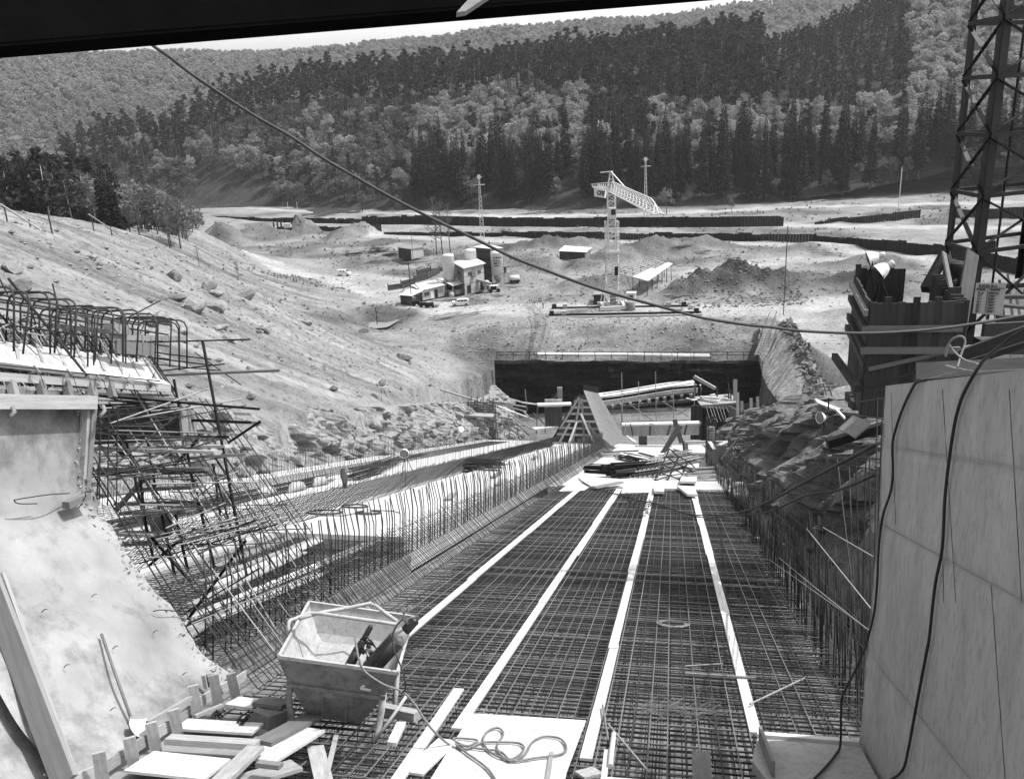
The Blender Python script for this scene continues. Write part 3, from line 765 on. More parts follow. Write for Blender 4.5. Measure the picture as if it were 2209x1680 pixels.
# ---- the valley air
hz = MB().abox(-1000, -40, -62, 1000, 1250, 175).mesh('haze', 'earth')
hm = bpy.data.materials.new('haze_air'); hm.use_nodes = True; hn = hm.node_tree; hn.nodes.clear()
ho = hn.nodes.new('ShaderNodeOutputMaterial'); hv = hn.nodes.new('ShaderNodeVolumePrincipled')
hv.inputs['Color'].default_value = (.95, .95, .95, 1); hv.inputs['Density'].default_value = 0.0001; hv.inputs['Anisotropy'].default_value = 0.2
hn.links.new(hv.outputs[0], ho.inputs['Volume'])
hz.materials.clear(); hz.materials.append(hm)
tag(link('haze', hz), 'thin pale haze filling the valley air', 'haze', kind='stuff')
# ================================================================== SPILLWAY CHUTE
rc = np.random.default_rng(5)
def slab(name, s0, s1, t0, t1, n, th, m, kind='structure', ds=2.0, amp=0.015, **k):
    ss = np.arange(s0, s1 + ds * .5, ds); tt = np.linspace(t0, t1, max(2, int(abs(t1 - t0) / 1.2)))
    top = [[C(s, t, n + amp * 2 * float(vnoise(s * 1.3, t * 1.3, 3))) for t in tt] for s in ss]
    mb = MB().grid([r[::-1] for r in top], smooth=False)
    for A, B in (((s0, t0), (s1, t0)), ((s1, t0), (s1, t1)), ((s1, t1), (s0, t1)), ((s0, t1), (s0, t0))):
        q = [C(A[0], A[1], n), C(B[0], B[1], n), C(B[0], B[1], n - th), C(A[0], A[1], n - th)]; mb.add(q, [(0, 1, 2, 3)])
    return mb.build(name, m, kind=kind, **k)
slab('blinding_concrete', 6, 47, -7.4, 3.9, -0.62, .2, 'blinding', amp=.03)
slab('chute_floor', 46.2, 108, -6.6, 3.6, 0.0, .8, 'concrete_white')
slab('pier_footing', 23.5, 92, -11.4, -7.5, 0.5, 1.1, 'concrete_white')
slab('pier_bed', 8, 24, -13.0, -7.4, -0.1, .5, 'blinding')
slab('left_bay_floor', 14, 112, -24.8, -12.9, -0.02, 1.2, 'concrete_white')
# ---- main reinforcement mat
mat_o = thing('reinforcement_mat', 'wide dark steel reinforcement mat covering the sloping chute floor between the white planks', 'rebar mat', C(12, -1.7, 0))
s = 9.35; i = 0
while s < 46.8:
    j = rc.normal(0, .012, 2); dn = rc.normal(0, .006); k = rc.uniform(0, .35)
    rod('transverse_bar', C(s + j[0], -5.98 - k * .3, dn), C(s + j[1], 2.62 + k, dn), .0112, 'rebar_mid' if rc.random() < .3 else 'rebar', mat_o)
    s += .172 * rc.uniform(.93, 1.07)
for t in np.arange(-5.9, 2.7, .21):
    j = rc.normal(0, .02, 2)
    rod('longitudinal_bar', C(9.3, t + j[0], .02), C(46.9, t + j[1], .02), .0105, 'rebar_mid' if rc.random() < .65 else 'rebar', mat_o)
mb = MB()
for s in np.arange(9.4, 46.8, .19):
    a = rc.normal(0, .02); mb.bar(C(s + a, -5.9, -.47), C(s - a, 2.7, -.47), .009)
    if s < 40:
        b = rc.normal(0, .02); mb.bar(C(s + b, -5.9, -.25), C(s - b, 2.7, -.25), .007)
for t in np.arange(-5.95, 2.7, .17):
    mb.bar(C(9.3, t, -.45), C(46.9, t + rc.normal(0, .03), -.45), .009)
    if rc.random() < .5: mb.bar(C(9.3, t + .05, -.23), C(36, t + .05, -.23), .009)
for s in np.arange(9.8, 34, 1.05):       # chairs that carry the top mat
    for t in np.arange(-5.6, 2.6, .55):
        a = s + rc.normal(0, .08); mb.tube([C(a, t - .12, -.5), C(a, t - .1, -.06), C(a, t + .1, -.06), C(a, t + .12, -.5)], .007, 4, smooth=False)
mb.build('lower_bars', 'rebar', mat_o, kind='stuff')
# bars poured out at the near end, tie wire heap
# ---- white running planks
PL = [(-4.75, 15.0, 46.0), (-2.70, 10.9, 45.6), (-0.98, 10.3, 46.4), (1.10, 11.6, 47.6)]
wl = ['first line of white planks from the left on the steel mat, beside the skip', 'second line of white planks from the left, ending at the white sheet', 'third line of white planks, running down to the hose sheet corner', 'fourth line of white planks, nearest the tall right wall']
for (t, s0, s1), lb in zip(PL, wl):
    g = thing('plank_runway', lb, 'plank walkway', C(s0, t, 0), 'plank runways on the mat')
    s = s0; w = .155; k = 0
    while s < s1:
        L_ = rc.uniform(4.2, 6.5) * (1 + s / 60); e = min(s + L_, s1); w = .15 + .17 * max(0, (s - 14) / 32) * rc.uniform(.9, 1.1); o = rc.normal(0, .006)
        board('plank', C(s, t + o, .034 + .012 * (k % 2)), C(e, t + o + rc.normal(0, .008), .034 + .012 * (k % 2)), w, .032, 'plank_white', g, CN)
        s = e - .25; k += 1
        if e >= s1: break
# ---- bent bars along the pier haunch (right face) and its dowels
def bar_bank(name, label, s0, s1, t0, n0, t1, n1, step, r, m='rebar', longs=5, lim=280, group=None, hook=0.0):
    o = thing(name, label, 'rebar bank', C(s0, t0, n0), group); rest = MB(); k = 0; s = s0
    while s < s1:
        j = rc.normal(0, .02, 3); p = C(s, t0 + j[0], n0); f = rc.uniform(.93, 1.06); q = C(s + j[1] * 2, t0 + (t1 - t0) * f, n0 + (n1 - n0) * f)
        if k < lim: rod('bank_bar', p, q, r, m, o)
        else: rest.bar(p, q, r)
        k += 1; s += step * rc.uniform(.85, 1.15)
    for f in np.linspace(0.02, .95, longs):
        rod('stringer_bar', C(s0, t0 + (t1 - t0) * f, n0 + (n1 - n0) * f - .02), C(s1, t0 + (t1 - t0) * f, n0 + (n1 - n0) * f - .02), r * .9, m, o)
    if rest.v: rest.build('far_bank_bars', m, o, kind='stuff')
    return o
bar_bank('haunch_reinforcement', 'leaning steel bars of the pier haunch along the left edge of the mat', 11.9, 94, -5.98, 0.0, -7.05, 1.08, .16, .0088, longs=9)
bar_bank('haunch_reinforcement', 'leaning steel bars on the far side of the pier, beyond its white footing', 16, 96, -13.3, 0.0, -11.7, 1.35, .2, .0095, longs=5, group=None)
def dowels(label, s0, s1, t, n0, h, step, r, bend=.0, lim=200, m='rebar', jit=.12, cat='dowel bars', name='dowel_row'):
    o = thing(name, label, cat, C(s0, t, n0)); me = None; rest = MB(); k = 0; s = s0; metas = []
    for q in range(6):      # a few bent shapes, shared
        hh = h * rc.uniform(1 - jit, 1 + jit); b = bend * rc.uniform(.5, 1.4); w = rc.normal(0, .03, 2)
        pts = [np.zeros(3), CN * hh * .68 + CT * w[0] + CD * w[1], CN * hh + CT * (w[0] - b) + CD * w[1]]
        metas.append((MB().tube(pts, r, 5, smooth=True).mesh('dowel', m), pts))
    while s < s1:
        me, pts = metas[rc.integers(6)]; p = C(s, t + rc.normal(0, .03), n0)
        if k < lim: inst('dowel', me, o, p - np.array(o.location))
        else: rest.tube([p + x for x in pts], r, 4)
        k += 1; s += step * (rc.uniform(.92, 1.08) if rc.random() > .04 else 1.9)
    if rest.v: rest.build('far_dowels', m, o, kind='stuff')
    return o
dowels('row of bent upright bars along the right edge of the pier footing', 12.4, 94, -7.15, 0.15, 1.65, .22, .014, .13, 290)
dowels('row of bent upright bars standing in the left bay beside the bundled bars', 18, 106, -16.6, 0, 1.35, .32, .011, .16)
dowels('low row of upright bars at the foot of the left rock cut', 22, 118, -23.4, 0, 1.3, .20, .009, .05, jit=.35)
dowels('second low row of upright bars near the left rock cut', 22, 112, -22.6, 0, 0.9, .34, .009, .05, jit=.3)
# ---- right-hand wall steel
o = dowels('dense curtain of upright bars along the right edge of the mat', 10.6, 72, 2.72, -.4, 1.5, .15, .0085, .0, 300, 'rebar', .22, 'rebar curtain', 'rebar_curtain')
for n in (-.1, .2, .5, .8, 1.1): rod('stringer_bar', C(10.6, 2.75, n), C(70, 2.75, n), .007, 'rebar', o)
o = dowels('back layer of the bar curtain, closest to the dark rock', 10.9, 70, 3.25, -.4, 1.75, .19, .0085, .0, 200, 'rebar', .3, 'rebar curtain', 'rebar_curtain')
for n in (-.1, .25, .6, .95, 1.3): rod('stringer_bar', C(10.6, 3.28, n), C(70, 3.28, n), .007, 'rebar', o)
for (a, b) in [((1660, 1207), (1905, 1380)), ((1681, 1203), (1750, 1260)), ((1752, 1262), (1862, 1350)), ((1775, 1137), (1883, 1200)), ((1740, 1140), (1905, 1345))]:
    rod('slanting_bar', TP(*a, 2.6), TP(*b, 2.6), .009, 'rebar_pale', o)
# tall bars beside the end of the right wall
tb = thing('tall_bar_cluster', 'cluster of tall upright bars against the end of the right concrete wall', 'rebar', C(12, 2.9, 0))
for (a, b) in [((1846, 992), (1865, 1680)), ((1905, 1030), (1862, 1660)), ((1920, 1035), (1884, 1640)), ((1893, 855), (1880, 1650)), ((1905, 860), (1876, 1600)), ((1832, 1006), (1850, 1500)), ((1876, 990), (1880, 1560)), ((1868, 990), (1858, 1480)), ((1806, 990), (1838, 1260))]:
    rod('upright_bar', TP(*a, 2.95 + rc.uniform(0, .5)), TP(*b, 2.9 + rc.uniform(0, .3)), .012, 'rebar', tb)
for (a, b) in [((1848, 868), (1915, 858)), ((1825, 893), (1915, 905)), ((1848, 964), (1908, 953)), ((1842, 986), (1898, 990)), ((1836, 1004), (1884, 1012)), ((1836, 1040), (1898, 1060))]:
    rod('cross_bar', TP(*a, 3.2), TP(*b, 3.0), .011, 'rebar', tb)
# ---- platform between the chute and the pier: mat with planks lying on it
pm = thing('pier_mat', 'steel mat of the pier base left of the chute, strewn with planks', 'rebar mat', C(16, -9.4, 0.3))
for s in np.arange(11.5, 24, .2): rod('transverse_bar', C(s, -11.3, .35), C(s + rc.normal(0, .03), -7.3, .35), .009, 'rebar', pm)
for t in np.arange(-11.2, -7.3, .26): rod('longitudinal_bar', C(11.3, t, .33), C(24.5, t, .33), .009, 'rebar', pm)
mb = MB()
for s in np.arange(11.5, 24, .24): mb.bar(C(s, -11.3, .05), C(s, -7.3, .05), .009)
for t in np.arange(-11.2, -7.3, .22): mb.bar(C(11.3, t, .08), C(24.5, t, .08), .009)
mb.build('lower_bars', 'rebar', pm, kind='stuff')
PLB = [(13.2, 18.4, -8.0, .2, 'wood_pale', 'pale plank on the pier mat closest to the leaning bars'), (14.0, 19.5, -8.45, .22, 'plank_white', 'white plank lying second on the pier mat'), (15.0, 21.0, -8.95, .22, 'wood_pale', 'long pale plank across the middle of the pier mat'),
       (16.5, 23.0, -9.4, .26, 'plank_white', 'broad white plank in the middle of the pier mat'), (17.0, 24.5, -9.9, .2, 'wood_pale', 'thin pale plank toward the far side of the pier mat'), (18.6, 25.5, -10.5, .25, 'wood_mid', 'brownish plank along the far edge of the pier mat'), (12.6, 15.2, -7.7, .16, 'wood_pale', 'short plank at the near end of the pier mat'), (19.5, 23.0, -8.3, .3, 'wood_mid', 'short wide board near the coiled wires')]
for s0, s1, t, w, m, lb in PLB:
    board('plank', C(s0, t, .39 + .02 * (s0 % 1)), C(s1, t - rc.uniform(-.2, .5), .40), w, .04, m, None, CN, lb, 'plank', 'planks on the pier mat')
for s0, s1, t, m, lb in [(33, 35.4, -8.7, 'wood_mid', 'short plank on the white pier footing past the wire coils'), (44, 48, -9.2, 'wood_mid', 'plank lying beside the bundle on the pier footing'), (40, 43, -8.1, 'wood_pale', 'pale plank on the pier footing by the bent bars'), (61, 65, -9.8, 'wood_mid', 'far plank on the white pier footing'), (28, 29, -10.2, 'wood_pale', 'tiny offcut board on the white pier footing')]:
    board('plank', C(s0, t, .56), C(s1, t - .4, .56), .28, .08, m, None, CN, lb, 'plank', 'planks on the pier footing')
# wire coils and a loose hose on the footing
for u, v, r, lb in [(700, 1105, .62, 'larger wire coil lying on the pier footing'), (765, 1092, .5, 'middle wire coil lying on the pier footing'), (795, 1106, .45, 'right wire coil lying on the pier footing')]:
    c0 = FP(u, v, .53); mb = MB()
    for q in range(3):
        rr = r * (1 - .05 * q); mb.tube([c0 + CT * rr * math.cos(g) + CD * rr * math.sin(g) + CN * .015 * q for g in np.linspace(0, 6.28, 25)[:-1]], .014, 4, closed=True)
    mb.build('wire_coil', 'rebar', None, lb, 'wire coil', 'wire coils on the footing')
mb = MB().tube([FP(*q, .55) for q in [(645, 1125), (690, 1112), (740, 1112), (800, 1100), (850, 1102), (862, 1106)]], .018, 5)
mb.build('loose_cable', 'rubber', None, 'thin dark cable snaking past the wire coils on the footing', 'cable')
# ---- bundles of bars lying in the left bay
def bundle(name, label, p, q, nb, w, h, r, m='rebar', cat='bar bundle', group='bundles of bars'):
    p = np.asarray(p); q = np.asarray(q); o = thing(name, label, cat, p, group); a = unit(q - p); sd = unit(np.cross(a, (0, 0, 1))); up = np.cross(sd, a)
    for i in range(nb):
        x = rc.uniform(-w, w) / 2; z = rc.uniform(0, h) * (1 - abs(x) / w); L_ = rc.uniform(.85, 1.0); e = rc.normal(0, .12, 2)
        off = sd * x + up * (z + r); rod('bar', p + off + a * rc.uniform(0, .1) + sd * e[0], p + (q - p) * L_ + off + sd * e[1], r, m, o)
    return o
bundle('bar_bundle', 'long bundle of bars along the middle of the left bay, near end', C(20, -18.4, 0), C(34, -18.2, 0), 40, 1.0, .35, .014)
bundle('bar_bundle', 'long bundle of bars running down the left bay under the hung jacket', C(30, -18.3, 0), C(46, -18.9, 0), 40, .9, .4, .014)
bundle('bar_bundle', 'thin far bundle of bars on the bright strip of the left bay', C(54, -20.8, 0), C(74, -21.6, 0), 24, .8, .15, .014)
bundle('bar_bundle', 'stack of straight bars in the left bay by the floodlight', C(46, -17.7, 0), C(52, -18.2, .0), 40, .8, .8, .02)
bundle('bar_bundle', 'stack of bars at an angle in the left bay past the floodlight', C(51, -18.2, 0), C(62, -20.2, 0), 30, .9, .8, .02)
bundle('bar_bundle', 'black bundle of bars across the white pier footing', FP(1008, 1012, .5), FP(1090, 1015, .5), 60, 1.6, .7, .02)
bundle('bar_bundle', 'fanned end of bars on the left of the black bundle', FP(1005, 1016, .5), FP(1040, 1004, .5), 24, 1.2, .5, .02)
# jacket hung on the bars
jb = TP(740, 1012, -16.6); mb = MB(); rows = []
for i in range(9):
    f = i / 8; w = (.16 + .22 * min(1, f * 3)) * (1 - .45 * max(0, f - .55) / .45); row = []
    for j in range(9):
        g = -math.pi + 2 * math.pi * j / 8; row.append(jb + CD * (w * math.sin(g)) + CT * (.09 + .05 * math.sin(5 * f + j)) * math.cos(g) - np.array([0, 0, 1]) * (f * 1.05 + .05 * math.sin(j * 1.7 + f * 3)))
    rows.append(row)
mb.grid(rows).build('jacket', 'cloth_dark', None, 'dark jacket hung over the upright bars of the left bay', 'jacket')
# pale canvas rolls at the foot of the bars
for i, (u, v) in enumerate([(575, 1070), (640, 1058), (690, 1046)]):
    c0 = FP(u, v, .02); MB().tube([c0 - CD * 1.0, c0 - CD * .4 + CN * .2, c0 + CD * .4 + CN * .2, c0 + CD * 1.0], [.1, .26, .24, .1], 7).build('cement_sack', 'concrete_rough', None, ['nearest', 'middle', 'farthest'][i] + ' pale sack lying along the bars of the left bay', 'sack', 'pale sacks in the left bay')
# ---- site floodlights on tripods
def floodlight(label, base, h, aim, r=.28, m='lamp_white'):
    o = thing('floodlight', label, 'floodlight', base, 'site floodlights'); base = np.asarray(base); top = base + np.array([0, 0, h])
    a = unit(aim)
    MB().lathe(top - a * r * .9, [(.04, 0), (r * .32, .02), (r * .38, r * .55), (r * .55, r * .7), (r * .9, r * 1.25), (r, r * 1.7), (r * .96, r * 1.72), (r * .8, r * 1.45)], 16, a).build('lamp_housing', m, o)
    MB().lathe(top + a * r * .68, [(r * .94, 0), (r * .6, r * .12), (0.001, r * .2)], 14, a).build('lens', 'steel_grey', o)
    for k in range(3):
        g = 2.1 * k + .4; rod('leg', top - (0, 0, r * .6), base + np.array([math.cos(g) * h * .3, math.sin(g) * h * .3, 0]), .018, 'steel_black', o)
    sd = unit(np.cross(a, (0, 0, 1)))
    MB().tube([top - sd * r * 1.05, top - sd * r * 1.05 - (0, 0, r * .4), top - (0, 0, r * .9), top + sd * r * 1.05 - (0, 0, r * .4), top + sd * r * 1.05], .014, 4).build('yoke', 'steel_black', o)
    return o
floodlight('floodlight with glass face on a tripod in the left bay', FP(880, 1045, 0), 1.9, (-.1, -1, -.1), .27)
floodlight('white floodlight on a tripod at the far end of the left bay', FP(995, 957, 0), 1.6, (0, 1, .1), .42)

for t0, t1, lb in ((-16.3, -13.4, 'steel mat in the left bay beside the pier'), (-22.2, -19.6, 'steel mat in the left bay toward the rock cut')):
    mb = MB()
    for s in np.arange(15, 104, .42): mb.bar(C(s, t0, .1), C(s + rc.normal(0, .05), t1, .1), .0095)
    for t in np.arange(t0, t1, .36): mb.bar(C(15, t, .12), C(104, t + rc.normal(0, .04), .12), .0095)
    mb.build('bay_mat', 'rebar', None, lb, 'rebar mat', kind=None)
# ================================================================== CONCRETE WALLS AND FOREGROUND
# right-hand wall: end edge at the chute, running back past the lens
wo = thing('concrete_wall', 'tall grey board-marked concrete wall with two cables hanging down its face', 'concrete wall', C(8, 2.36, 0))
WT = 2.36
far_edge = [TP(1910, 832, WT), TP(1903, 960, WT), TP(1896, 1110, WT), TP(1883, 1260, WT), TP(1868, 1430, WT), TP(1853, 1607, WT)]
n_top = 4.5
near = lambda p: np.asarray(p) - CD * (stn(p)[0] + 3.0)
rows = []
lev = np.linspace(0, 1, 41)
for f in lev:
    a = lerp_list(far_edge, f); b = near(a); nn = stn(a)[2]
    r = []
    for j in range(0, 61):
        g = (j / 60); p = a + (b - a) * g
        jn = min(abs(nn - q) for q in (3.82, 2.93, 1.29)); groove = .012 if jn < .03 else 0
        p = p + CT * (groove + .006 * float(vnoise(g * 30, nn * 9, 4)) + (.05 * max(0, .5 - g * 60) * abs(float(vnoise(nn * 14, 1, 6))) * 2))
        r.append(p)
    rows.append(r)
mb = MB().grid(rows, smooth=False)
a, b = far_edge[0], far_edge[-1]; TH = CT * 1.6
mb.grid([[p + TH for p in (lerp_list(far_edge, f) for f in lev)], [lerp_list(far_edge, f) for f in lev]])
mb.add([a, near(a), near(a) + TH, a + TH], [(0, 1, 2, 3)])
mb.build('wall_body', 'concrete_wall', wo)
for k, (p, q) in enumerate([((2033, 840), (2062, 1300)), ((2177, 840), (2204, 1300)), ((1922, 845), (1932, 1130)), ((2138, 1262), (2168, 1680)), ((2033, 1190), (2036, 1300))]):
    A_, B_ = TP(*p, WT - .002), TP(*q, WT - .002); MB().beam(A_, B_, .004, .004, CT).build('board_joint', 'wood_dark', wo)
for nn, tilt in ((3.83, 0), (2.93, 0), (1.29, 0)):
    rows = [TP(1900 - (4.5 - nn) * 12, 900, WT)]
    A_ = C(10.35 + .25 * (3 - nn) * .5, WT - .003, nn); B_ = C(3, WT - .003, nn); MB().beam(A_, B_, .012, .006, CN).build('pour_joint', 'concrete_grey', wo)
# ledge at the foot of the wall
lp = [FP(1633, 1592, .12), FP(1854, 1606, .12), FP(1915, 1720, .12), FP(1700, 1760, .12), FP(1655, 1682, .12), FP(1622, 1640, .12)]
MB().prism(lp[::-1], -CN * .7).build('concrete_ledge', 'concrete_grey', None, 'flat grey concrete ledge at the foot of the right wall', 'concrete ledge')
board('kerb_board', FP(1633, 1584, .14), FP(1852, 1601, .14), .12, .05, 'plank_white', None, CN, 'white board on the far edge of the concrete ledge', 'board')
board('form_board', FP(1640, 1610, .05), FP(1668, 1690, .05), .04, .5, 'wood_mid', None, CN, 'upright board against the left side of the concrete ledge', 'board')
def wall_cable(pts, r, label, off=.03):
    MB().tube([TP(u, v, WT - r - off * (1 if i % 2 else .3)) for i, (u, v) in enumerate(pts)], r, 7).build('hanging_cable', 'rubber', None, label, 'cable', 'black cables down the right wall')
def smooth(pts, k=4):
    pts = [np.asarray(p, float) for p in pts]; out = []
    for i in range(len(pts) - 1):
        p0 = pts[max(i - 1, 0)]; p1 = pts[i]; p2 = pts[i + 1]; p3 = pts[min(i + 2, len(pts) - 1)]
        for j in range(k):
            t = j / k; out.append(.5 * (2 * p1 + (p2 - p0) * t + (2 * p0 - 5 * p1 + 4 * p2 - p3) * t * t + (3 * p1 - p0 - 3 * p2 + p3) * t ** 3))
    return out + [pts[-1]]
topA = [TP(2110, 793, WT - .1) + CT * .5, TP(2010, 815, WT - .05) + CT * .2]
cA = [TP(u, v, WT - .035) for u, v in [(1985, 822), (1967, 840), (1944, 890), (1929, 938), (1925, 965), (1926, 1015), (1922, 1058), (1907, 1103), (1900, 1140), (1895, 1190), (1892, 1260), (1886, 1320), (1874, 1370)]]
cA2 = [SP(1860, 1412, 10.7), SP(1840, 1455, 10.7), SP(1822, 1490, 10.6), SP(1815, 1515, 10.6), FP(1813, 1603, .17), FP(1804, 1625, .15), FP(1780, 1655, .15), FP(1745, 1690, .15)]
MB().tube(smooth(topA + cA + cA2), .014, 7).build('hanging_cable', 'rubber', None, 'black cable down the far edge of the right wall, ending on the ledge', 'cable', 'black cables down the right wall')
cB = [TP(u, v, WT - .035) for u, v in [(2120, 780), (2083, 840), (2066, 885), (2056, 932), (2046, 1002), (2038, 1078), (2032, 1185), (2017, 1262), (2005, 1370), (1998, 1410), (1976, 1525), (1959, 1617), (1946, 1662), (1915, 1685)]]
MB().tube(smooth([P(2350, 640, 5.4), P(2209, 712, 5.7), P(2160, 745, 5.9)] + cB), .014, 7).build('hanging_cable', 'rubber', None, 'black cable over the middle of the right wall face', 'cable', 'black cables down the right wall')
# wire rope and board on top of the wall
R0 = TP(1985, 826, WT); tb_ = board('top_board', TP(1982, 800, WT + .55), TP(2330, 795, WT + .55), .06, .2, 'wood_mid', None, CN, 'board standing on edge along the top of the right wall', 'board')
ro = thing('wire_rope', 'pale twisted wire rope looped on top of the right wall', 'rope', R0)
for pts in ([(1985, 824), (2060, 806), (2130, 803), (2209, 800), (2300, 797)], [(1985, 826), (2040, 812), (2075, 808), (2110, 790), (2080, 778), (2058, 760), (2045, 745), (2040, 770), (2048, 740), (2070, 727), (2082, 738), (2072, 770), (2065, 795)],
            [(2068, 800), (2040, 790), (2100, 803), (2209, 802), (2300, 800)]):
    MB().tube(smooth([TP(u, v - 2, WT + .12 + .05 * i % .1) for i, (u, v) in enumerate(pts)], 5), .0095, 6).build('strand', 'rope', ro)
# ---- left-hand pier wall: haunch and shaft, end face at s = 11.7
PR = [(190, 845), (190, 890), (195, 1000), (200, 1060), (215, 1105), (258, 1160), (300, 1230), (370, 1300), (430, 1390), (500, 1455), (512, 1470)]
prof = [np.array(stn(SP(u, v, 11.7))[1:]) for u, v in PR]
fine = smooth([np.array([a, b]) for a, b in prof], 6)
S_NEAR = 8.2
rows = []
for k, (t, n) in enumerate(fine):
    r = []
    ss = np.concatenate([np.linspace(11.7, 11.3, 5), np.linspace(11.2, S_NEAR, 40)])
    for j, s in enumerate(ss):
        edge = max(0, (s - 11.45) / .25); rag = edge * .07 * float(fbm(k * .45, j * .8, 7, 3)) ; 
        r.append(C(s + edge * .12 * float(fbm(k * .33, 0, 12, 3)), t + rag * .5, n - abs(rag) * .5 + .012 * float(fbm(s * 2, k * .4, 15))))
    rows.append(r)
po = thing('concrete_pier', 'smooth pale concrete pier face sloping down at the left, with a ragged end', 'concrete pier', C(10, -8, 0))
mb = MB().grid(rows, smooth=True)
back = [[r[0] for r in rows], [r[0] - CT * 1.2 - CN * .4 for r in rows]]
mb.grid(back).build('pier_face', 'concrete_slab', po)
# crumbly broken edge
mb = MB()
for r in rows:
    for q in range(5):
        c0 = r[rc.integers(0, 4)] + CD * rc.uniform(-.02, .1) + rc.normal(0, .02, 3); z = rc.uniform(.006, .022)
        mb.box(c0, unit(rc.normal(size=3)) * z, unit(rc.normal(size=3)) * z, unit(rc.normal(size=3)) * z)
mb.build('broken_edge', 'concrete_rough', po, kind='stuff')
# older bay of the pier, left of the stop-end plank
rows = [[C(s, t - .12, n - .14) for s in np.linspace(S_NEAR + .6, 2, 14)] for t, n in fine]
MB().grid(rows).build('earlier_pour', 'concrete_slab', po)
def on_pier(u, v, lift=0.0):
    """point on the sloping haunch face seen at a pixel"""
    A0 = C(0, *prof[4]); B0 = C(0, *prof[9]); nrm = unit(np.cross(CD, B0 - A0)); nrm = nrm if nrm[2] > 0 else -nrm
    q = ray(u, v); return q * ((A0.dot(nrm) + lift) / q.dot(nrm)), nrm
PN = on_pier(200, 1400)[1]
def pier(u, v, l=0.0): return on_pier(u, v, l)[0]
# tie wires sticking from the concrete
for i, (u, v) in enumerate([(200, 1285), (92, 1318), (332, 1363), (245, 1397), (140, 1437), (473, 1418), (395, 1454), (240, 1530), (315, 1590), (300, 1262)]):
    a = pier(u, v); MB().tube([a - PN * .02, a + PN * .035, a + PN * .04 + CT * .035], .006, 4).build('tie_wire', 'rebar', po)
for pts in ([(383, 1256, .02), (398, 1258, .12), (425, 1275, .1), (441, 1288, .02)], [(330, 1318, .03), (350, 1315, .1), (390, 1319, .05)], [(362, 1260, .0), (350, 1262, .08)], [(30, 1078, .1), (60, 1073, .14), (110, 1066, .16), (150, 1064, .03)], [(30, 1078, .1), (40, 1086, .08), (80, 1086, .06)], [(183, 1062, .2), (184, 1072, .2), (170, 1095, .05)]):
    MB().tube(smooth([pier(u, v, l) if v > 1150 else TP(u, v, -8.55 + l) for u, v, l in pts]), .008, 5).build('tie_wire', 'rebar', po)
# stop-end plank up the slope
se = thing('stop_end_form', 'heavy plank with wedge blocks running up the pier slope at the far left', 'formwork', pier(100, 1560))
a0, a1 = pier(-30, 1235, .14), pier(143, 1690, .14)
along = unit(a1 - a0)
board('plank', a0, a1, .06, .3, 'wood_mid', se, PN)
a0b, a1b = pier(2, 1240, .05), pier(160, 1680, .05); board('rail', a0b, a1b, .05, .1, 'wood_pale', se, PN)
for f in (.2, .33, .46, .6, .74, .87):
    x = a0 + (a1 - a0) * f + CD * .06 ; board('wedge_block', x - PN * .02, x + along * .3 - PN * .02, .12, .16, 'wood_mid', se, PN)
# lower form: stakes and rails
fo = thing('edge_form', 'low picket of pale boards along the bottom edge of the pier slope', 'formwork', pier(320, 1600))
ST = [(112, 1655, 150, 1690), (213, 1622, 232, 1690), (272, 1590, 305, 1645), (322, 1558, 348, 1610), (372, 1530, 395, 1580), (412, 1478, 440, 1548), (455, 1455, 485, 1523), (495, 1452, 520, 1500), (430, 1452, 445, 1480)]
for i, (u0, v0, u1, v1) in enumerate(ST):
    b = FP((u0 + u1) / 2 + 4, v1, .12); d_ = np.linalg.norm(b); tp = ray((u0 + u1) / 2 - 10, v0) * (b.dot(FW) - .12)
    board('stake', b - CN * .1, tp, .13, .035, 'wood_pale', fo, unit(CD * -.75 + CT * .5))
RL = [(150, 1690), (225, 1655), (290, 1612), (340, 1580), (385, 1552), (428, 1515), (470, 1490), (512, 1468), (530, 1455)]
for i in range(0, len(RL) - 1, 1):
    p = FP(*RL[i], .22); q = FP(*RL[i + 1], .22); board('rail', p, q, .03, .14, 'wood_pale', fo, CN)
board('top_rail', FP(318, 1560, .42), FP(412, 1505, .42), .05, .06, 'wood_pale', fo, CN)
# shovel on the slope
sh = thing('shovel', 'long handled shovel lying on the pale pier slope, blade down', 'shovel', pier(290, 1590))
hp = [pier(219, 1367, .05), pier(252, 1462, .045), pier(284, 1552, .05)]
MB().tube(hp, .019, 8).build('handle', 'wood_mid', sh)
ax_ = unit(hp[2] - hp[0]); sx = unit(np.cross(ax_, PN)); b0 = hp[2]
MB().tube([b0 - ax_ * .04, b0 + ax_ * .1], [.024, .027], 8).build('socket', 'steel_grey', sh)
rows = []
for i in range(8):
    f = i / 7; w = .155 * (math.sqrt(max(0, 1 - max(0, (f - .25) / .75) ** 2.2)) if f > .25 else .75 + f) + .003
    rows.append([b0 + ax_ * (.05 + .26 * f) + sx * w * g + PN * (.07 + .03 * g * g - .03 * f) for g in np.linspace(-1, 1, 9)])
MB().grid(rows).build('blade', 'steel_white', sh)
# brush at the end of the picket
br = thing('hand_broom', 'small stiff bristled broom leaning on the pale picket by the pier toe', 'broom', pier(445, 1470)); bb = pier(446, 1482, .1); bt = pier(440, 1455, .2)
board('broom_head', bb, bt, .07, .05, 'wood_pale', br, PN)
mb = MB()
for i in range(70):
    f = rc.random(); p = bb + (bt - bb) * f; mb.bar(p, p + CT * .12 + CD * rc.uniform(.0, .06) + PN * rc.uniform(-.03, .05), .002, 3)
mb.build('bristles', 'wood_dark', br)
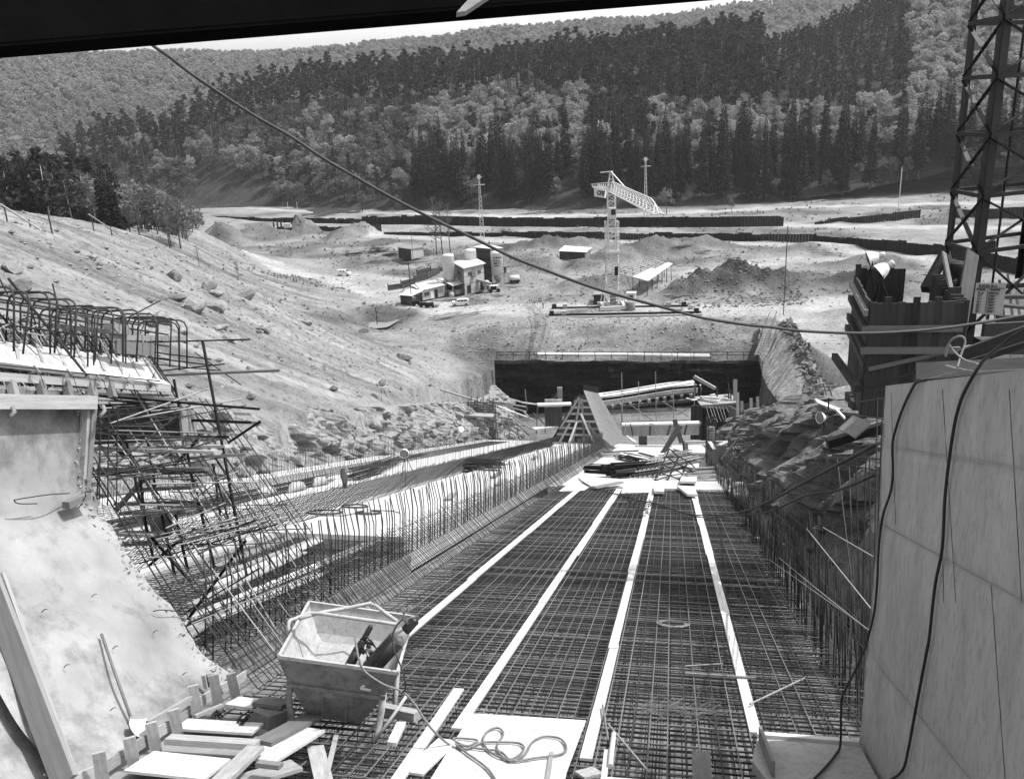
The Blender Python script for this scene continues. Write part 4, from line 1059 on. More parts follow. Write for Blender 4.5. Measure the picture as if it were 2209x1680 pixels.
# ================================================================== FOREGROUND OBJECTS
# overhead beam in shade
bm = thing('overhead_beam', 'black timber beam crossing overhead at the top of the view', 'beam', P(800, 60, 2.4))
p0, p1 = P(-420, 161, 2.35), P(2500, -76, 2.75); ax = unit(p1 - p0); bu = unit(UP - ax * UP.dot(ax)); bd = np.cross(ax, bu); bd = bd if bd.dot(FW) > 0 else -bd
MB().box((p0 + p1) / 2 + bu * .21 - bd * .04, (p1 - p0) / 2, bu * .20, bd * .04).build('beam_body', 'wood_black', bm)
MB().box((p0 + p1) / 2 + bu * .005 - bd * .04, (p1 - p0) / 2, bu * .005, bd * .038).build('bottom_batten', 'wood_black', bm)
q0 = P(985, 26, 2.42); MB().prism([P(985, 27, 2.30), P(1005, 24, 2.30), P(1062, -14, 2.30), P(1022, -14, 2.30)], bd * .03).build('nailed_offcut', 'wood_pale', bm)
# cable slung across the view
pts = [(318, 85), (330, 99), (368, 125), (410, 158), (475, 202), (552, 252), (628, 295), (693, 339), (770, 384), (835, 421), (923, 467), (1028, 517), (1105, 555), (1180, 584), (1230, 603), (1310, 630), (1438, 665), (1513, 685), (1606, 700), (1658, 705), (1731, 714), (1857, 719), (1957, 715), (2057, 705), (2209, 680), (2330, 655)]
MB().tube(smooth([P(u, v, 3.3 + .9 * u / 2209) for u, v in pts], 3), .0072, 8).build('slung_cable', 'cable_grey', None, 'long thick cable sagging across the whole view from the beam', 'cable')
# ---- concrete skip
R0, R1, R2, R3 = P(590, 1410, 10.55), P(840, 1446, 10.65), P(907, 1334, 12.0), P(676, 1304, 12.05)
ko = thing('concrete_skip', 'steel concrete skip holding gas bottles, standing on the mat by the pier toe', 'concrete skip', FP(740, 1570, 0))
ctr = (R0 + R1 + R2 + R3) / 4; ex = unit(R1 - R0 + R2 - R3); ey = unit(R3 - R0 + R2 - R1); ez = unit(np.cross(ex, ey)); ey = np.cross(ez, ex)
hx, hy = .735, .76
def K(x, y, z): return ctr + ex * x + ey * y + ez * z
def ring(a, b, z, dx=0, dy=0): return [K(-a + dx, -b + dy, z), K(a + dx, -b + dy, z), K(a + dx, b + dy, z), K(-a + dx, b + dy, z)]
def shell(rings, inward=False):
    mb = MB()
    for A, B in zip(rings[:-1], rings[1:]):
        for i in range(4):
            j = (i + 1) % 4; q = [A[i], A[j], B[j], B[i]]
            mb.add(q if inward else q[::-1], [(0, 1, 2, 3)])
    return mb
outer = [ring(hx, hy, 0), ring(hx, hy, -.06), ring(.60, .69, -.38), ring(.335, .52, -.92)]
shell(outer).build('hopper_body', 'skip_paint', ko)
inner = [ring(hx - .015, hy - .015, -.002), ring(hx - .02, hy - .02, -.06), ring(.55, .66, -.38), ring(.36, .52, -.62)]
shell(inner, True).build('hopper_lining', 'skip_inside', ko)
g = []
for i in range(16):
    g.append([K(-.47 + .94 * i / 15, -.6 + 1.2 * j / 15, -.47 + .05 * float(fbm(i * .35, j * .35, 3))) for j in range(16)])
MB().grid(g).build('mortar_crust', 'mortar', ko)
mb = MB()
for i in range(4):
    a, b = ring(hx, hy, .0)[i], ring(hx, hy, .0)[(i + 1) % 4]; mb.beam(a - unit(b - a) * .02, b + unit(b - a) * .02, .035, .045, ez)
mb.build('rim', 'skip_inside', ko)
mb = MB()
for z, a, b in ((-.40, .605, .70),):
    rg = ring(a, b, z)
    for i in range(4): mb.beam(rg[i], rg[(i + 1) % 4], .03, .05, ez)
mb.build('waist_band', 'skip_paint', ko)
MB().beam(K(-.25, -.69, -.46), K(.22, -.67, -.47), .04, .07, ez).build('gate_bar', 'skip_paint', ko)
for x in (-.16, .14): MB().beam(K(x, -.665, -.48), K(x, -.555, -.9), .012, .012, ex).build('gate_rod', 'steel_grey', ko)
mb = MB(); [mb.beam(K(.30 + .13 * c, -.72 - .0 * c, -.30 + .15 * a), K(.30 + .13 * d_, -.705, -.30 + .15 * b), .006, .03, ez) for a, c, b, d_ in ((0, 0, .9, 1), (.0, 0, -.1, 1))]
mb.build('painted_mark', 'steel_white', ko)
for (x, y, x2, y2) in ((-.58, -.66, -.50, -.56), (.58, -.66, .44, -.58), (.6, .66, .52, .6), (-.58, .66, -.5, .6)):
    top = K(x, y, -.36); f = K(x2, y2, 0); nn = stn(f); foot = C(nn[0], nn[1], .02); mid = K(x * 1.04, y * 1.02, -.8)
    MB().tube([top, K(x * 1.02, y, -.6), (mid + foot) / 2, foot], [.05, .045, .04, .035], 7).build('leg', 'skip_inside' if x > 0 else 'skip_paint', ko)
# lifting bail
dl = 11.2
MB().tube(smooth([P(622, 1362, 10.95), P(624, 1340, 11.0), P(640, 1333, 11.1), P(673, 1322, 11.2), P(740, 1330, 11.1), P(856, 1346, 11.15)], 3), .024, 8).build('bail_bar', 'skip_inside', ko)
MB().tube([P(645, 1334, 11.1), P(672, 1326, 11.2), P(703, 1319, 11.4), P(755, 1310, 11.5), P(798, 1301, 11.6), P(812, 1307, 11.55), P(835, 1325, 11.4), P(858, 1341, 11.2)], .026, 8).build('bail_bar', 'skip_inside', ko)
# gas bottles
def bottle(label, a, b, r, shoulder, m1, capm):
    o = thing('gas_bottle', label, 'gas bottle', a, 'gas bottles in the skip'); ax = unit(b - a); L_ = np.linalg.norm(b - a)
    MB().lathe(a, [(r * .9, 0), (r, .03), (r, L_ - .17)], 16, ax).build('bottle_body', m1, o)
    MB().lathe(a + ax * (L_ - .17), [(r, 0), (r * .93, .06), (r * .7, .13), (r * .45, .17)], 16, ax).build('bottle_shoulder', shoulder, o)
    MB().lathe(b, [(r * .55, -.01), (r * .58, .02), (r * .55, .17), (r * .3, .2)], 12, ax).build('bottle_cap', capm, o); return o
cap = bottle('large black gas bottle with pale shoulder leaning on the right of the skip', P(795, 1445, 11.1), P(876, 1358, 11.05), .118, 'bottle_grey', 'bottle_black', 'bottle_black')
bottle('small black gas bottle leaning in the front of the skip', P(752, 1438, 10.75), P(785, 1378, 10.75), .062, 'bottle_black', 'bottle_black', 'bottle_black')
va = thing('regulator', 'twin pressure gauge regulator on the large gas bottle', 'regulator', P(872, 1335, 10.9))
for u, v in ((871, 1315), (884, 1312)):
    MB().lathe(P(u, v, 10.9), [(.03, -.025), (.034, 0), (.034, .02), (.03, .025)], 12, (-.2, -.7, .5)).build('gauge', 'steel_grey', va)
MB().tube([P(872, 1320, 10.9), P(870, 1335, 10.9), P(880, 1345, 11.0)], .018, 6).build('valve_stem', 'steel_grey', va); MB().bar(P(876, 1334, 10.9), P(903, 1328, 10.9), .008).build('valve_key', 'steel_grey', va)
tc_ = thing('torch_set', 'cutting torch and valves bunched between the gas bottles', 'cutting torch', P(797, 1400, 10.7))
for i in range(12):
    c0 = P(797 + rc.normal(0, 7), 1402 + rc.normal(0, 9), 10.65); MB().lathe(c0, [(.012, -.03), (.022, -.02), (.022, .02), (.012, .03)], 7, rc.normal(size=3)).build('valve', 'bottle_black' if i % 3 else 'steel_grey', tc_)
for pts in ([(777, 1378), (790, 1372), (800, 1385), (812, 1398)], [(788, 1385), (800, 1380), (815, 1405)], [(780, 1390), (795, 1420), (800, 1440), (812, 1432)]):
    MB().tube(smooth([P(u, v, 10.6) for u, v in pts]), .008, 5).build('torch_hose', 'rubber', tc_)
def on_floor(pts, n=.07): return [FP(u, v, n) for u, v in pts]
hose = [P(767, 1374, 10.6), P(769, 1395, 10.5), P(774, 1420, 10.4), P(786, 1447, 10.4), P(828, 1476, 10.35), P(866, 1490, 10.4)] + [P(892, 1515, 10.45), P(930, 1570, 10.3), ] + on_floor([(972, 1607), (1005, 1615)], .08)
path = [(1040, 1601), (1090, 1600), (1122, 1603), (1130, 1616), (1105, 1636), (1068, 1628), (1043, 1602), (1050, 1578), (1073, 1569), (1086, 1582), (1072, 1612), (1098, 1640), (1132, 1626), (1148, 1600), (1172, 1588), (1208, 1592), (1222, 1612), (1208, 1626), (1155, 1634), (1105, 1640), (1078, 1620), (1020, 1612), (985, 1600), (978, 1592), (1000, 1592), (1030, 1596), (1010, 1608), (985, 1606), (1005, 1622), (1050, 1655), (1075, 1690)]
MB().tube(smooth(hose + on_floor(path, .085), 5), .014, 6).build('gas_hose', 'hose', None, 'twin rubber hose from the skip, looped over the white sheet', 'hose')
hose2 = [P(u, v, d) for u, v, d in [(868, 1336, 10.9), (855, 1350, 10.85), (847, 1372, 10.8), (850, 1400, 10.7), (862, 1430, 10.5), (872, 1460, 10.4), (875, 1485, 10.4), (868, 1492, 10.4)]]
MB().tube(smooth(hose2), .011, 6).build('gas_hose', 'rubber', None, 'dark hose hanging from the regulator down the right side of the skip', 'hose')
# leaning pole and blocks by the skip
MB().tube([FP(806, 1600, .03), P(850, 1540, 10.75), P(878, 1498, 11.0)], .022, 7).build('wooden_pole', 'wood_pale', None, 'pale wooden pole leaning against the right side of the skip', 'pole')
board('plank', FP(822, 1528, .1), FP(900, 1545, .1), .16, .12, 'wood_pale', None, CN, 'short thick plank on the mat right of the skip', 'plank', 'boards beside the skip')
board('plank', FP(866, 1560, .05), FP(845, 1605, .05), .12, .05, 'plank_white', None, CN, 'white offcut on the mat below the leaning pole', 'plank', 'boards beside the skip')
# ---- white sheet, planks and litter at the near edge of the mat
sh4 = [FP(1018, 1541, .035), FP(1264, 1556, .035), FP(1222, 1668, .035), FP(1205, 1760, .035), FP(880, 1760, .035)]
MB().prism(sh4, CN * .02).build('white_sheet', 'plank_white', None, 'big white plywood sheet under the looped hose', 'plywood sheet')
for p, q, w, m, lb in [((990, 1486), (845, 1700), .15, 'plank_white', 'white plank left of the white sheet, running to the view edge'), ((966, 1596), (890, 1668), .25, 'plank_white', 'short broad white board tucked along the sheet edge'), ((1190, 1623), (1178, 1700), .05, 'wood_pale', 'thin pale lath lying on the white sheet'),
                       ((727, 1580), (700, 1690), .06, 'wood_pale', 'thin pale stick below the skip'), ((1310, 1618), (1300, 1700), .07, 'plank_white', 'white lath beside the pale pipe'), ((1512, 1621), (1515, 1690), .22, 'wood_mid', 'short grey board standing at the near edge of the mat'), ((1300, 1682), (1440, 1692), .12, 'plank_white', 'white board along the near edge of the mat'), ((1440, 1690), (1640, 1700), .1, 'wood_mid', 'grey board along the near edge of the mat'),
                       ((1250, 1672), (1290, 1662), .2, 'wood_pale', 'rounded timber end beside the white sheet'), ((680, 1610), (700, 1690), .2, 'wood_pale', 'broken pale board left of the thin stick'), ((1478, 1452), (1630, 1462), .05, 'wood_mid', 'thin lath lying across the mat by the wire ring')]:
    board('plank', FP(*p, .07), FP(*q, .07), w, .03, m, None, CN, lb, 'plank', 'boards at the near edge of the mat')
MB().tube([FP(1324, 1582, .12), FP(1316, 1652, .10)], .032, 10).build('pipe', 'steel_white', None, 'short pale pipe lying on the near edge of the mat', 'pipe')
for pts, lb in (([(1300, 1520), (1312, 1595)], 'short loose bar near the pale pipe'), ([(1312, 1562), (1400, 1665)], 'loose bar slanting past the pale pipe'), ([(1618, 1518), (1735, 1462)], 'loose bar leaning over the right of the mat'), ([(1478, 1436), (1560, 1431)], 'loose bar across the mat by the fourth plank line')):
    rod('loose_bar', FP(*pts[0], .1), FP(*pts[1], .12), .014, 'rebar_pale', None, lb, 'loose bar', 'loose bars on the mat')
mb = MB(); c0 = FP(1452, 1345, .06)
for q in range(9):
    rr = .2 + .012 * q; mb.tube([c0 + CT * rr * math.cos(a) * 1.1 + CD * rr * math.sin(a) + CN * .02 * rc.random() for a in np.linspace(0, 6.28, 19)[:-1]], .004, 3, closed=True)
mb.build('tie_wire_ring', 'rebar_pale', None, 'ring of tie wire lying on the mat between the right planks', 'wire coil')
mb = MB(); c0 = FP(1450, 1538, .05)
for q in range(160):
    a = c0 + CT * rc.normal(0, .3) + CD * rc.normal(0, .12) + CN * rc.uniform(0, .12); mb.tube([a, a + unit(rc.normal(size=3) * (1, .5, .4)) * .22], .003, 3, cap=False)
mb.build('tie_wire_tangle', 'rebar_pale', None, 'loose tangle of tie wire on the near part of the mat', 'wire tangle')
mb = MB(); c0 = FP(1380, 1112, .1)
mb = MB(); c0 = FP(1381, 1108, .05)
for q in range(70):
    a = c0 + CT * rc.normal(0, .35) + CD * rc.normal(0, .8) + CN * rc.uniform(0, .5); mb.tube([a, a + unit(rc.normal(size=3)) * .5], .012, 3, cap=False)
mb.build('tie_wire_tangle', 'rebar', None, 'dark tangle of wire at the far end of the planks', 'wire tangle')
# double cable strung over the far mat
for k, pts in enumerate(([(1248, 1031), (1265, 1045), (1305, 1060), (1343, 1068), (1381, 1080), (1418, 1086), (1456, 1100), (1493, 1110), (1543, 1111)], [(1250, 1034), (1285, 1054), (1330, 1066), (1395, 1086), (1440, 1096), (1500, 1114), (1550, 1115)])):
    e = [P(1600, 1104 + 6 * k, 27), P(1658, 1082 + 22 * k, 22), P(1740, 1038 + 30 * k, 17), P(1806, 1003 + 55 * k, 14), P(1892, 958 + 64 * k, 11.5)]
    MB().tube(smooth(on_floor(pts, .12) + e, 3), .03 if k == 0 else .022, 5).build('site_cable', 'rubber', None, ['upper', 'lower'][k] + ' of two dark cables strung over the far end of the mat to the right', 'cable', 'cables over the mat')
# ---- boards and blocks on the platform at the bottom left
for p, q, w, th, n, m, lb in [((300, 1642), (470, 1660), .55, .03, .16, 'plank_white', 'pale sheet at the very bottom left of the working platform'), ((362, 1594), (556, 1606), .17, .07, .24, 'wood_pale', 'thick pale timber across the working platform'), ((390, 1562), (556, 1572), .35, .03, .17, 'plank_white', 'pale sheet above the thick timber of the platform'),
                           ((500, 1512), (560, 1520), .32, .03, .2, 'plank_white', 'small pale sheet next to the end of the picket'), ((556, 1512), (618, 1520), .26, .05, .26, 'wood_mid', 'grey board left of the skip leg'), ((470, 1690), (552, 1612), .2, .05, .3, 'wood_pale', 'slanting plank at the foot of the platform'), ((566, 1602), (688, 1538), .26, .05, .24, 'wood_mid', 'grey plank sloping up to the skip leg'),
                           ((560, 1640), (672, 1572), .4, .03, .2, 'plank_white', 'broken pale plywood sloping up beside the skip'), ((500, 1690), (640, 1650), .3, .04, .14, 'wood_pale', 'pale board at the lower edge beside the broken plywood'), ((556, 1646), (606, 1652), .1, .05, .32, 'wood_mid', 'short grey block on the broken plywood'), ((420, 1545), (480, 1520), .05, .04, .2, 'wood_pale', 'thin lath along the picket'), ((560, 1545), (600, 1560), .3, .25, .1, 'wood_mid', 'dark wooden box end near the skip leg')]:
    board('platform_board', FP(*p, n), FP(*q, n), w, th, m, None, CN, lb, 'board', 'boards of the lower left platform')
slab('working_platform', 7.5, 10.6, -7.0, -4.9, .05, .06, 'wood_mid', ds=.5, amp=.002)
for u, v, lb in ((470, 1540, 'left heap of dark clamps on the platform'), (522, 1550, 'right heap of dark clamps on the platform')):
    o = thing('clamp_heap', lb, 'clamps', FP(u, v, .2), 'clamp heaps on the platform')
    for i in range(14):
        c0 = FP(u, v, .22) + rc.normal(0, .05, 3) * (1, 1, .5); a = unit(rc.normal(size=3)); MB().tube([c0 - a * .05, c0, c0 + np.cross(a, (0, 0, 1)) * .05], .012, 5).build('clamp', 'steel_black', o)
# ================================================================== TOP OF THE PIER: forms, cage and scaffold
tf = thing('top_form', 'pale sloping shutter with battens on top of the left pier, above the timber waler', 'formwork', TP(150, 800, -8.9))
pa, pb = TP(-60, 782, -8.9), TP(356, 835, -8.9); qa, qb = TP(-60, 728, -9.7), TP(318, 776, -9.7)
MB().prism([pa, pb, qb, qa], np.cross(unit(pb - pa), unit(qa - pa)) * -.04).build('shutter_panel', 'plank_white', tf)
for f in np.linspace(.08, .97, 9):
    a = pa + (pb - pa) * f; b = qa + (qb - qa) * f; nrm = unit(np.cross(pb - pa, qa - pa)); nrm = nrm if nrm[2] > 0 else -nrm
    board('batten', a + (b - a) * .12 + nrm * .02, b + nrm * .02, .05, .03, 'wood_pale', tf, nrm)
board('waler', pa + nrm * .06, pb + nrm * .06 , .16, .07, 'plank_white', tf, nrm)
board('waler', TP(-60, 808, -8.75), TP(366, 838, -8.75), .12, .05, 'wood_pale', tf, CT)
rod('tie_rod', TP(-40, 783, -8.68), TP(345, 822, -8.68), .012, 'rebar', tf)
for u in (75, 148, 214, 278, 328):
    v = 786 + (u) * .113; c0 = TP(u, v, -8.64)
    for q in range(4): MB().tube([c0 + rc.normal(0, .03, 3), c0 + rc.normal(0, .07, 3)], .014, 5).build('tie_clamp', 'steel_grey', tf)
    MB().tube([c0, c0 + CD * .12 - CN * .1, c0 + CD * .2 - CN * .26], .006, 4).build('tie_wire', 'rebar', tf)
for u in (20, 82, 138, 190, 232): board('strut', TP(u, 812, -8.8), TP(u + 12, 858, -8.65), .1, .1, 'wood_mid', tf, CT)
wf = thing('waler_form', 'heavy pale timber waler with hanging post clamped to the upper pier face', 'formwork', TP(100, 866, -8.6))
board('waler', TP(-80, 865, -8.60), TP(203, 868, -8.60), .2, .12, 'wood_pale', wf, CT)
board('post', SP(174, 852, 11.55) + CT * .12, SP(160, 1085, 11.55) + CT * .12, .12, .12, 'wood_pale', wf, CT)
board('post_side', SP(190, 850, 11.6) + CT * .06, SP(172, 1070, 11.6) + CT * .06, .1, .16, 'wood_mid', wf, CT)
board('foot_block', TP(142, 1090, -8.45), TP(188, 1070, -8.45), .12, .1, 'wood_mid', wf, CN)
for u, v in ((27, 893), (222, 890)): MB().tube([TP(u, v - 15, -8.45), TP(u + 4, v - 4, -8.4), TP(u - 6, v + 8, -8.42)], .03, 6).build('clamp', 'steel_grey', wf)
# rebar cage above
cg = thing('reinforcement_cage', 'cage of hooked bars rising above the pale shutter on the left pier', 'rebar cage', TP(150, 700, -9.9))
ca, cb = TP(-70, 622, -9.8), TP(312, 690, -9.8); n0_, n1_ = stn(ca)[2], stn(cb)[2]; s0_, s1_ = stn(ca)[0], stn(cb)[0]
hook = MB().tube([(0, 0, -.85), (0, 0, -.12), (0, -.05, -.03), (0, -.14, 0), (0, -.7, .0), (0, -.8, -.04), (0, -.86, -.14), (0, -.86, -.9)], .016, 5).mesh('hooked_bar', 'rebar')
k = 0; s = s0_
while s < s1_:
    f = (s - s0_) / (s1_ - s0_); p = C(s, -9.75, n0_ + (n1_ - n0_) * f)
    inst('hooked_bar', hook, cg, p + CN * rc.normal(-.02, .05) - np.array(cg.location), unit(CD + CT * rc.normal(0, .12) + CN * rc.normal(0, .06)), unit(CN + CD * rc.normal(0, .05)), (1, rc.uniform(.75, 1.05), 1)); s += .2 * rc.uniform(.6, 1.4)
for dz, dt in ((-.02, 0), (-.22, 0), (-.45, 0.02), (-.7, .02), (-.03, -.35), (-.03, -.6), (-.25, -.85), (-.5, -.85)):
    rod('stringer_bar', C(s0_, -9.75 + dt, n0_ + dz), C(s1_ + .7, -9.75 + dt, n1_ + dz), .017, 'rebar', cg)
s = s0_
while s < s1_ + .3:
    f = (s - s0_) / (s1_ - s0_); nn = n0_ + (n1_ - n0_) * f
    for dt in (0, .12, -.3, -.5): rod('leaning_bar', C(s + rc.normal(0, .04), -10.05 + dt + rc.normal(0, .05), nn - .35), C(s + rc.normal(0, .05), -9.3 + dt * .4, nn - 1.35), .014, 'rebar_pale' if rc.random() < .6 else 'rebar', cg)
    s += .14
for p, q, r, lb in [((18, 600), (200, 825), .022, 'long dark bar slanting across the hooked cage'), ((240, 700), (258, 725), .012, 'bent bar end on the cage')]: rod('slanting_bar', TP(*p, -9.3), TP(*q, -8.75), r, 'rebar', cg)
for p, q, w, h, m, lb in [((238, 728), (400, 730), .09, .05, 'wood_mid', 'grey board across the hooked cage'), ((250, 748), (330, 754), .22, .05, 'wood_mid', 'wide grey board below the cage'), ((234, 708), (270, 712), .16, .16, 'wood_pale', 'pale square timber block on the cage'), ((110, 702), (235, 716), .07, .05, 'wood_dark', 'dark batten lying in the cage')]:
    board('plank', TP(*p, -9.2), TP(*q, -9.2), h, w, m, None, CN, lb, 'plank', 'boards by the hooked cage')
for i in range(60):
    f = rc.random(); a = C(s0_ + (s1_ - s0_) * f, -9.4 - rc.random() * .9, n0_ + (n1_ - n0_) * f - rc.uniform(.1, .9)); d_ = unit(CD * rc.choice([1, -1]) * rc.uniform(.2, 1) + CT * rc.normal(0, .3) + CN * rc.normal(0, .45)); rod('loose_bar', a, a + d_ * rc.uniform(.4, 1.2), .012, 'rebar' if rc.random() < .6 else 'rebar_pale', cg)
# battered wall steel beyond the ragged concrete end
ws = thing('wall_reinforcement', 'leaning net of dark bars beyond the ragged end of the left pier', 'rebar net', C(13, -8.4, 2))
for layer, (dt, ds, st, nlev) in enumerate(((0, 0, .34, 8), (-.55, .15, .40, 5))):
    for s in np.arange(11.85 + ds, 17.2, st):
        tb_, nb_ = -6.35 + dt, .25; a = C(s, -9.5 + dt + rc.normal(0, .05), 4.35 + rc.normal(0, .15)); b = C(s + rc.normal(0, .08), tb_ + rc.normal(0, .06), nb_)
        rod('leaning_bar', a, b, .0125, 'rebar' if rc.random() < .7 else 'rebar_pale', ws)
    for f in np.linspace(.05, .95, nlev):
        a = C(11.6, -9.5 + dt + 3.15 * f, 4.35 - 4.1 * f); b = a + CD * rc.uniform(3.2, 5.6) + CN * rc.normal(0, .12) + CT * rc.normal(0, .1)
        rod('cross_bar', a, b, .011, 'rebar_pale' if rc.random() < .5 else 'rebar', ws)
for i in range(70):
    f = rc.random(); a = C(11.7 + rc.uniform(0, 1.5), -9.5 + 1.9 * f + rc.normal(0, .15), 4.3 - 2.4 * f + rc.normal(0, .15)); d_ = unit(CD + CT * rc.normal(.1, .25) + CN * rc.normal(0, .12))
    rod('cross_bar', a, a + d_ * rc.uniform(.9, 3.2), rc.choice([.010, .012, .015]), 'rebar' if rc.random() < .7 else 'rebar_pale', ws)
for u, v0, v1 in ((197, 880, 975), (217, 885, 1090), (235, 880, 1090), (254, 878, 1100), (212, 1000, 1105)): rod('upright_bar', SP(u, v0, 12.0), SP(u - 3, v1, 12.0), .011, 'rebar', ws)
for pts in ([(185, 919), (240, 914), (330, 917)], [(190, 960), (260, 950), (330, 937)], [(192, 1030), (240, 1024), (330, 1033)], [(195, 1000), (260, 990), (350, 975)]): MB().tube(smooth([SP(u, v, 12.0) for u, v in pts]), .008, 5).build('cross_bar', 'rebar', ws)
# scaffold
sc_ = thing('tube_scaffold', 'tube scaffold with plank decks behind the ragged pier end', 'scaffold', C(15, -9, 0))
for (a, b, s, r) in [((437, 735), (532, 1240), 14.6, .028), ((458, 1000), (520, 1215), 15.2, .02), ((423, 1060), (463, 1225), 14.2, .028), ((349, 1110), (377, 1240), 13.8, .028), ((378, 1110), (406, 1232), 14.3, .028), ((375, 818), (420, 1060), 14.8, .026), ((270, 940), (330, 1200), 13.5, .026), ((315, 930), (345, 1110), 14.6, .024), ((300, 1010), (318, 1160), 13.2, .026), ((460, 1000), (480, 1150), 16, .024),
                     ((357, 808), (604, 798), 14.7, .034), ((318, 738), (540, 732), 15, .016), ((205, 853), (560, 882), 13.9, .024), ((409, 906), (541, 911), 14.8, .03), ((395, 942), (493, 942), 14.5, .028), ((310, 770), (460, 788), 16, .016), ((330, 785), (480, 800), 16.5, .013), ((330, 760), (455, 775), 15.5, .013), ((345, 800), (485, 785), 15.2, .014), ((390, 1180), (555, 1120), 13.6, .014), ((400, 1320), (560, 1225), 13.2, .014), ((330, 1175), (475, 1173), 13.8, .014), ((300, 1215), (600, 1130), 13.6, .012),
                     ((380, 1000), (428, 945), 14.4, .03), ((492, 955), (562, 908), 15, .026), ((405, 1335), (530, 1165), 14.0, .03), ((312, 1143), (412, 1255), 13.4, .03), ((320, 1220), (420, 1140), 13.8, .026), ((250, 1100), (330, 1010), 13.6, .05), ((410, 880), (500, 950), 16.0, .013), ((420, 760), (520, 830), 16, .012)]:
    rod('tube', SP(*a, s), SP(*b, s), r, 'steel_grey' if r > .03 else 'steel_black', sc_)
for (p, q, s, w, m) in [((196, 966), (500, 962), 14.8, .5, 'plank_white'), ((200, 968), (470, 975), 13.6, .3, 'wood_pale'), ((450, 985), (536, 980), 14.2, .22, 'wood_mid'), ((205, 1013), (440, 1012), 13.8, .5, 'wood_mid'), ((225, 1022), (430, 1018), 14.6, .4, 'wood_dark'), ((300, 1056), (432, 1050), 14.0, .4, 'wood_mid'), ((255, 1086), (395, 1086), 14.2, .26, 'wood_mid'), ((270, 1106), (412, 1100), 13.2, .32, 'wood_mid'), ((260, 1150), (340, 1152), 13.2, .4, 'wood_pale'), ((265, 1172), (335, 1170), 13.4, .4, 'wood_mid'), ((210, 853), (410, 862), 14.4, .16, 'wood_pale'), ((220, 850), (370, 853), 15.0, .2, 'wood_mid'), ((262, 874), (315, 874), 14.4, .08, 'plank_white')]:
    board('deck_plank', SP(*p, s), SP(*q, s), w, .05, m, sc_, CN)
for (p, q, s, h, m) in [((190, 905), (408, 900), 14.9, .42, 'wood_dark'), ((200, 940), (408, 930), 15.1, .35, 'wood_dark'), ((402, 885), (412, 965), 14.7, .5, 'wood_mid'), ((255, 975), (270, 960), 14.8, .3, 'wood_dark')]:
    board('shutter_board', SP(*p, s), SP(*q, s), .05, h, m, sc_, CN if abs(p[1] - q[1]) < 20 else CD)
MB().lathe(SP(348, 1135, 14.0), [(.17, -.16), (.19, .1), (.2, .1), (.185, .09), (.16, -.1)], 14).build('bucket', 'steel_grey', None, 'round grey bucket standing under the scaffold planks', 'bucket')
# ================================================================== RIGHT SIDE: shutter box, lamps, tower crane foot
def tri(o, name, p, q, w, h, m='steel_black', up=(0, 0, 1)): board(name, p, q, w, h, m, o, up)
bx = thing('shutter_box', 'tall dark plank shutter box with walers on the right, floodlights standing inside it', 'formwork', P(1864, 833, 17.5))
F0b, F0t = P(1862, 840, 17.4), P(1874, 648, 17.4); up_ = np.array([0, 0, 1.0])
F1b = P(2092, 820, 17.0); L1t = P(1842, 604, 20.0)
fx = F1b - F0b; fx[2] = 0; fx = fx / np.linalg.norm(fx); lx = L1t - F0t; lx[2] = 0; Ll = np.linalg.norm(lx); lx = lx / Ll
zb, zt = F0b[2] - .6, F0t[2] + .08
Wd = 1.72
def plank_side(o0, dx, nrm, L_, n, top, m='wood_dark'):
    for i in range(n):
        a = i / n * L_; b = (i + 1) / n * L_; c0 = o0 + dx * (a + b) / 2 + nrm * rc.uniform(-.008, .008)
        t = top + rc.uniform(-.015, .02) + (.1 if rc.random() < .1 else 0)
        board('plank', np.array([c0[0], c0[1], zb]), np.array([c0[0], c0[1], t]), (b - a) - .004, .035, m, bx, nrm)
nf, nl = np.array([fx[1], -fx[0], 0]), np.array([-lx[1], lx[0], 0])
O0 = np.array([F0b[0], F0b[1], 0])
plank_side(O0, fx, nf, Wd, 13, zt); plank_side(O0, lx, nl, Ll, 12, zt + .02); plank_side(O0 + lx * Ll, fx, nf, Wd * .62, 9, zt + .15); plank_side(O0 + fx * Wd, lx, nf, Ll, 11, zt)
def zat(v, d): return P(1960, v, d)[2]
for v, h in ((692, .12), (741, .13)):
    z = zat(v, 17.4); board('waler', O0 + nf * .07 - fx * .12 + up_ * z, O0 + nf * .07 + fx * Wd + up_ * z, .08, h, 'wood_mid', bx)
    board('waler', O0 + nl * .07 - lx * .1 + up_ * z, O0 + nl * .07 + lx * (Ll + .1) + up_ * z, .08, h, 'wood_dark', bx)
z = zat(655, 17.4); board('waler', O0 + nl * .07 - lx * .1 + up_ * z, O0 + nl * .07 + lx * (Ll + .1) + up_ * z, .08, .12, 'wood_mid', bx)
board('waler', P(1872, 795, 17.25), P(2062, 752, 16.9), .08, .14, 'wood_mid', bx, nf); board('waler', P(1866, 790, 17.3), P(1826, 705, 19.8), .08, .13, 'wood_dark', bx)
for u, v in ((1905, 700), (1925, 693), (1990, 690), (1960, 690)): MB().tube([P(u, v, 17.2), P(u + 6, v + 6, 17.1)], .02, 5).build('wedge_clamp', 'steel_black', bx)
board('base_beam', P(1800, 768, 19), P(1850, 838, 17.2), .12, .14, 'wood_dark', None, label='dark timber lying at the foot of the shutter box, on its left', cat='timber'); board('base_plank', P(1872, 838, 17.0), P(2000, 795, 15.6), .14, .05, 'wood_dark', bx)
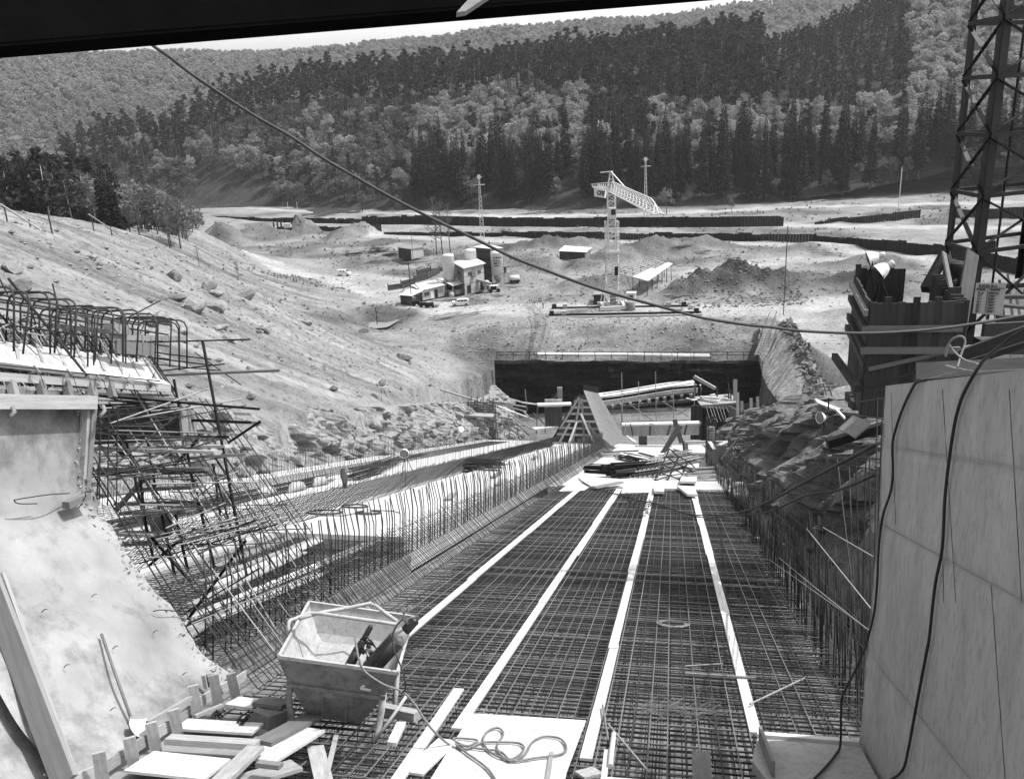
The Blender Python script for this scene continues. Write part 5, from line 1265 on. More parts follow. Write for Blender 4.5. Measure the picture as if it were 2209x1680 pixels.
def big_lamp(label, hp, foot, aim, r, d):
    o = thing('site_floodlight', label, 'floodlight', foot, 'floodlights in the shutter box'); a = unit(aim); hp = np.asarray(hp)
    MB().lathe(hp - a * r * 1.6, [(r * .3, 0), (r * .33, .02), (r * .34, r * .6), (r * .24, r * .62), (r * .5, r * .85), (r * .8, r * 1.3), (r, r * 2.0), (r * 1.04, r * 2.05), (r * .9, r * 1.98), (r * .7, r * 1.4)], 18, a).build('lamp_housing', 'lamp_white', o)
    MB().lathe(hp + a * r * .38, [(r * .98, 0), (r * .6, r * .16), (.001, r * .22)], 16, a).build('lens', 'glass_dark', o)
    sd = unit(np.cross(a, (0, 0, 1))); MB().tube([hp - sd * r * .8, hp - sd * r * .85 - up_ * r * .8, hp - up_ * r * 1.2, hp + sd * r * .85 - up_ * r * .8, hp + sd * r * .8], .014, 5).build('yoke', 'steel_black', o)
    top = hp - up_ * r * 1.15
    for k in range(4):
        g = .5 + 1.57 * k; e = np.array([foot[0] + .32 * math.cos(g), foot[1] + .32 * math.sin(g), foot[2]]); rod('leg', top, e, .014, 'steel_black', o)
    return o
zfl = F0t[2] - .75
def lampat(u, v, d): return P(u, v, d)
h1 = lampat(1880, 557, 19.2); big_lamp('upper big white floodlight on legs inside the shutter box, facing left', h1, (h1[0], h1[1], zfl), (-.93, .2, -.3), .18, 19)
h2 = lampat(1902, 583, 18.3); big_lamp('lower big white floodlight on legs at the front of the shutter box', h2, (h2[0] + .1, h2[1], zfl + .2), (-.8, .1, -.6), .18, 18)
# ---- lattice foot of the near tower crane
def plumb(X, v):
    """height on the plumb line through X seen at image row v"""
    u = px(X)[0]; X = np.asarray(X, float).copy()
    for _ in range(12):
        u, vv, d = px(X); q = ray(u, v); X[2] = q[2] * (X[1] / q[1])
    return X[2]
A0, B0, D0 = P(2046, 480, 21.0), P(2114, 480, 19.5), P(2292, 480, 20.4)
E0 = A0 + D0 - B0
tc = thing('tower_crane', 'dark steel lattice tower of the near crane at the right edge', 'tower crane', (B0[0], B0[1], plumb(B0, 745)))
levels = [plumb(B0, v) for v in (-95, 37, 164, 292, 424, 545)]
zlo = plumb(B0, 745); zhi = plumb(B0, -330)
lev_all = [plumb(B0, -230)] + levels
def at(X, z): return np.array([X[0], X[1], z])
for X, zl, w in ((A0, plumb(A0, 560), .21), (B0, zlo, .23), (D0, zlo, .2), (E0, plumb(E0, 600), .15)):
    cen = (A0 + D0) / 2; d1 = unit(at(A0 - B0, 0)); d2 = unit(at(D0 - B0, 0))
    s1 = d1 if X is B0 or X is D0 else -d1; s2 = d2 if X is B0 or X is A0 else -d2
    mb = MB(); zc = (zl + zhi) / 2; hh = (zhi - zl) / 2
    mb.box(at(X, zc) + s1 * w * .5, s1 * w * .5, s2 * .012, (0, 0, hh)); mb.box(at(X, zc) + s2 * w * .5, s2 * w * .5, s1 * .012, (0, 0, hh))
    mb.build('corner_leg', 'steel_black', tc)
faces = ((A0, B0), (B0, D0), (D0, E0), (E0, A0))
for fi, (X, Y) in enumerate(faces):
    out = unit(np.cross(at(Y - X, 0), (0, 0, 1)))
    for k, z in enumerate(lev_all): board('ledger', at(X, z), at(Y, z), .07, .09, 'steel_black', tc)
    for k in range(len(lev_all) - 1 if fi < 2 else 0):
        z1, z0 = lev_all[k], lev_all[k + 1]
        board('brace', at(X, z1 - .05), at(Y, z0 + .05), .02, .11, 'steel_black', tc, out)
        if fi < 2: board('brace', at(Y, z1 - .05), at(X, z0 + .05), .02, .085, 'steel_black', tc, out)
    if fi < 2:
        for z1, z0 in ((levels[-1], zlo + .35),): board('brace', at(X, z1), at(Y, z0), .02, .09, 'steel_black', tc, out); board('brace', at(Y, z1), at(X, z0), .02, .09, 'steel_black', tc, out)
for k, z in enumerate(lev_all[1:]):      # gusset plates
    board('gusset_plate', at(B0, z + .12) + unit(at(D0 - B0, 0)) * .12, at(B0, z + .12) + unit(at(D0 - B0, 0)) * .55, .03, .2, 'steel_black', tc)
board('splayed_foot', P(2034, 556, 20.8), P(1996, 625, 20.4), .2, .2, 'steel_black', tc)
for X in (B0, D0): rod('ladder_rail', at((X * .6 + E0 * .4), zlo), at((X * .6 + E0 * .4), zhi), .03, 'steel_black', tc)
MB().lathe(P(2054, 640, 21.2), [(.27, 0), (.27, .85), (.25, .86), (.001, .88)], 16).build('steel_drum', 'steel_black', None, 'dark drum with pale lid standing among the crane tower legs', 'drum')
board('leaning_plank', P(2064, 748, 17.0), P(2098, 545, 18.6), .3, .05, 'wood_dark', None, (0, -1, .2), 'wide grey plank leaning against the crane tower leg', 'plank')
board('leaning_batten', P(2054, 636, 17.5), P(2036, 545, 19.0), .11, .04, 'wood_mid', None, (0, -1, .2), 'thin pale batten leaning in front of the dark drum', 'batten')
rl = thing('tower_base_timbers', 'dark heavy timbers and rails around the foot of the crane tower', 'timbers', P(2150, 745, 16.5))
for p, q, d1, d2, w, h in [((2072, 768), (2330, 672), 15.5, 14.5, .12, .22), ((2090, 782), (2330, 705), 15.2, 14.2, .08, .1), ((2100, 640), (2300, 640), 20, 20.5, .2, .08), ((2130, 655), (2300, 672), 19, 19.5, .3, .06), ((2150, 690), (2320, 690), 19, 19, .1, .2), ((2120, 715), (2300, 705), 18.8, 19, .1, .35), ((2105, 745), (2330, 745), 17.5, 17.5, .3, .3), ((2120, 620), (2270, 612), 20.5, 21, .06, .1)]:
    board('base_timber', P(*p, d1), P(*q, d2), w, h, 'wood_dark', rl)
for i in range(7): board('base_timber', P(2120 + 18 * i, 590 + rc.uniform(0, 60), 22), P(2132 + 18 * i, 700, 21), .05, .05, 'steel_black', rl)
# load table
S00, S10, S11, S01 = P(2106, 610, 17.2), P(2171, 611, 17.15), P(2163, 680, 17.1), P(2098, 676, 17.15)
so = thing('load_sign', 'pale load table sign reading FLECHE 30 m on the crane tower', 'sign', S01)
sx_ = S10 - S00; sy_ = S01 - S00; sn = unit(np.cross(sx_, sy_)); sn = sn if sn.dot(FW) < 0 else -sn
MB().prism([S00, S10, S11, S01], -sn * .02).build('sign_board', 'sign_pale', so)
def text(s, pos, h, m='ink', align='LEFT', xdir=None, ydir=None, ndir=None, parent=None, name='lettering', bold=.0):
    cu = bpy.data.curves.new('txt', 'FONT'); cu.body = s; cu.size = h; cu.align_x = align; cu.extrude = .0015; cu.offset = bold
    t = bpy.data.objects.new('txt', cu); COL.objects.link(t)
    dg = bpy.context.evaluated_depsgraph_get(); me = bpy.data.meshes.new_from_object(t.evaluated_get(dg)); bpy.data.objects.remove(t); bpy.data.curves.remove(cu)
    me.materials.clear(); me.materials.append(M[m])
    return inst(name, me, parent, np.asarray(pos) - np.array(parent.location), xdir, ndir)
def sp_(x, y): return S00 + sx_ * x + sy_ * y + sn * .004
H_ = np.linalg.norm(sy_)
text('FLECHE 30 m', sp_(.1, .13), H_ * .10, xdir=sx_, ndir=sn, parent=so, bold=.002)
text('PORTEE', sp_(.05, .245), H_ * .075, xdir=sx_, ndir=sn, parent=so, bold=.002); text('CHARGE', sp_(.48, .245), H_ * .08, xdir=sx_, ndir=sn, parent=so, bold=.002)
for i, (a, b) in enumerate([('10 m', '8000 Kg'), ('12 "', '6000 "'), ('14 "', '5000 "'), ('18 "', '3000 "'), ('20 "', '1000 "'), ('25 "', '2400 "'), ('30 "', '2000 "')]):
    y = .355 + .1 * i; text(a, sp_(.09, y), H_ * .09, xdir=sx_, ndir=sn, parent=so, bold=.002); text(b, sp_(.46, y), H_ * .09, xdir=sx_, ndir=sn, parent=so, bold=.002)
MB().beam(sp_(.42, .2), sp_(.42, .98), .008, .004, sn).build('ruled_line', 'ink', so); MB().beam(sp_(.04, .16), sp_(.96, .17), .008, .004, sn).build('ruled_line', 'ink', so)
# ---- litter on the rock bank
lampr = P(1776, 900, 34); floodlight('white dish floodlight lying on the dark rock bank by the wall', (lampr[0], lampr[1], lampr[2] - .5), .5, (-.8, -.3, .1), .24)
rod('iron_stake', P(1787, 884, 33), P(1788, 858, 33), .03, 'steel_black', None, 'short dark stake on the rock bank beside the dish floodlight', 'stake')
for p, q, d, w, h, m, lb in [((1785, 957), (1905, 920), 22, .18, .22, 'steel_black', 'dark rail jutting from behind the wall over the rock bank'), ((1760, 865), (1830, 893), 34, .5, .06, 'plank_white', 'white board lying on top of the rock bank'), ((1800, 880), (1822, 902), 33, .3, .06, 'plank_white', 'short white board by the dish floodlight'), ((1826, 935), (1860, 905), 22, .7, .05, 'wood_mid', 'wide slanting board against the tall bars'), ((1828, 858), (1905, 848), 20, .3, .2, 'wood_dark', 'dark timber under the shutter box'), ((1835, 872), (1905, 868), 19, .3, .2, 'wood_dark', 'second dark timber under the shutter box')]:
    board('timber', P(*p, d), P(*q, d), w, h, m, None, (0, 0, 1), lb, 'timber')
tr = thing('trestle', 'small dark timber trestle standing on the track by the rocks', 'trestle', P(1770, 845, 92))
for p, q in [((1752, 832), (1782, 826)), ((1757, 828), (1751, 858)), ((1777, 827), (1784, 852)), ((1765, 830), (1763, 860)), ((1790, 834), (1796, 856)), ((1760, 834), (1800, 833)), ((1754, 850), (1782, 842)), ((1765, 845), (1795, 840))]: board('trestle_leg', P(*p, 90), P(*q, 90), .18, .18, 'wood_mid', tr)
# ================================================================== THE CRANE YARD AND BATCHING PLANT (site level z = -40)
ZS = -40.0
def gp(u, v, z=ZS):
    q = on_ground(u, v, 120, 380); return q
def vert(X, v): 
    return np.array([X[0], X[1], plumb(X, v)])
rs = np.random.default_rng(21)
# ---- yellow site crane (white in the picture) on rails
CB = np.array([21.6, 172.6, ZS + .2])
kc = thing('site_crane', 'white lattice tower crane on rails with its jib towards the pit', 'tower crane', CB)
def lattice_mast(o, c, w0, z0, z1, bays, m='steel_white', r=.11, name='mast'):
    mb = MB(); cs = [(-1, -1), (1, -1), (1, 1), (-1, 1)]
    for a, b in cs: mb.beam((c[0] + a * w0, c[1] + b * w0, z0), (c[0] + a * w0, c[1] + b * w0, z1), r * 1.6, r * 1.6, (0, 1, 0))
    mb.build(name + '_legs', m, o)
    mb = MB(); dz = (z1 - z0) / bays
    for k in range(bays + 1):
        z = z0 + dz * k
        for i in range(4):
            p, q = cs[i], cs[(i + 1) % 4]; P_, Q_ = np.array([c[0] + p[0] * w0, c[1] + p[1] * w0, z]), np.array([c[0] + q[0] * w0, c[1] + q[1] * w0, z])
            mb.beam(P_, Q_, r, r)
            if k < bays:
                if k % 2: P_, Q_ = Q_, P_
                mb.beam(P_, Q_ + (0, 0, dz), r * .8, r * .8)
    return mb.build(name + '_lattice', m, o)
def cz(v): return plumb(CB, v)
lattice_mast(kc, CB, 1.25, cz(655), cz(478), 12, r=.1, name='lower_mast')
MB().abox(CB[0] - 1.45, CB[1] - 1.45, cz(545), CB[0] + 1.45, CB[1] + 1.45, cz(541)).build('collar', 'steel_white', kc)
lattice_mast(kc, CB, .75, cz(560), cz(408), 12, r=.09, name='upper_mast')
cab = MB().abox(CB[0] - .75, CB[1] - 1.6, cz(470), CB[0] + .75, CB[1] - .2, cz(447)).build('cabin', 'steel_white', kc)
MB().abox(CB[0] - .3, CB[1] - 1.66, cz(462), CB[0] + .6, CB[1] - 1.6, cz(450)).build('cabin_window', 'glass_dark', kc)
ztop, zj = cz(370), cz(412)
mb = MB()
for a, b in ((-1, -1), (1, -1), (1, 1), (-1, 1)): mb.beam((CB[0] + a * .8, CB[1] + b * .8, zj), (CB[0] + a * .15, CB[1] + b * .15, ztop), .14, .14, (0, 1, 0))
for f in (.3, .6, .85):
    w = .8 - .65 * f; z = zj + (ztop - zj) * f
    for i in range(4):
        c_ = [(-1, -1), (1, -1), (1, 1), (-1, 1)]; p, q = c_[i], c_[(i + 1) % 4]; mb.beam((CB[0] + p[0] * w, CB[1] + p[1] * w, z), (CB[0] + q[0] * w, CB[1] + q[1] * w, z), .08, .08)
mb.beam((CB[0] - 2.1, CB[1], ztop - .1), (CB[0] + .4, CB[1], ztop), .2, .2)
mb.build('apex', 'steel_white', kc)
tip = G(1421, 466, zj - .2); jd = np.array([tip[0] - CB[0], tip[1] - CB[1], 0]); JL = np.linalg.norm(jd); jd /= JL; js = np.array([-jd[1], jd[0], 0])
mb = MB(); ml = MB(); nb = 15
for k in range(nb + 1):
    f = k / nb; x = 1.0 + (JL - 1.0) * f; hh = 1.9 * (1 - .0 * f) if f < .9 else 1.9 * (1 - f) / .1 + .15; w = .75
    T = CB * (1, 1, 0) + jd * x + (0, 0, zj + hh); Lb = CB * (1, 1, 0) + jd * x + js * w + (0, 0, zj); Rb = CB * (1, 1, 0) + jd * x - js * w + (0, 0, zj)
    if k:
        for a, b in ((T, pT), (Lb, pL), (Rb, pR)): mb.beam(a, b, .15, .15)
        for a, b in ((pT, Lb), (pT, Rb), (pL, Rb)): ml.beam(a, b, .09, .09)
    for a, b in ((T, Lb), (T, Rb), (Lb, Rb)): ml.beam(a, b, .09, .09)
    pT, pL, pR = T, Lb, Rb
mb.build('jib_chords', 'steel_white', kc); ml.build('jib_lattice', 'steel_white', kc)
MB().beam(np.array([CB[0], CB[1], ztop]), CB * (1, 1, 0) + jd * 14 + (0, 0, zj + 1.9), .18, .18).build('jib_tie', 'steel_white', kc)
cj = G(1285, 403, zj); cd_ = np.array([cj[0] - CB[0], cj[1] - CB[1], 0]); CL = np.linalg.norm(cd_); cd_ /= CL; cs_ = np.array([-cd_[1], cd_[0], 0]); mb = MB()
for sgn in (-1, 1):
    mb.beam(CB * (1, 1, 0) + cs_ * .7 * sgn + (0, 0, zj), cj + cs_ * .7 * sgn, .15, .15); mb.beam(CB * (1, 1, 0) + cs_ * .5 * sgn + (0, 0, zj + 1.7), cj + cs_ * .6 * sgn + (0, 0, .6), .1, .1)
for k in range(9):
    f = k / 8; a = CB * (1, 1, 0) + cd_ * CL * f + (0, 0, zj); mb.beam(a - cs_ * .7, a + cs_ * .7, .08, .08)
    for sgn in (-1, 1): mb.beam(a + cs_ * .7 * sgn, a + cs_ * .6 * sgn + cd_ * CL / 16 + (0, 0, 1.7 - 1.1 * f), .07, .07)
mb.build('counter_jib', 'steel_white', kc)
pA, pB = P(1281, 406, 184), P(1306, 411, 182); pC, pD = P(1304, 427, 182), P(1282, 424, 184); pn = unit(np.cross(pB - pA, pD - pA)); pn = pn if pn.dot(FW) < 0 else -pn
MB().prism([pA, pB, pC, pD], -pn * .5).build('counterweight_panel', 'steel_white', kc)
text('CFE', pA + (pB - pA) * .26 + (pD - pA) * .68 + pn * .2, 1.2, xdir=pB - pA, ndir=pn, parent=kc, bold=.06)
base = MB(); zb_ = cz(672)
base.abox(CB[0] - 2.9, CB[1] - 2.6, ZS + .55, CB[0] + 3.2, CB[1] - 2.0, ZS + 1.25); base.abox(CB[0] - 2.9, CB[1] + 2.0, ZS + .55, CB[0] + 3.2, CB[1] + 2.6, ZS + 1.25)
base.abox(CB[0] - 2.4, CB[1] - 2.0, ZS + .6, CB[0] - 1.9, CB[1] + 2.0, ZS + 1.2); base.abox(CB[0] + 1.9, CB[1] - 2.0, ZS + .6, CB[0] + 2.4, CB[1] + 2.0, ZS + 1.2)
base.build('carriage', 'steel_white', kc)
mb = MB()
for a, b in ((-1, -1), (1, -1), (1, 1), (-1, 1)): mb.beam((CB[0] + a * 2.3, CB[1] + b * 2.3, ZS + 1.2), (CB[0] + a * 1.3, CB[1] + b * 1.3, ZS + 6.0), .22, .22, (0, 1, 0))
mb.build('stay', 'steel_white', kc)
MB().lathe((CB[0] + 3.3, CB[1] - 2.2, ZS + .2), [(.95, 0), (1.0, .05), (1.0, 1.75), (.9, 1.85)], 14).build('cable_drum', 'steel_grey', kc)
MB().abox(CB[0] - .5, CB[1] - .6, ZS + 1.2, CB[0] + .6, CB[1] + .6, ZS + 3.2).build('winch', 'steel_grey', kc)
MB().abox(CB[0] + .3, CB[1] - 1.4, cz(592), CB[0] + 1.0, CB[1] - 1.25, cz(573)).build('hook_block', 'steel_black', kc)
for i, (a, b, lb) in enumerate([((1190, 669), (1484, 664), 'far crane rail on dark beams, under the site crane'), ((1184, 684), (1512, 678), 'near crane rail on dark beams along the lip of the pit')]):
    p, q = G(*a, ZS), G(*b, ZS); o = thing('crane_rail', lb, 'crane rail', p, 'crane rails')
    MB().beam(p + (0, 0, .45), q + (0, 0, .45), .5, .35).build('rail_beam', 'steel_black', o); MB().beam(p + (0, -.9, .15), q + (0, -.9, .15), .5, .3).build('edge_timber', 'wood_pale', o)
    ax = unit(q - p)
    for k in range(26): x = p + ax * (np.linalg.norm(q - p) * (k + .5) / 26); board('sleeper', x + (0, -1.0, .05), x + (0, .9, .05), .3, .16, 'wood_dark', o)
    for f in (.02, .1, .86, .97): x = p + (q - p) * f; MB().abox(x[0] - .45, x[1] - .4, ZS + .5, x[0] + .45, x[1] + .3, ZS + 1.25).build('rail_stop', 'steel_black' if f in (.02, .97) else 'wood_pale', o)
def box_on(name, label, cat, u0, u1, vb, vt, dep, m, roofm=None, group=None):
    a, b = G(u0, vb, ZS), G(u1, vb, ZS); ax = unit(b - a); bk = np.array([-ax[1], ax[0], 0]); zt_ = plumb(a, vt)
    o = thing(name, label, cat, (a + b) / 2, group); mb = MB(); mb.prism([a, b, b + bk * dep, a + bk * dep], (0, 0, zt_ - ZS)).build('walls', m, o)
    c4 = [a - ax * .2 - bk * .2, b + ax * .2 - bk * .2, b + ax * .2 + bk * (dep + .2), a - ax * .2 + bk * (dep + .2)]
    MB().prism([p + (0, 0, zt_ - ZS + .003) for p in c4], (0, 0, .12)).build('roof', roofm or 'roof_white', o); return o, a, b, bk, zt_
box_on('ballast_box', 'dark plank ballast box left of the site crane base', 'ballast box', 1281, 1305, 661, 636, 2.5, 'wood_dark', 'steel_grey')
o, a, b, bk, zt_ = box_on('site_cabin', 'small white cabin right of the site crane base', 'cabin', 1353, 1370, 656, 633, 1.4, 'steel_white'); MB().beam((a + b) / 2 - bk * .03 + (0, 0, 1.0), (a + b) / 2 - bk * .03 + (0, 0, 1.9), .8, .04, bk).build('window', 'glass_dark', o)
# ---- plank-built houses: walls of individual boards
def planked(o, a, b, z0, z1a, z1b, n, m, th=.06, horizontal=True, nrm=None):
    """wall from a to b clad with n boards"""
    ax = unit(b - a); nr = np.array([ax[1], -ax[0], 0]); a0 = np.array([a[0], a[1], 0]); b0 = np.array([b[0], b[1], 0])
    for i in range(n):
        f0, f1 = i / n, (i + 1) / n
        if horizontal:
            za = z0 + (z1a - z0) * (f0 + f1) / 2; zb2 = z0 + (z1b - z0) * (f0 + f1) / 2
            board('plank', a0 + (0, 0, za) + nr * rs.uniform(0, .015), b0 + (0, 0, zb2) + nr * rs.uniform(0, .015), (z1a - z0) / n - .02, th, m, o, nr)
        else:
            x = a0 + (b0 - a0) * (f0 + f1) / 2; board('plank', x + (0, 0, z0), x + (0, 0, z1a + (z1b - z1a) * f0), np.linalg.norm(b0 - a0) / n - .02, th, m, o, nr)
def plate(o, name, pts, th, m): 
    pts = [np.asarray(p, float) for p in pts]; n = unit(np.cross(pts[1] - pts[0], pts[-1] - pts[0])); n = n if n[2] > 0 else -n
    if name == 'roof' and len(pts) == 4:
        for f in np.linspace(.02, .98, 7):
            a_, b_ = pts[0] + (pts[1] - pts[0]) * f, pts[3] + (pts[2] - pts[3]) * f; MB().beam(a_ + n * (th + .03), b_ + n * (th + .03), .09, .06, n).build('roof_seam', m, o)
    return MB().prism(pts, n * th).build(name, m, o)
def opening(o, name, a, b, f0, f1, v0, v1, m, proud=.07):
    """dark door or window panel set proud on wall a-b between fractions, given image rows of top and bottom"""
    ax = unit(b - a); nr = np.array([ax[1], -ax[0], 0]); p, q = a + (b - a) * f0, a + (b - a) * f1; zt_, zb2 = plumb((p + q) / 2, v0), max(plumb((p + q) / 2, v1), ZS + .05)
    ob = MB().prism([np.array([p[0], p[1], zb2]) + nr * proud, np.array([q[0], q[1], zb2]) + nr * proud, np.array([q[0], q[1], zt_]) + nr * proud, np.array([p[0], p[1], zt_]) + nr * proud], -nr * .05).build(name, m, o)
    if name == 'window':
        mb = MB(); e = nr * (proud + .03)
        for A_, B_ in (((p, zb2), (q, zb2)), ((p, zt_), (q, zt_)), ((p, zb2), (p, zt_)), ((q, zb2), (q, zt_)), (((p + q) / 2, zb2), ((p + q) / 2, zt_))):
            mb.beam(np.array([A_[0][0], A_[0][1], A_[1]]) + e, np.array([B_[0][0], B_[0][1], B_[1]]) + e, .07, .05, nr)
        mb.build('window_frame', 'wood_pale', ob)
    return ob
# hut by the crane
a, b = G(1207.6, 562, ZS), G(1262, 568, ZS); c = G(1275, 562, ZS); e = a + c - b
o = thing('plank_hut', 'dark plank hut with white roof beside the site crane', 'hut', (a + b) / 2)
z1, z2, z3 = plumb(a, 542), plumb(b, 545), plumb(c, 538)
planked(o, a, b, ZS, z1, z2, 12, 'wood_dark'); planked(o, b, c, ZS, z2, z3, 9, 'wood_mid', horizontal=False); planked(o, c, e, ZS, z3, z1 + .3, 8, 'wood_mid'); planked(o, e, a, ZS, z1 + .3, z1, 8, 'wood_mid')
opening(o, 'door', a, b, .37, .47, 548, 567, 'glass_dark')
g_ = .35; plate(o, 'roof', [np.array([a[0] - g_, a[1] - g_, z1 + .05]), np.array([b[0] + g_, b[1] - g_, z2 + .05]), np.array([c[0] + g_, c[1] + g_, z3 + .35]), np.array([e[0] - g_, e[1] + g_, z1 + .75])], .1, 'roof_white')
# hut in the far yard
a, b = G(861, 557, ZS), G(888, 560, ZS); c = G(914, 552, ZS); e = a + c - b
o = thing('plank_hut', 'flat roofed hut with bright side wall in the far yard beyond the silos', 'hut', b)
z1, z2, z3 = plumb(a, 534), plumb(b, 538), plumb(c, 534)
planked(o, a, b, ZS, z1, z2, 9, 'wood_dark'); planked(o, b, c, ZS, z2, z3, 9, 'wood_pale'); planked(o, c, e, ZS, z3, z1, 6, 'wood_mid'); planked(o, e, a, ZS, z1, z1, 6, 'wood_mid')
opening(o, 'door', a, b, .68, .9, 544, 559, 'glass_dark'); plate(o, 'roof', [np.array([*(a[:2] - .4), z1 + .05]), np.array([b[0], b[1] - .6, z2 + .05]), np.array([c[0] + .5, c[1], z3 + .05]), np.array([e[0], e[1] + .5, z1 + .05])], .12, 'steel_grey')
rod('pole', np.array([b[0] + .5, b[1] - .4, ZS]), vert(np.array([b[0] + .5, b[1] - .4, ZS]), 496), .07, 'wood_dark', None, 'thin dark pole beside the far yard hut', 'pole')
# ---- batching plant
a, b = G(1003.5, 637, ZS), G(1046, 626, ZS); c = G(983, 622, ZS); d4 = b + c - a
o = thing('batching_house', 'two storey pale batching house with white sloping roof between the silos', 'building', a)
zf, zr, zl = plumb(a, 579.5), plumb(b, 569), plumb(c, 566.5); zbk = zl + (zr - zf)
planked(o, a, b, ZS, zf, zr, 14, 'wood_pale'); planked(o, c, a, ZS, zl, zf, 14, 'wood_mid'); planked(o, b, d4, ZS, zr, zbk, 8, 'wood_mid'); planked(o, d4, c, ZS, zbk, zl, 8, 'wood_mid')
for nm, f0, f1, v0, v1 in (('window', .2, .36, 586, 595), ('window', .68, .84, 582, 591), ('door', .1, .3, 615, 633), ('doorway', .78, .98, 608, 625)): opening(o, nm, a, b, f0, f1, v0, v1, 'glass_dark')
opening(o, 'window', c, a, .4, .72, 581, 593, 'glass_dark')
up3 = (0, 0, .06); plate(o, 'roof', [np.array([a[0], a[1] - .5, zf + .06]), np.array([b[0] + .6, b[1] - .3, zr + .06]), np.array([d4[0] + .3, d4[1] + .5, zbk + .06]), np.array([c[0] - .6, c[1] + .2, zl + .06])], .12, 'roof_white')
x = a + (b - a) * .52; MB().beam(np.array([x[0], x[1] - .9, plumb(x, 596)]), np.array([x[0], x[1] - .2, plumb(x, 580)]), .9, .7).build('chute_hood', 'steel_grey', o)
x2 = a + (b - a) * .8; MB().beam(np.array([x2[0] + 2.5, x2[1] - 1.5, plumb(x2, 611)]), np.array([x2[0] - 1.2, x2[1] - .6, plumb(x2, 601)]), .8, .5).build('feed_chute', 'steel_grey', o)
def silo(label, u, vt, vb, r, leg_v, cone=True, txt=None):
    ub = u + 1; c0 = G(ub, leg_v, ZS); o = thing('cement_silo', label, 'silo', c0, 'cement silos'); zt_ = plumb(c0, vt); zb2 = plumb(c0, vb)
    MB().lathe((c0[0], c0[1], zb2), [(r, 0), (r, zt_ - zb2), (r * 1.02, zt_ - zb2 + .05), (r * .95, zt_ - zb2 + .3), (r * .3, zt_ - zb2 + .55), (.001, zt_ - zb2 + .6)], 24).build('silo_shell', 'steel_white', o)
    for k in range(1, 7): z = zb2 + (zt_ - zb2) * k / 7; MB().lathe((c0[0], c0[1], z), [(r * 1.004, -.03), (r * 1.012, 0), (r * 1.004, .03)], 24).build('ring_seam', 'steel_white', o)
    MB().lathe((c0[0], c0[1], zb2 - 2.0), [(.3, 0), (r * .98, 2.0)], 18).build('silo_cone', 'steel_grey', o)
    for k in range(4): g = .78 + 1.57 * k; rod('leg', np.array([c0[0] + math.cos(g) * r * .95, c0[1] + math.sin(g) * r * .95, ZS]), np.array([c0[0] + math.cos(g) * r * .95, c0[1] + math.sin(g) * r * .95, zb2 + .2]), .09, 'steel_white', o)
    MB().lathe((c0[0], c0[1], zt_ + .4), [(.25, 0), (.3, .35), (.001, .45)], 8).build('filter_cap', 'steel_grey', o)
    rod('ladder', np.array([c0[0] + r * 1.04, c0[1] - r * .2, ZS]), np.array([c0[0] + r * 1.04, c0[1] - r * .2, zt_]), .05, 'steel_grey', o)
    for txt_, zz, hh, dx in (txt or []):
        cu = bpy.data.curves.new('txt', 'FONT'); cu.body = txt_; cu.size = hh; cu.extrude = .0; cu.offset = .02
        t = bpy.data.objects.new('txt', cu); COL.objects.link(t); dg = bpy.context.evaluated_depsgraph_get(); me = bpy.data.meshes.new_from_object(t.evaluated_get(dg)); bpy.data.objects.remove(t)
        co = np.empty(len(me.vertices) * 3); me.vertices.foreach_get('co', co); co = co.reshape(-1, 3)
        th = (co[:, 0] + dx) / r - math.pi / 2; R_ = r * 1.015
        co2 = np.stack([R_ * np.cos(th), R_ * np.sin(th), co[:, 1] + zb2 + (zt_ - zb2) * zz - ZS], -1); me.vertices.foreach_set('co', co2.ravel()); me.materials.clear(); me.materials.append(M['ink']); me.update()
        link('lettering', me, o, (0, 0, 0))
silo('white silo in front, rising through the lean-to roof of the batching plant', 970.5, 552, 601, 1.38, 632)
silo('white silo standing behind the batching house roof', 1017.8, 541, 585, 1.42, 616)
silo('white lettered silo on the right of the batching plant', 1074, 546, 592, 1.45, 618, txt=[('LORRAC', .78, .62, -1.0), ('PROFILAC', .66, .4, -1.0), ('METZ', .52, .7, -.75), ('NANCY', .42, .4, -.7)])
# dark clad tower behind
a, b = G(1029, 606, ZS), G(1062, 612, ZS); c = G(1085, 604, ZS); e = a + c - b; o = thing('clad_tower', 'tall dark board clad bin tower between two silos', 'building', a); z1, z2, z3 = plumb(a, 534), plumb(b, 537), plumb(c, 536)
planked(o, a, b, ZS, z1, z2, 14, 'wood_dark'); planked(o, b, c, ZS, z2, z3, 14, 'wood_mid'); planked(o, c, e, ZS, z3, z1, 8, 'wood_dark'); planked(o, e, a, ZS, z1, z1, 8, 'wood_dark')
plate(o, 'roof', [np.array([a[0] - .4, a[1] - .4, z1 + .06]), np.array([b[0], b[1] - .5, z2 + .06]), np.array([c[0] + .4, c[1], z3 + .06]), np.array([e[0], e[1] + .5, z1 + .06])], .1, 'roof_white')
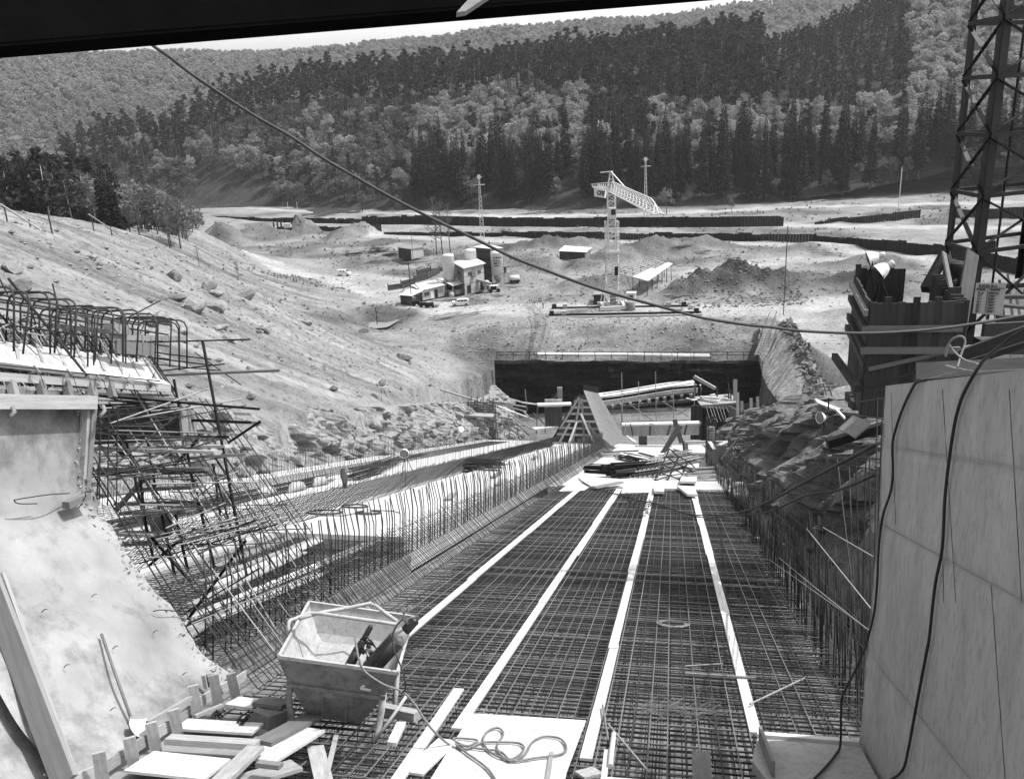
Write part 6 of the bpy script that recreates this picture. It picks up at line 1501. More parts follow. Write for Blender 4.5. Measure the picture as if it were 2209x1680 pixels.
# long low shed, lean-to and open shelter
a, b = G(912, 648, ZS), G(960, 638, ZS); c = G(890, 638, ZS); e = b + c - a; o = thing('low_shed', 'long low shed with white roof and plank front left of the silos', 'shed', a); z1, z2, zc = plumb(a, 627), plumb(b, 615), plumb(c, 617)
planked(o, a, b, ZS, z1, z2, 7, 'wood_pale'); planked(o, c, a, ZS, zc, z1, 6, 'wood_mid'); planked(o, b, e, ZS, z2, zc, 5, 'wood_mid')
opening(o, 'window', a, b, .08, .3, 630, 638, 'glass_dark'); opening(o, 'door', a, b, .36, .5, 628, 646, 'steel_white'); opening(o, 'doorway', a, b, .54, .68, 624, 643, 'glass_dark')
plate(o, 'roof', [np.array([a[0] - .3, a[1] - .5, z1 + .06]), np.array([b[0] + .3, b[1] - .5, z2 + .06]), np.array([e[0] + .3, e[1] + .4, zc + (z2 - z1) + .06]), np.array([c[0] - .3, c[1] + .4, zc + .06])], .1, 'roof_white')
a, b = G(865, 655, ZS), G(889, 660, ZS); c = G(911, 650, ZS); e = a + c - b; o = thing('lean_to', 'low lean-to with dark tarred side at the left end of the sheds', 'shed', a); z1, z2, z3 = plumb(a, 637), plumb(b, 639), plumb(c, 629)
planked(o, a, b, ZS, z1, z2, 5, 'wood_dark'); planked(o, e, a, ZS, z1, z1, 4, 'wood_dark')
for f in (.05, .5, .97): x = b + (c - b) * f; rod('post', np.array([x[0], x[1], ZS]), np.array([x[0], x[1], z2 + (z3 - z2) * f]), .08, 'wood_dark', o)
plate(o, 'roof', [np.array([a[0] - .3, a[1] - .3, z1 + .06]), np.array([b[0], b[1] - .4, z2 + .06]), np.array([c[0] + .3, c[1], z3 + .06]), np.array([e[0], e[1] + .4, z3 + .1])], .1, 'roof_white')
A_, B_, C_, D_ = G(977.5, 640, ZS), G(1003, 634, ZS), G(985, 624, ZS), G(945, 628, ZS); o = thing('open_shelter', 'open fronted shelter with bright white roof below the front silo', 'shelter', A_)
zz = [plumb(A_, 618), plumb(B_, 612), plumb(C_, 600), plumb(D_, 602)]
for X, z in zip((A_, D_), (zz[0], zz[3])): rod('post', X, np.array([X[0], X[1], z]), .1, 'wood_pale', o)
plate(o, 'roof', [np.array([X[0], X[1], z + .06]) for X, z in zip((A_, B_, C_, D_), zz)], .1, 'roof_white'); board('back_wall', np.array([D_[0], D_[1], ZS + 1]), np.array([C_[0], C_[1], ZS + 1]), 2, .1, 'wood_dark', o, np.cross(C_ - D_, (0, 0, 1)))
for i in range(6):
    x = A_ + (B_ - A_) * rs.uniform(-.4, .9) + np.array([rs.uniform(-.5, .5), rs.uniform(.5, 2.5), 0]); MB().lathe(x, [(.6, 0), (.7, .3), (.62, .8), (.3, 1.1), (.001, 1.15)], 9).build('cement_bags', 'concrete_rough', None, 'one of the pale heaped bags under the open shelter', 'bags', 'bags under the open shelter')
# aggregate bay walls
for i, (u0, v0, u1, v1, h, lb) in enumerate([(838, 627, 866, 623, 1.35, 'front left'), (866, 623, 895, 616, 1.9, 'front middle'), (894, 610, 922, 603, 1.7, 'second'), (922, 603, 948, 590, 1.7, 'third'), (900, 594, 930, 586, 1.3, 'back'), (930, 590, 962, 584, 1.2, 'rear right')]):
    p, q = G(u0, v0, ZS), G(u1, v1, ZS); o = thing('bay_wall', 'dark plank wall of the %s aggregate bay left of the silos' % lb, 'bay wall', p, 'aggregate bay walls')
    planked(o, p, q, ZS, ZS + h, ZS + h, 5, 'wood_dark'); 
    for x in (p, q): rod('post', x, x + (0, 0, h + .35), .13, 'wood_dark', o)
p0 = G(889, 658, ZS); o = thing('guyed_pole', 'tall dark pole with raking struts at the left shed corner', 'pole', p0); rod('mast', p0, vert(p0, 567), .1, 'wood_dark', o)
for u, v in ((868, 636), (911, 634)): rod('strut', vert(p0, 603), G(u, v + 8, ZS) + (0, 0, 1.5), .09, 'wood_dark', o)
# vehicles
def car(label, cat, c0, heading, L_, W_, H_, paint, van=False):
    o = thing('parked_' + cat, label, cat, c0, None, heading); base = np.array(c0); ca, sa = math.cos(heading), math.sin(heading)
    def Wp(x, y, z): return base + np.array([x * 1.0, y, z])
    prof = [(-.5, .28), (-.5, .62), (-.485, .70), (-.30, .74), (-.20, .97), (-.08, 1.0), (.36, 1.0), (.47, .92), (.5, .66), (.5, .28)] if not van else [(-.5, .28), (-.5, .5), (-.47, .60), (-.26, .64), (-.20, .86), (-.15, .9), (-.12, 1.0), (.5, 1.0), (.5, .28)]
    mb = MB(); n = len(prof); rows = []
    for yy, sh in ((-.5, .94), (-.46, 1), (.46, 1), (.5, .94)): rows.append([Wp(x * L_, yy * W_ * (1 if z < .7 else .9), H_ * z * (sh if z > .9 else 1)) for x, z in prof])
    for r in range(3):
        for i in range(n): j = (i + 1) % n; mb.add([rows[r][i], rows[r][j], rows[r + 1][j], rows[r + 1][i]], [(0, 1, 2, 3)])
    mb.add(rows[0], [tuple(range(n))]); mb.add(rows[3], [tuple(reversed(range(n)))]); mb.build('body', paint, o)
    ws_ = ((-.17, -.03), (.0, .16), (.19, .36)) if not van else ((-.15, -.02), (.14, .26))
    for s_ in (-1, 1):
        for x0, x1 in ws_: MB().prism([Wp(x0 * L_ - .06, s_ * W_ * .475, H_ * .72), Wp(x1 * L_, s_ * W_ * .475, H_ * .72), Wp(x1 * L_ - .04, s_ * W_ * .465, H_ * .93), Wp(x0 * L_ + .06, s_ * W_ * .465, H_ * .93)], (0, s_ * .03, 0)).build('side_window', 'glass_dark', o)
    MB().prism([Wp(-.295 * L_, -W_ * .4, H_ * .755), Wp(-.295 * L_, W_ * .4, H_ * .755), Wp(-.205 * L_, W_ * .38, H_ * .955), Wp(-.205 * L_, -W_ * .38, H_ * .955)], (-.03, 0, .012)).build('windscreen', 'glass_dark', o)
    MB().prism([Wp(.487 * L_, -W_ * .36, H_ * .72), Wp(.487 * L_, W_ * .36, H_ * .72), Wp(.455 * L_, W_ * .34, H_ * .92), Wp(.455 * L_, -W_ * .34, H_ * .92)] if not van else [Wp(.5 * L_, -W_ * .3, H_ * .7), Wp(.5 * L_, W_ * .3, H_ * .7), Wp(.5 * L_, W_ * .3, H_ * .88), Wp(.5 * L_, -W_ * .3, H_ * .88)], (.03, 0, .01)).build('rear_window', 'glass_dark', o)
    for x in (-.33, .31):
        for s_ in (-1, 1): 
            w = MB().lathe(Wp(x * L_, s_ * W_ * .5 - .09, .3), [(.3, 0), (.31, .03), (.31, .15), (.28, .18)], 14, (0, 1, 0)).build('wheel', 'tyre', o); MB().lathe(Wp(x * L_, s_ * W_ * .5 + (.1 if s_ > 0 else -.11), .3), [(.17, 0), (.15, .015)], 10, (0, 1, 0)).build('hub_cap', 'steel_grey', w)
    for s_ in (-1, 1): MB().lathe(Wp(-.5 * L_ - .03, s_ * W_ * .33, H_ * .5), [(.09, 0), (.1, .03), (.06, .05)], 10, (1, 0, 0)).build('headlight', 'steel_white', o)
    MB().abox(*(Wp(-.515 * L_, -W_ * .46, .32)), *(Wp(-.5 * L_, W_ * .46, .44))).build('bumper', 'steel_grey', o); MB().abox(*(Wp(.5 * L_, -W_ * .46, .32)), *(Wp(.515 * L_, W_ * .46, .44))).build('bumper', 'steel_grey', o)
    return o
cpos = G(994, 659, ZS); cpos[2] = gz(cpos[0], cpos[1]) + .03
car('light grey estate car parked in front of the batching plant', 'car', cpos, math.radians(4), 3.75, 1.5, 1.52, 'car_paint')
cpos = G(742, 587, ZS); cpos[2] = gz(cpos[0], cpos[1]) + .03
car('small pale delivery van parked alone on the track at the left of the yard', 'van', cpos, math.radians(180 - 14), 3.6, 1.5, 1.75, 'car_pale', True)
# plant by the silos
p = G(1110, 609, ZS); o = thing('tank_trailer', 'horizontal pale tank on a chassis right of the lettered silo', 'tank', p)
MB().lathe(p + (-1.2, 0, 1.0), [(.001, -.12), (.55, 0), (.72, .1), (.72, 2.3), (.55, 2.42), (.001, 2.5)], 16, (1, .15, 0)).build('tank', 'steel_white', o); MB().abox(p[0] - 1.3, p[1] - .5, ZS + .3, p[0] + 1.4, p[1] + .6, ZS + .5).build('chassis', 'steel_black', o)
for x in (-.8, .9): MB().lathe(p + (x, -.6, .35), [(.34, 0), (.34, .18)], 12, (0, 1, 0)).build('wheel', 'tyre', o)
p = G(1100, 596, ZS); o = thing('flatbed_lorry', 'dark lorry standing behind the horizontal tank', 'lorry', p); MB().abox(p[0] - 2.5, p[1], ZS + .6, p[0] + 1.6, p[1] + 1.8, ZS + 1.1).build('bed', 'steel_grey', o); MB().abox(p[0] - 2.5, p[1], ZS + 1.1, p[0] - .8, p[1] + 1.8, ZS + 2.5).build('cab', 'wood_mid', o); MB().abox(p[0] - 2.2, p[1] - .03, ZS + 1.7, p[0] - 1.1, p[1], ZS + 2.3).build('cab_window', 'glass_dark', o)
for x in (-1.7, .8): MB().lathe(p + (x, -.1, .5), [(.5, 0), (.5, .3)], 12, (0, 1, 0)).build('wheel', 'tyre', o)
p = G(1050, 628, ZS); o = thing('concrete_mixer', 'concrete mixer with pale drum at the front of the batching house', 'mixer', p)
MB().lathe(p + (0, 0, 1.6), [(.3, -.9), (.85, -.3), (.9, .3), (.5, .9), (.45, .95)], 14, (.3, -.5, .8)).build('drum', 'steel_white', o)
for x, y in ((-.8, -.6), (.8, -.6), (.8, .6), (-.8, .6)): rod('leg', p + (x, y, 0), p + (x * .6, y * .6, 1.5), .07, 'steel_black', o)
p = G(1067, 630, ZS); o = thing('dumper', 'small dark dumper with square pale hood right of the mixer', 'dumper', p); MB().abox(p[0] - 1.2, p[1] - .6, ZS + .5, p[0] + .9, p[1] + .7, ZS + 1.6).build('hood', 'steel_white', o); MB().abox(p[0] - .9, p[1] - .68, ZS + .65, p[0] + .5, p[1] - .6, ZS + 1.45).build('grille', 'steel_black', o)
for x in (-.9, .9): MB().lathe(p + (x, -.75, .45), [(.45, 0), (.45, .25)], 12, (0, 1, 0)).build('wheel', 'tyre', o)
for i, (u, v, lb) in enumerate([(900, 660, 'dark engine compressor outside the lean-to'), (915, 663, 'dark wheeled pump left of the estate car'), (930, 664, 'low barrow heap outside the long shed')]):
    p = gp(u, v); o = thing('machine', lb, 'machine', p)
    MB().abox(p[0] - .9, p[1] - .4, p[2] + .4, p[0] + .6, p[1] + .4, p[2] + 1.1).build('engine_hood', 'steel_black', o); MB().lathe(p + (.9, -.2, .4), [(.3, 0), (.38, .2), (.3, .8)], 9, (1, 0, .1)).build('cylinder', 'steel_grey', o)
    for x in (-.6, .5): MB().lathe(p + (x, -.5, .35), [(.35, 0), (.35, .15)], 10, (0, 1, 0)).build('wheel', 'tyre', o)
# stacks of timber, trusses and pipes in the yard
def jackstraw(label, u, v, n, L_, spread, h, m, cat='timber stack', ang=0.2, group='material heaps in the yard', sec=.12):
    c0 = gp(u, v); o = thing('timber_stack', label, cat, c0, group)
    for i in range(n):
        g = ang + rs.normal(0, .18); d_ = np.array([math.cos(g), math.sin(g), 0]); x = c0 + np.array([rs.normal(0, spread), rs.normal(0, spread * .6), rs.uniform(.05, h)]); l = L_ * rs.uniform(.6, 1)
        board('timber', x - d_ * l / 2, x + d_ * l / 2 + (0, 0, rs.normal(0, .15)), sec, sec, m, o)
    return o
for u, v, n, l, sp, h, m, lb in [(810, 546, 26, 5, 1.6, 1.5, 'wood_dark', 'tall dark heap of trusses left of the far yard hut'), (845, 554, 22, 4, 1.3, 1.2, 'wood_dark', 'dark truss heap right against the far yard hut'), (765, 552, 18, 4.5, 1.4, .8, 'wood_dark', 'long dark truss pile at the left of the heaps'), (820, 566, 16, 5, 1.8, .4, 'wood_mid', 'low scattered timbers before the truss heaps'),
                             (790, 568, 10, 5, 1.6, .3, 'wood_mid', 'low timber row left of the scattered timbers'), (905, 566, 10, 8, 1.2, .5, 'wood_pale', 'long pale timbers lying left of the front silo'), (970, 648, 12, 8, .8, .4, 'wood_pale', 'long pale beams slanting past the estate car'), (985, 645, 8, 7, .7, .3, 'wood_pale', 'shorter pale beams behind the estate car'),
                             (1105, 622, 14, 4, 1.3, .5, 'wood_pale', 'pale timber litter right of the dumper'), (1075, 640, 10, 3, 1.0, .4, 'wood_mid', 'small timber litter before the mixer'), (1510, 548, 9, 7, .8, .7, 'wood_mid', 'log pile right of the canopy frame'), (1470, 536, 10, 5, .9, .4, 'wood_dark', 'low dark logs on the far side of the yard'), (1330, 640, 6, 4, 1.2, .2, 'wood_pale', 'stray laths beside the crane'), (1250, 638, 5, 4, 1.4, .2, 'wood_pale', 'stray laths left of the crane'),
                             (960, 688, 24, 4, 1.2, .4, 'wood_pale', 'pale heap of laths at the lip of the pit'), (1000, 680, 10, 6, 1.5, .3, 'wood_pale', 'long laths behind the lath heap'), (1470, 575, 8, 4, 1, .3, 'wood_pale', 'boards by the canopy roof'), (1240, 565, 5, 5, .8, .2, 'wood_mid', 'planks lying beside the plank hut'), (1285, 566, 5, 5, .8, .2, 'wood_pale', 'planks lying right of the plank hut'), (1455, 645, 6, 5, 1, .3, 'wood_dark', 'dark timbers at the foot of the spoil heap')]:
    jackstraw(lb, u, v, n, l, sp, h, m)
# unfinished canopy
A_, B_, C_, D_ = G(1396, 640, ZS), G(1448, 605, ZS), G(1415, 592, ZS), G(1330, 622, ZS)
o = thing('canopy_frame', 'open timber canopy frame partly roofed with white sheets beside the crane', 'canopy', A_)
def cp(f, g, z): 
    X = (A_ * (1 - f) + B_ * f) * (1 - g) + (D_ * (1 - f) + C_ * f) * g; return np.array([X[0], X[1], z])
zA, zB, zD, zC = plumb(A_, 607), plumb(B_, 572), plumb(D_, 588), plumb(C_, 562)
def zc(f, g): return (zA * (1 - f) + zB * f) * (1 - g) + (zD * (1 - f) + zC * f) * g
for f in np.linspace(0, 1, 6):
    for g in (0, .45, 1): rod('post', cp(f, g, ZS), cp(f, g, zc(f, g)), .09, 'wood_dark', o)
    board('rafter', cp(f, 0, zc(f, 0)), cp(f, 1, zc(f, 1)), .14, .2, 'plank_white', o)
for g in np.linspace(0, 1, 7): board('purlin', cp(0, g, zc(0, g) + .17), cp(1, g, zc(1, g) + .17), .1, .12, 'wood_pale', o)
plate(o, 'roof_sheet', [cp(-.03, -.05, zc(0, 0) + .27), cp(.55, -.05, zc(.55, 0) + .27), cp(.55, .42, zc(.55, .42) + .27), cp(-.03, .42, zc(0, .42) + .27)], .05, 'roof_white'); plate(o, 'roof_sheet', [cp(.55, -.05, zc(.55, 0) + .3), cp(1.03, -.05, zc(1, 0) + .3), cp(1.03, .25, zc(1, .25) + .3), cp(.55, .25, zc(.55, .25) + .3)], .05, 'roof_white')
for f in (0, 1): board('brace', cp(f, 0, zc(f, 0) - .2), cp(f + .12 if f == 0 else f - .12, -.2, ZS), .1, .1, 'wood_pale', o)
# ---- masts and poles
def pylon(label, u, vb, vt, d=None, w=.7):
    b = G(u, vb, ZS); zt_ = plumb(b, vt); o = thing('lattice_pylon', label, 'pylon', b, 'lattice pylons'); mb = MB(); H_ = zt_ - ZS; nb = 14
    for k in range(nb):
        f0, f1 = k / nb, (k + 1) / nb; w0, w1 = w * (1 - .75 * f0), w * (1 - .75 * f1); c_ = [(-1, -1), (1, -1), (1, 1), (-1, 1)]
        for i in range(4):
            p, q = c_[i], c_[(i + 1) % 4]; a_ = b + (p[0] * w0, p[1] * w0, H_ * f0); mb.bar(a_, b + (p[0] * w1, p[1] * w1, H_ * f1), .09, 4); mb.bar(a_, b + (q[0] * w1, q[1] * w1, H_ * f1), .06, 4)
    mb.build('lattice', 'steel_white', o)
    mb = MB()
    for dz, l in ((-.2, 1.0), (-2.6, 1.8)): mb.bar(b + (-l, 0, H_ + dz), b + (l, 0, H_ + dz), .09, 4)
    mb.build('cross_arm', 'steel_white', o); MB().abox(b[0] - .5, b[1] - .3, zt_ - .7, b[0] + .5, b[1] + .3, zt_ + .5).build('head_lamp', 'steel_white', o)
pylon('slim white lattice pylon behind the silos', 1041, 516, 381); pylon('white lattice pylon in front of the spruces right of the crane', 1393, 470, 343, w=.6)
for u, vb, vt, r, m, lb in [(1690, 680, 488, .09, 'wood_dark', 'tall thin dark pole at the lip of the pit on the right'), (1938, 452, 361, .14, 'steel_white', 'white telegraph pole on the far road at the right'), (814, 700, 662, .1, 'wood_mid', 'leaning post standing in the pond'), (622, 455, 436, .1, 'steel_white', 'left of two small white posts on the far road'), (642, 455, 436, .1, 'steel_white', 'right of two small white posts on the far road')]:
    b = G(u, vb, ZS); rod('pole', b, vert(b, vt), r, 'steel_white' if m == 'steel_white' else 'wood_dark', None, lb, 'pole', 'poles on the site')
# ---- steel sheet piling along the river
def pile_row(label, pts, seed):
    r_ = np.random.default_rng(seed); P0 = [(G(u, v, ZS), h) for u, v, h in pts]; o = thing('sheet_pile_wall', label, 'sheet piling', P0[0][0], 'sheet pile walls')
    w = .8; prof = [(-.4, .0), (-.22, .0), (-.14, -.28), (.14, -.28), (.22, .0), (.4, .0)]
    mb = MB(); n = len(prof)
    pl = [(x, y, z) for x, y in prof for z in (-1, 0)]
    mb.add(pl, [(2 * i, 2 * i + 2, 2 * i + 3, 2 * i + 1) for i in range(n - 1)]); mb.add([(x, y - .02 if y == 0 else y + .02, z) for x, y in prof for z in (-1, 0)], [(2 * i + 1, 2 * i + 3, 2 * i + 2, 2 * i) for i in range(n - 1)])
    mb.add([(prof[i][0], prof[i][1], 0) for i in range(n)] + [(prof[i][0], prof[i][1] + .03, 0) for i in reversed(range(n))], [tuple(range(2 * n))])
    me = mb.mesh('sheet_pile', 'sheet_pile'); k = 0; rest = MB()
    for i in range(len(P0) - 1):
        (a, ha), (b, hb) = P0[i], P0[i + 1]; L_ = np.linalg.norm(b - a); ax = (b - a) / L_; m_ = max(1, int(L_ / w)); base_j = 0
        for j in range(m_):
            f = (j + .5) / m_; x = a + (b - a) * f
            if r_.random() < .22: base_j = r_.uniform(-.35, .35)
            h = ha + (hb - ha) * f + base_j + r_.uniform(-.05, .05)
            if h < .3: continue
            g = gz(x[0], x[1]) if False else ZS - .6
            if k < 290: inst('sheet_pile', me, o, np.array([x[0], x[1], ZS + h]) - np.array(o.location), ax, (0, 0, 1), (1, 1, h + .9))
            else:
                sd = np.cross((0, 0, 1), ax)
                for q in range(n - 1):
                    p1 = x + ax * prof[q][0] + sd * prof[q][1]; p2 = x + ax * prof[q + 1][0] + sd * prof[q + 1][1]; rest.add([p1 + (0, 0, -.9), p2 + (0, 0, -.9), p2 + (0, 0, h), p1 + (0, 0, h)], [(0, 1, 2, 3)])
            k += 1
    if rest.v: rest.build('further_piles', 'sheet_pile', o, kind='stuff')
pile_row('far dark sheet pile wall along the road, from the left trees to the gap', [(425, 474, 1.8), (552, 481, 2.2), (700, 483, 2.2), (783, 484, 2.2), (784, 485, 3.2), (900, 484, 3.4), (1000, 487, 3.4), (1105, 490, 3.3), (1330, 491, 3.4), (1600, 489, 3.4), (1690, 488, 3.3)], 1)
pile_row('right end of the far sheet pile wall, ragged and rising past the gap', [(1757, 484, .7), (1800, 481, 1.6), (1900, 476, 2.2), (1985, 472, 3.0)], 2); pile_row('rightmost far sheet pile wall behind the crane tower', [(2060, 472, 3.0), (2209, 470, 3.6), (2300, 470, 3.6)], 5)
pile_row('near left sheet pile wall with a tall block at its right end', [(588, 500, 1.6), (668, 501, 2.4), (670, 501, 2.0), (795, 503, 2.4), (797, 503, 3.5), (824, 503, 3.4)], 3)
pile_row('long near sheet pile wall curving away to the right', [(828, 505, .7), (930, 508, 1.2), (1105, 513, 1.9), (1300, 517, 2.2), (1400, 519, 2.3), (1550, 520, 2.4), (1640, 521, 2.2), (1750, 524, 2.5), (1900, 541, 3.0), (2030, 557, 3.3), (2150, 582, 3.4), (2260, 605, 3.4)], 4)
o = thing('steel_dolphins', 'row of separate dark piles standing left of the near sheet pile wall', 'piles', G(592, 496, ZS))
for u in range(592, 640, 8): rod('pile', G(u, 497, ZS), vert(G(u, 497, ZS), 480), .35, 'steel_black', o)
p = gp(622, 497); o = thing('excavator', 'tiny excavator with pale cab by the left sheet piles', 'excavator', p); MB().abox(p[0] - 1.6, p[1] - 1, p[2] + .2, p[0] + 1.6, p[1] + 1, p[2] + 1.0).build('tracks', 'steel_black', o); MB().abox(p[0] - 1.3, p[1] - .9, p[2] + 1, p[0] + 1.2, p[1] + .9, p[2] + 2.6).build('cab', 'steel_white', o); MB().tube([p + (1, 0, 2), p + (3.5, 0, 5.5), p + (5, 0, 2.5)], .25, 5).build('boom', 'steel_black', o)
# pond at the foot of the slope
pc = G(816, 693, -41.0); ring_ = []
for g in np.linspace(0, 6.28, 33)[:-1]: ring_.append(pc + np.array([5.2 * math.cos(g) * (1 + .2 * math.sin(3 * g)), 9 * math.sin(g) * (1 + .15 * math.cos(2 * g)), .35]))
MB().add(ring_, [tuple(range(32))]).build('pond', 'pond_water', kind='structure')
# leafless trees and saplings in the yard
rt2 = np.random.default_rng(5)
for u, vb, vt, k, lb in [(942, 550, 425, 0, 'left leafless tree of the clump behind the front silo'), (955, 550, 430, 1, 'middle leafless tree of the clump behind the front silo'), (972, 545, 440, 2, 'right leafless tree of the clump behind the front silo'), (430, 578, 528, 1, 'bare bush on the left slope above the boulders'), (515, 604, 560, 2, 'bare sapling right of the bare bush on the slope'), (782, 456, 405, 0, 'small tree on the far road at the left'), (860, 456, 418, 1, 'small tree on the far road by the spruces'), (1438, 462, 400, 2, 'small leafing tree on the far road right of the pylon'), (1578, 458, 422, 0, 'small pale tree on the far road before the spruces'), (1915, 545, 575, 1, 'sapling')][:9]:
    b = gp(u, vb) if vb > 500 else G(u, vb, ZS); H_ = plumb(b, vt) - b[2]; big = vb < 500
    mdl = BARES[k] if not big else GREYS[k]
    plant_tree('bare_tree' if not big else 'small_tree', mdl, b[0], b[1], b[2], H_ / (11 if not big else 12.5), lb, 'tree', 'small trees on the site', rt2)
# ---- people
def person(label, base, h=1.75, face=0.0, lean=0.0, m='cloth_dark', helmet=True):
    o = thing('person', label, 'person', base, 'workers on the site', face); k = h / 1.75
    J = [(0, 0, .95), (0, lean * .3, 1.2), (0, lean * .7, 1.45), (0, lean, 1.6), (.1, 0, .92), (.12, .02, .5), (.12, 0, .06), (.12, -.14, .03), (-.1, 0, .92), (-.12, .06, .5), (-.14, .05, .06), (-.14, -.09, .03), (.2, lean * .7, 1.42), (.27, lean * .7 - .05, 1.15), (.24, lean * .7 - .25, .98), (-.2, lean * .7, 1.42), (-.28, lean * .7, 1.14), (-.24, lean * .7 - .2, .95), (0, lean * 1.05 - .02, 1.7)]
    Eg = [(0, 1), (1, 2), (2, 3), (0, 4), (4, 5), (5, 6), (6, 7), (0, 8), (8, 9), (9, 10), (10, 11), (2, 12), (12, 13), (13, 14), (2, 15), (15, 16), (16, 17), (3, 18)]
    Rr = [.15, .15, .16, .06, .1, .075, .05, .04, .1, .075, .05, .04, .07, .05, .04, .07, .05, .04, .1]
    me = bpy.data.meshes.new('body'); me.from_pydata([(x * k, y * k, z * k) for x, y, z in J], Eg, []); ob = link('body', me, o)
    md = ob.modifiers.new('skin', 'SKIN'); me.skin_vertices[0].data[0].use_root = True
    for i, r in enumerate(Rr): me.skin_vertices[0].data[i].radius = (r * k, r * k)
    ob.modifiers.new('sub', 'SUBSURF').levels = 1; ob.modifiers['sub'].render_levels = 1
    dg = bpy.context.evaluated_depsgraph_get(); m2 = bpy.data.meshes.new_from_object(ob.evaluated_get(dg)); ob.modifiers.clear(); ob.data = m2; m2.materials.append(M[m])
    if helmet: MB().lathe(np.array(base) + (0, lean * 1.05 * k, 1.72 * k), [(.16 * k, -.01), (.13 * k, 0), (.125 * k, .06), (.07 * k, .13), (.001, .14)], 12).build('helmet', 'steel_white', o)
    return o
person('worker in dark clothes standing beside the mixer of the batching plant', G(1053, 631, ZS), 1.75, .5)
person('left worker standing before the door of the far yard hut', gp(868, 560), 1.75, 1.0, 0, 'wood_pale'); person('right worker standing before the door of the far yard hut', gp(874, 561), 1.75, 2.0, 0, 'cloth_dark')
person('small worker walking past the heap of laths', G(1172, 668, ZS) * 1.0, 1.7, 2.0, .1, 'wood_mid')
# ================================================================== STRUCTURES AT THE FOOT OF THE CHUTE
re_ = np.random.default_rng(33)
# walkway and railing on top of the dark pit wall
wk = thing('bench_walkway', 'white plank walkway with dark railing along the top of the black pit wall', 'walkway', P(1159, 764, 158))
a, b = P(1159, 763, 156.5), P(1533, 767, 156); 
for k in range(9):
    p, q = a + (b - a) * k / 9, a + (b - a) * (k + .97) / 9; board('plank', p, q, 1.4, .25, 'plank_white', wk)
ra, rb = P(1072, 771, 155.5), P(1640, 771, 154)
for k in range(17):
    x = ra + (rb - ra) * k / 16; rod('rail_post', x - (0, 0, .4), x + (0, 0, 1.1), .06, 'steel_black', wk)
for h in (.5, 1.05): rod('rail', ra + (0, 0, h), rb + (0, 0, h), .05, 'steel_black', wk)
# stair down the right corner of the pit
st = thing('timber_stair', 'steep timber stair climbing the right corner of the pit', 'stair', P(1634, 766, 152)); p, q = P(1634, 766, 150), P(1668, 684, 156)
sd = np.array([1.0, .2, 0]) * .55
for s_ in (-1, 1): board('stringer', p + sd * s_, q + sd * s_, .1, .3, 'wood_mid', st)
for k in range(22): x = p + (q - p) * (k + .5) / 22; board('tread', x - sd, x + sd, .3, .06, 'wood_pale', st)
for s_ in (-1, 1): rod('handrail', p + sd * s_ * 1.2 + (0, 0, 1), q + sd * s_ * 1.2 + (0, 0, 1), .05, 'wood_dark', st)
# ---- pier head: triangular frame with a sheet of bars down its right side
th = thing('pier_head_frame', 'triangular timber frame draped with a steel mesh sheet at the far end of the pier', 'pier formwork', C(92, -9, 0))
apL, apR = SP(1246, 853, 93), SP(1262, 851, 93); bsL, bsR = SP(1192, 957, 92), SP(1303, 962, 92)
def tp(f, g): L_ = bsL + (apL - bsL) * g; R_ = bsR + (apR - bsR) * g; return L_ + (R_ - L_) * f
for g in (.02, .2, .33, .47, .62, .75, .88): board('waler', tp(-.02, g), tp(1.02, g), .12, .24, 'wood_pale', th, CN)
for f in (.12, .38, .62, .86): g1 = min(.98, 1.15 - abs(f - .5) * 1.9); board('stud', tp(f, 0), tp(f + (.5 - f) * g1 * .5, g1), .22, .22, 'wood_mid', th, CD)
for (f0, g0, f1, g1) in ((.32, 0, .42, .46), (.82, .05, .55, .62), (.0, .3, .3, .95), (1, .1, .75, .4)): board('raker', tp(f0, g0) - CD * .4, tp(f1, g1) - CD * .2, .2, .3, 'plank_white' if f0 > .05 and f0 < .9 else 'wood_mid', th, CD)
bk = CD * 4.5; plate_ = [tp(0, 0) + CD * .5, tp(1, 0) + CD * .5, tp(1, 1) + CD * .5, tp(0, 1) + CD * .5]
MB().prism(plate_, CD * .1).build('backing_boards', 'wood_dark', th)
# the mesh sheet: grid of bars from the ridge down to the floor
mt = [SP(1259, 842, 93), SP(1291, 849, 97), SP(1350, 951, 97.5), SP(1308, 966, 90)]
mb = MB()
for k in range(46):
    f = k / 45; p, q = mt[0] + (mt[1] - mt[0]) * f, mt[3] + (mt[2] - mt[3]) * f; mb.bar(p, q, .028, 4)
    g = k / 45; p, q = mt[0] + (mt[3] - mt[0]) * g, mt[1] + (mt[2] - mt[1]) * g; mb.bar(p, q, .03, 4)
mb.build('mesh_sheet', 'rebar_pale', th, kind='stuff')
mb = MB()
for k in range(20):
    f = k / 19; mb.bar(tp(0, f * .95) - CT * .15, tp(0, f * .95) + CD * 4 - CT * .3, .03, 4); mb.bar(tp(-.06, 0) + CD * 4 * f, tp(-.1, .98) + CD * 4 * f, .03, 4); mb.bar(mt[0] + (mt[1] - mt[0]) * f, mt[0] + (mt[1] - mt[0]) * f + (0, 0, .7), .03, 4)
mb.build('side_bars', 'rebar', th, kind='stuff')
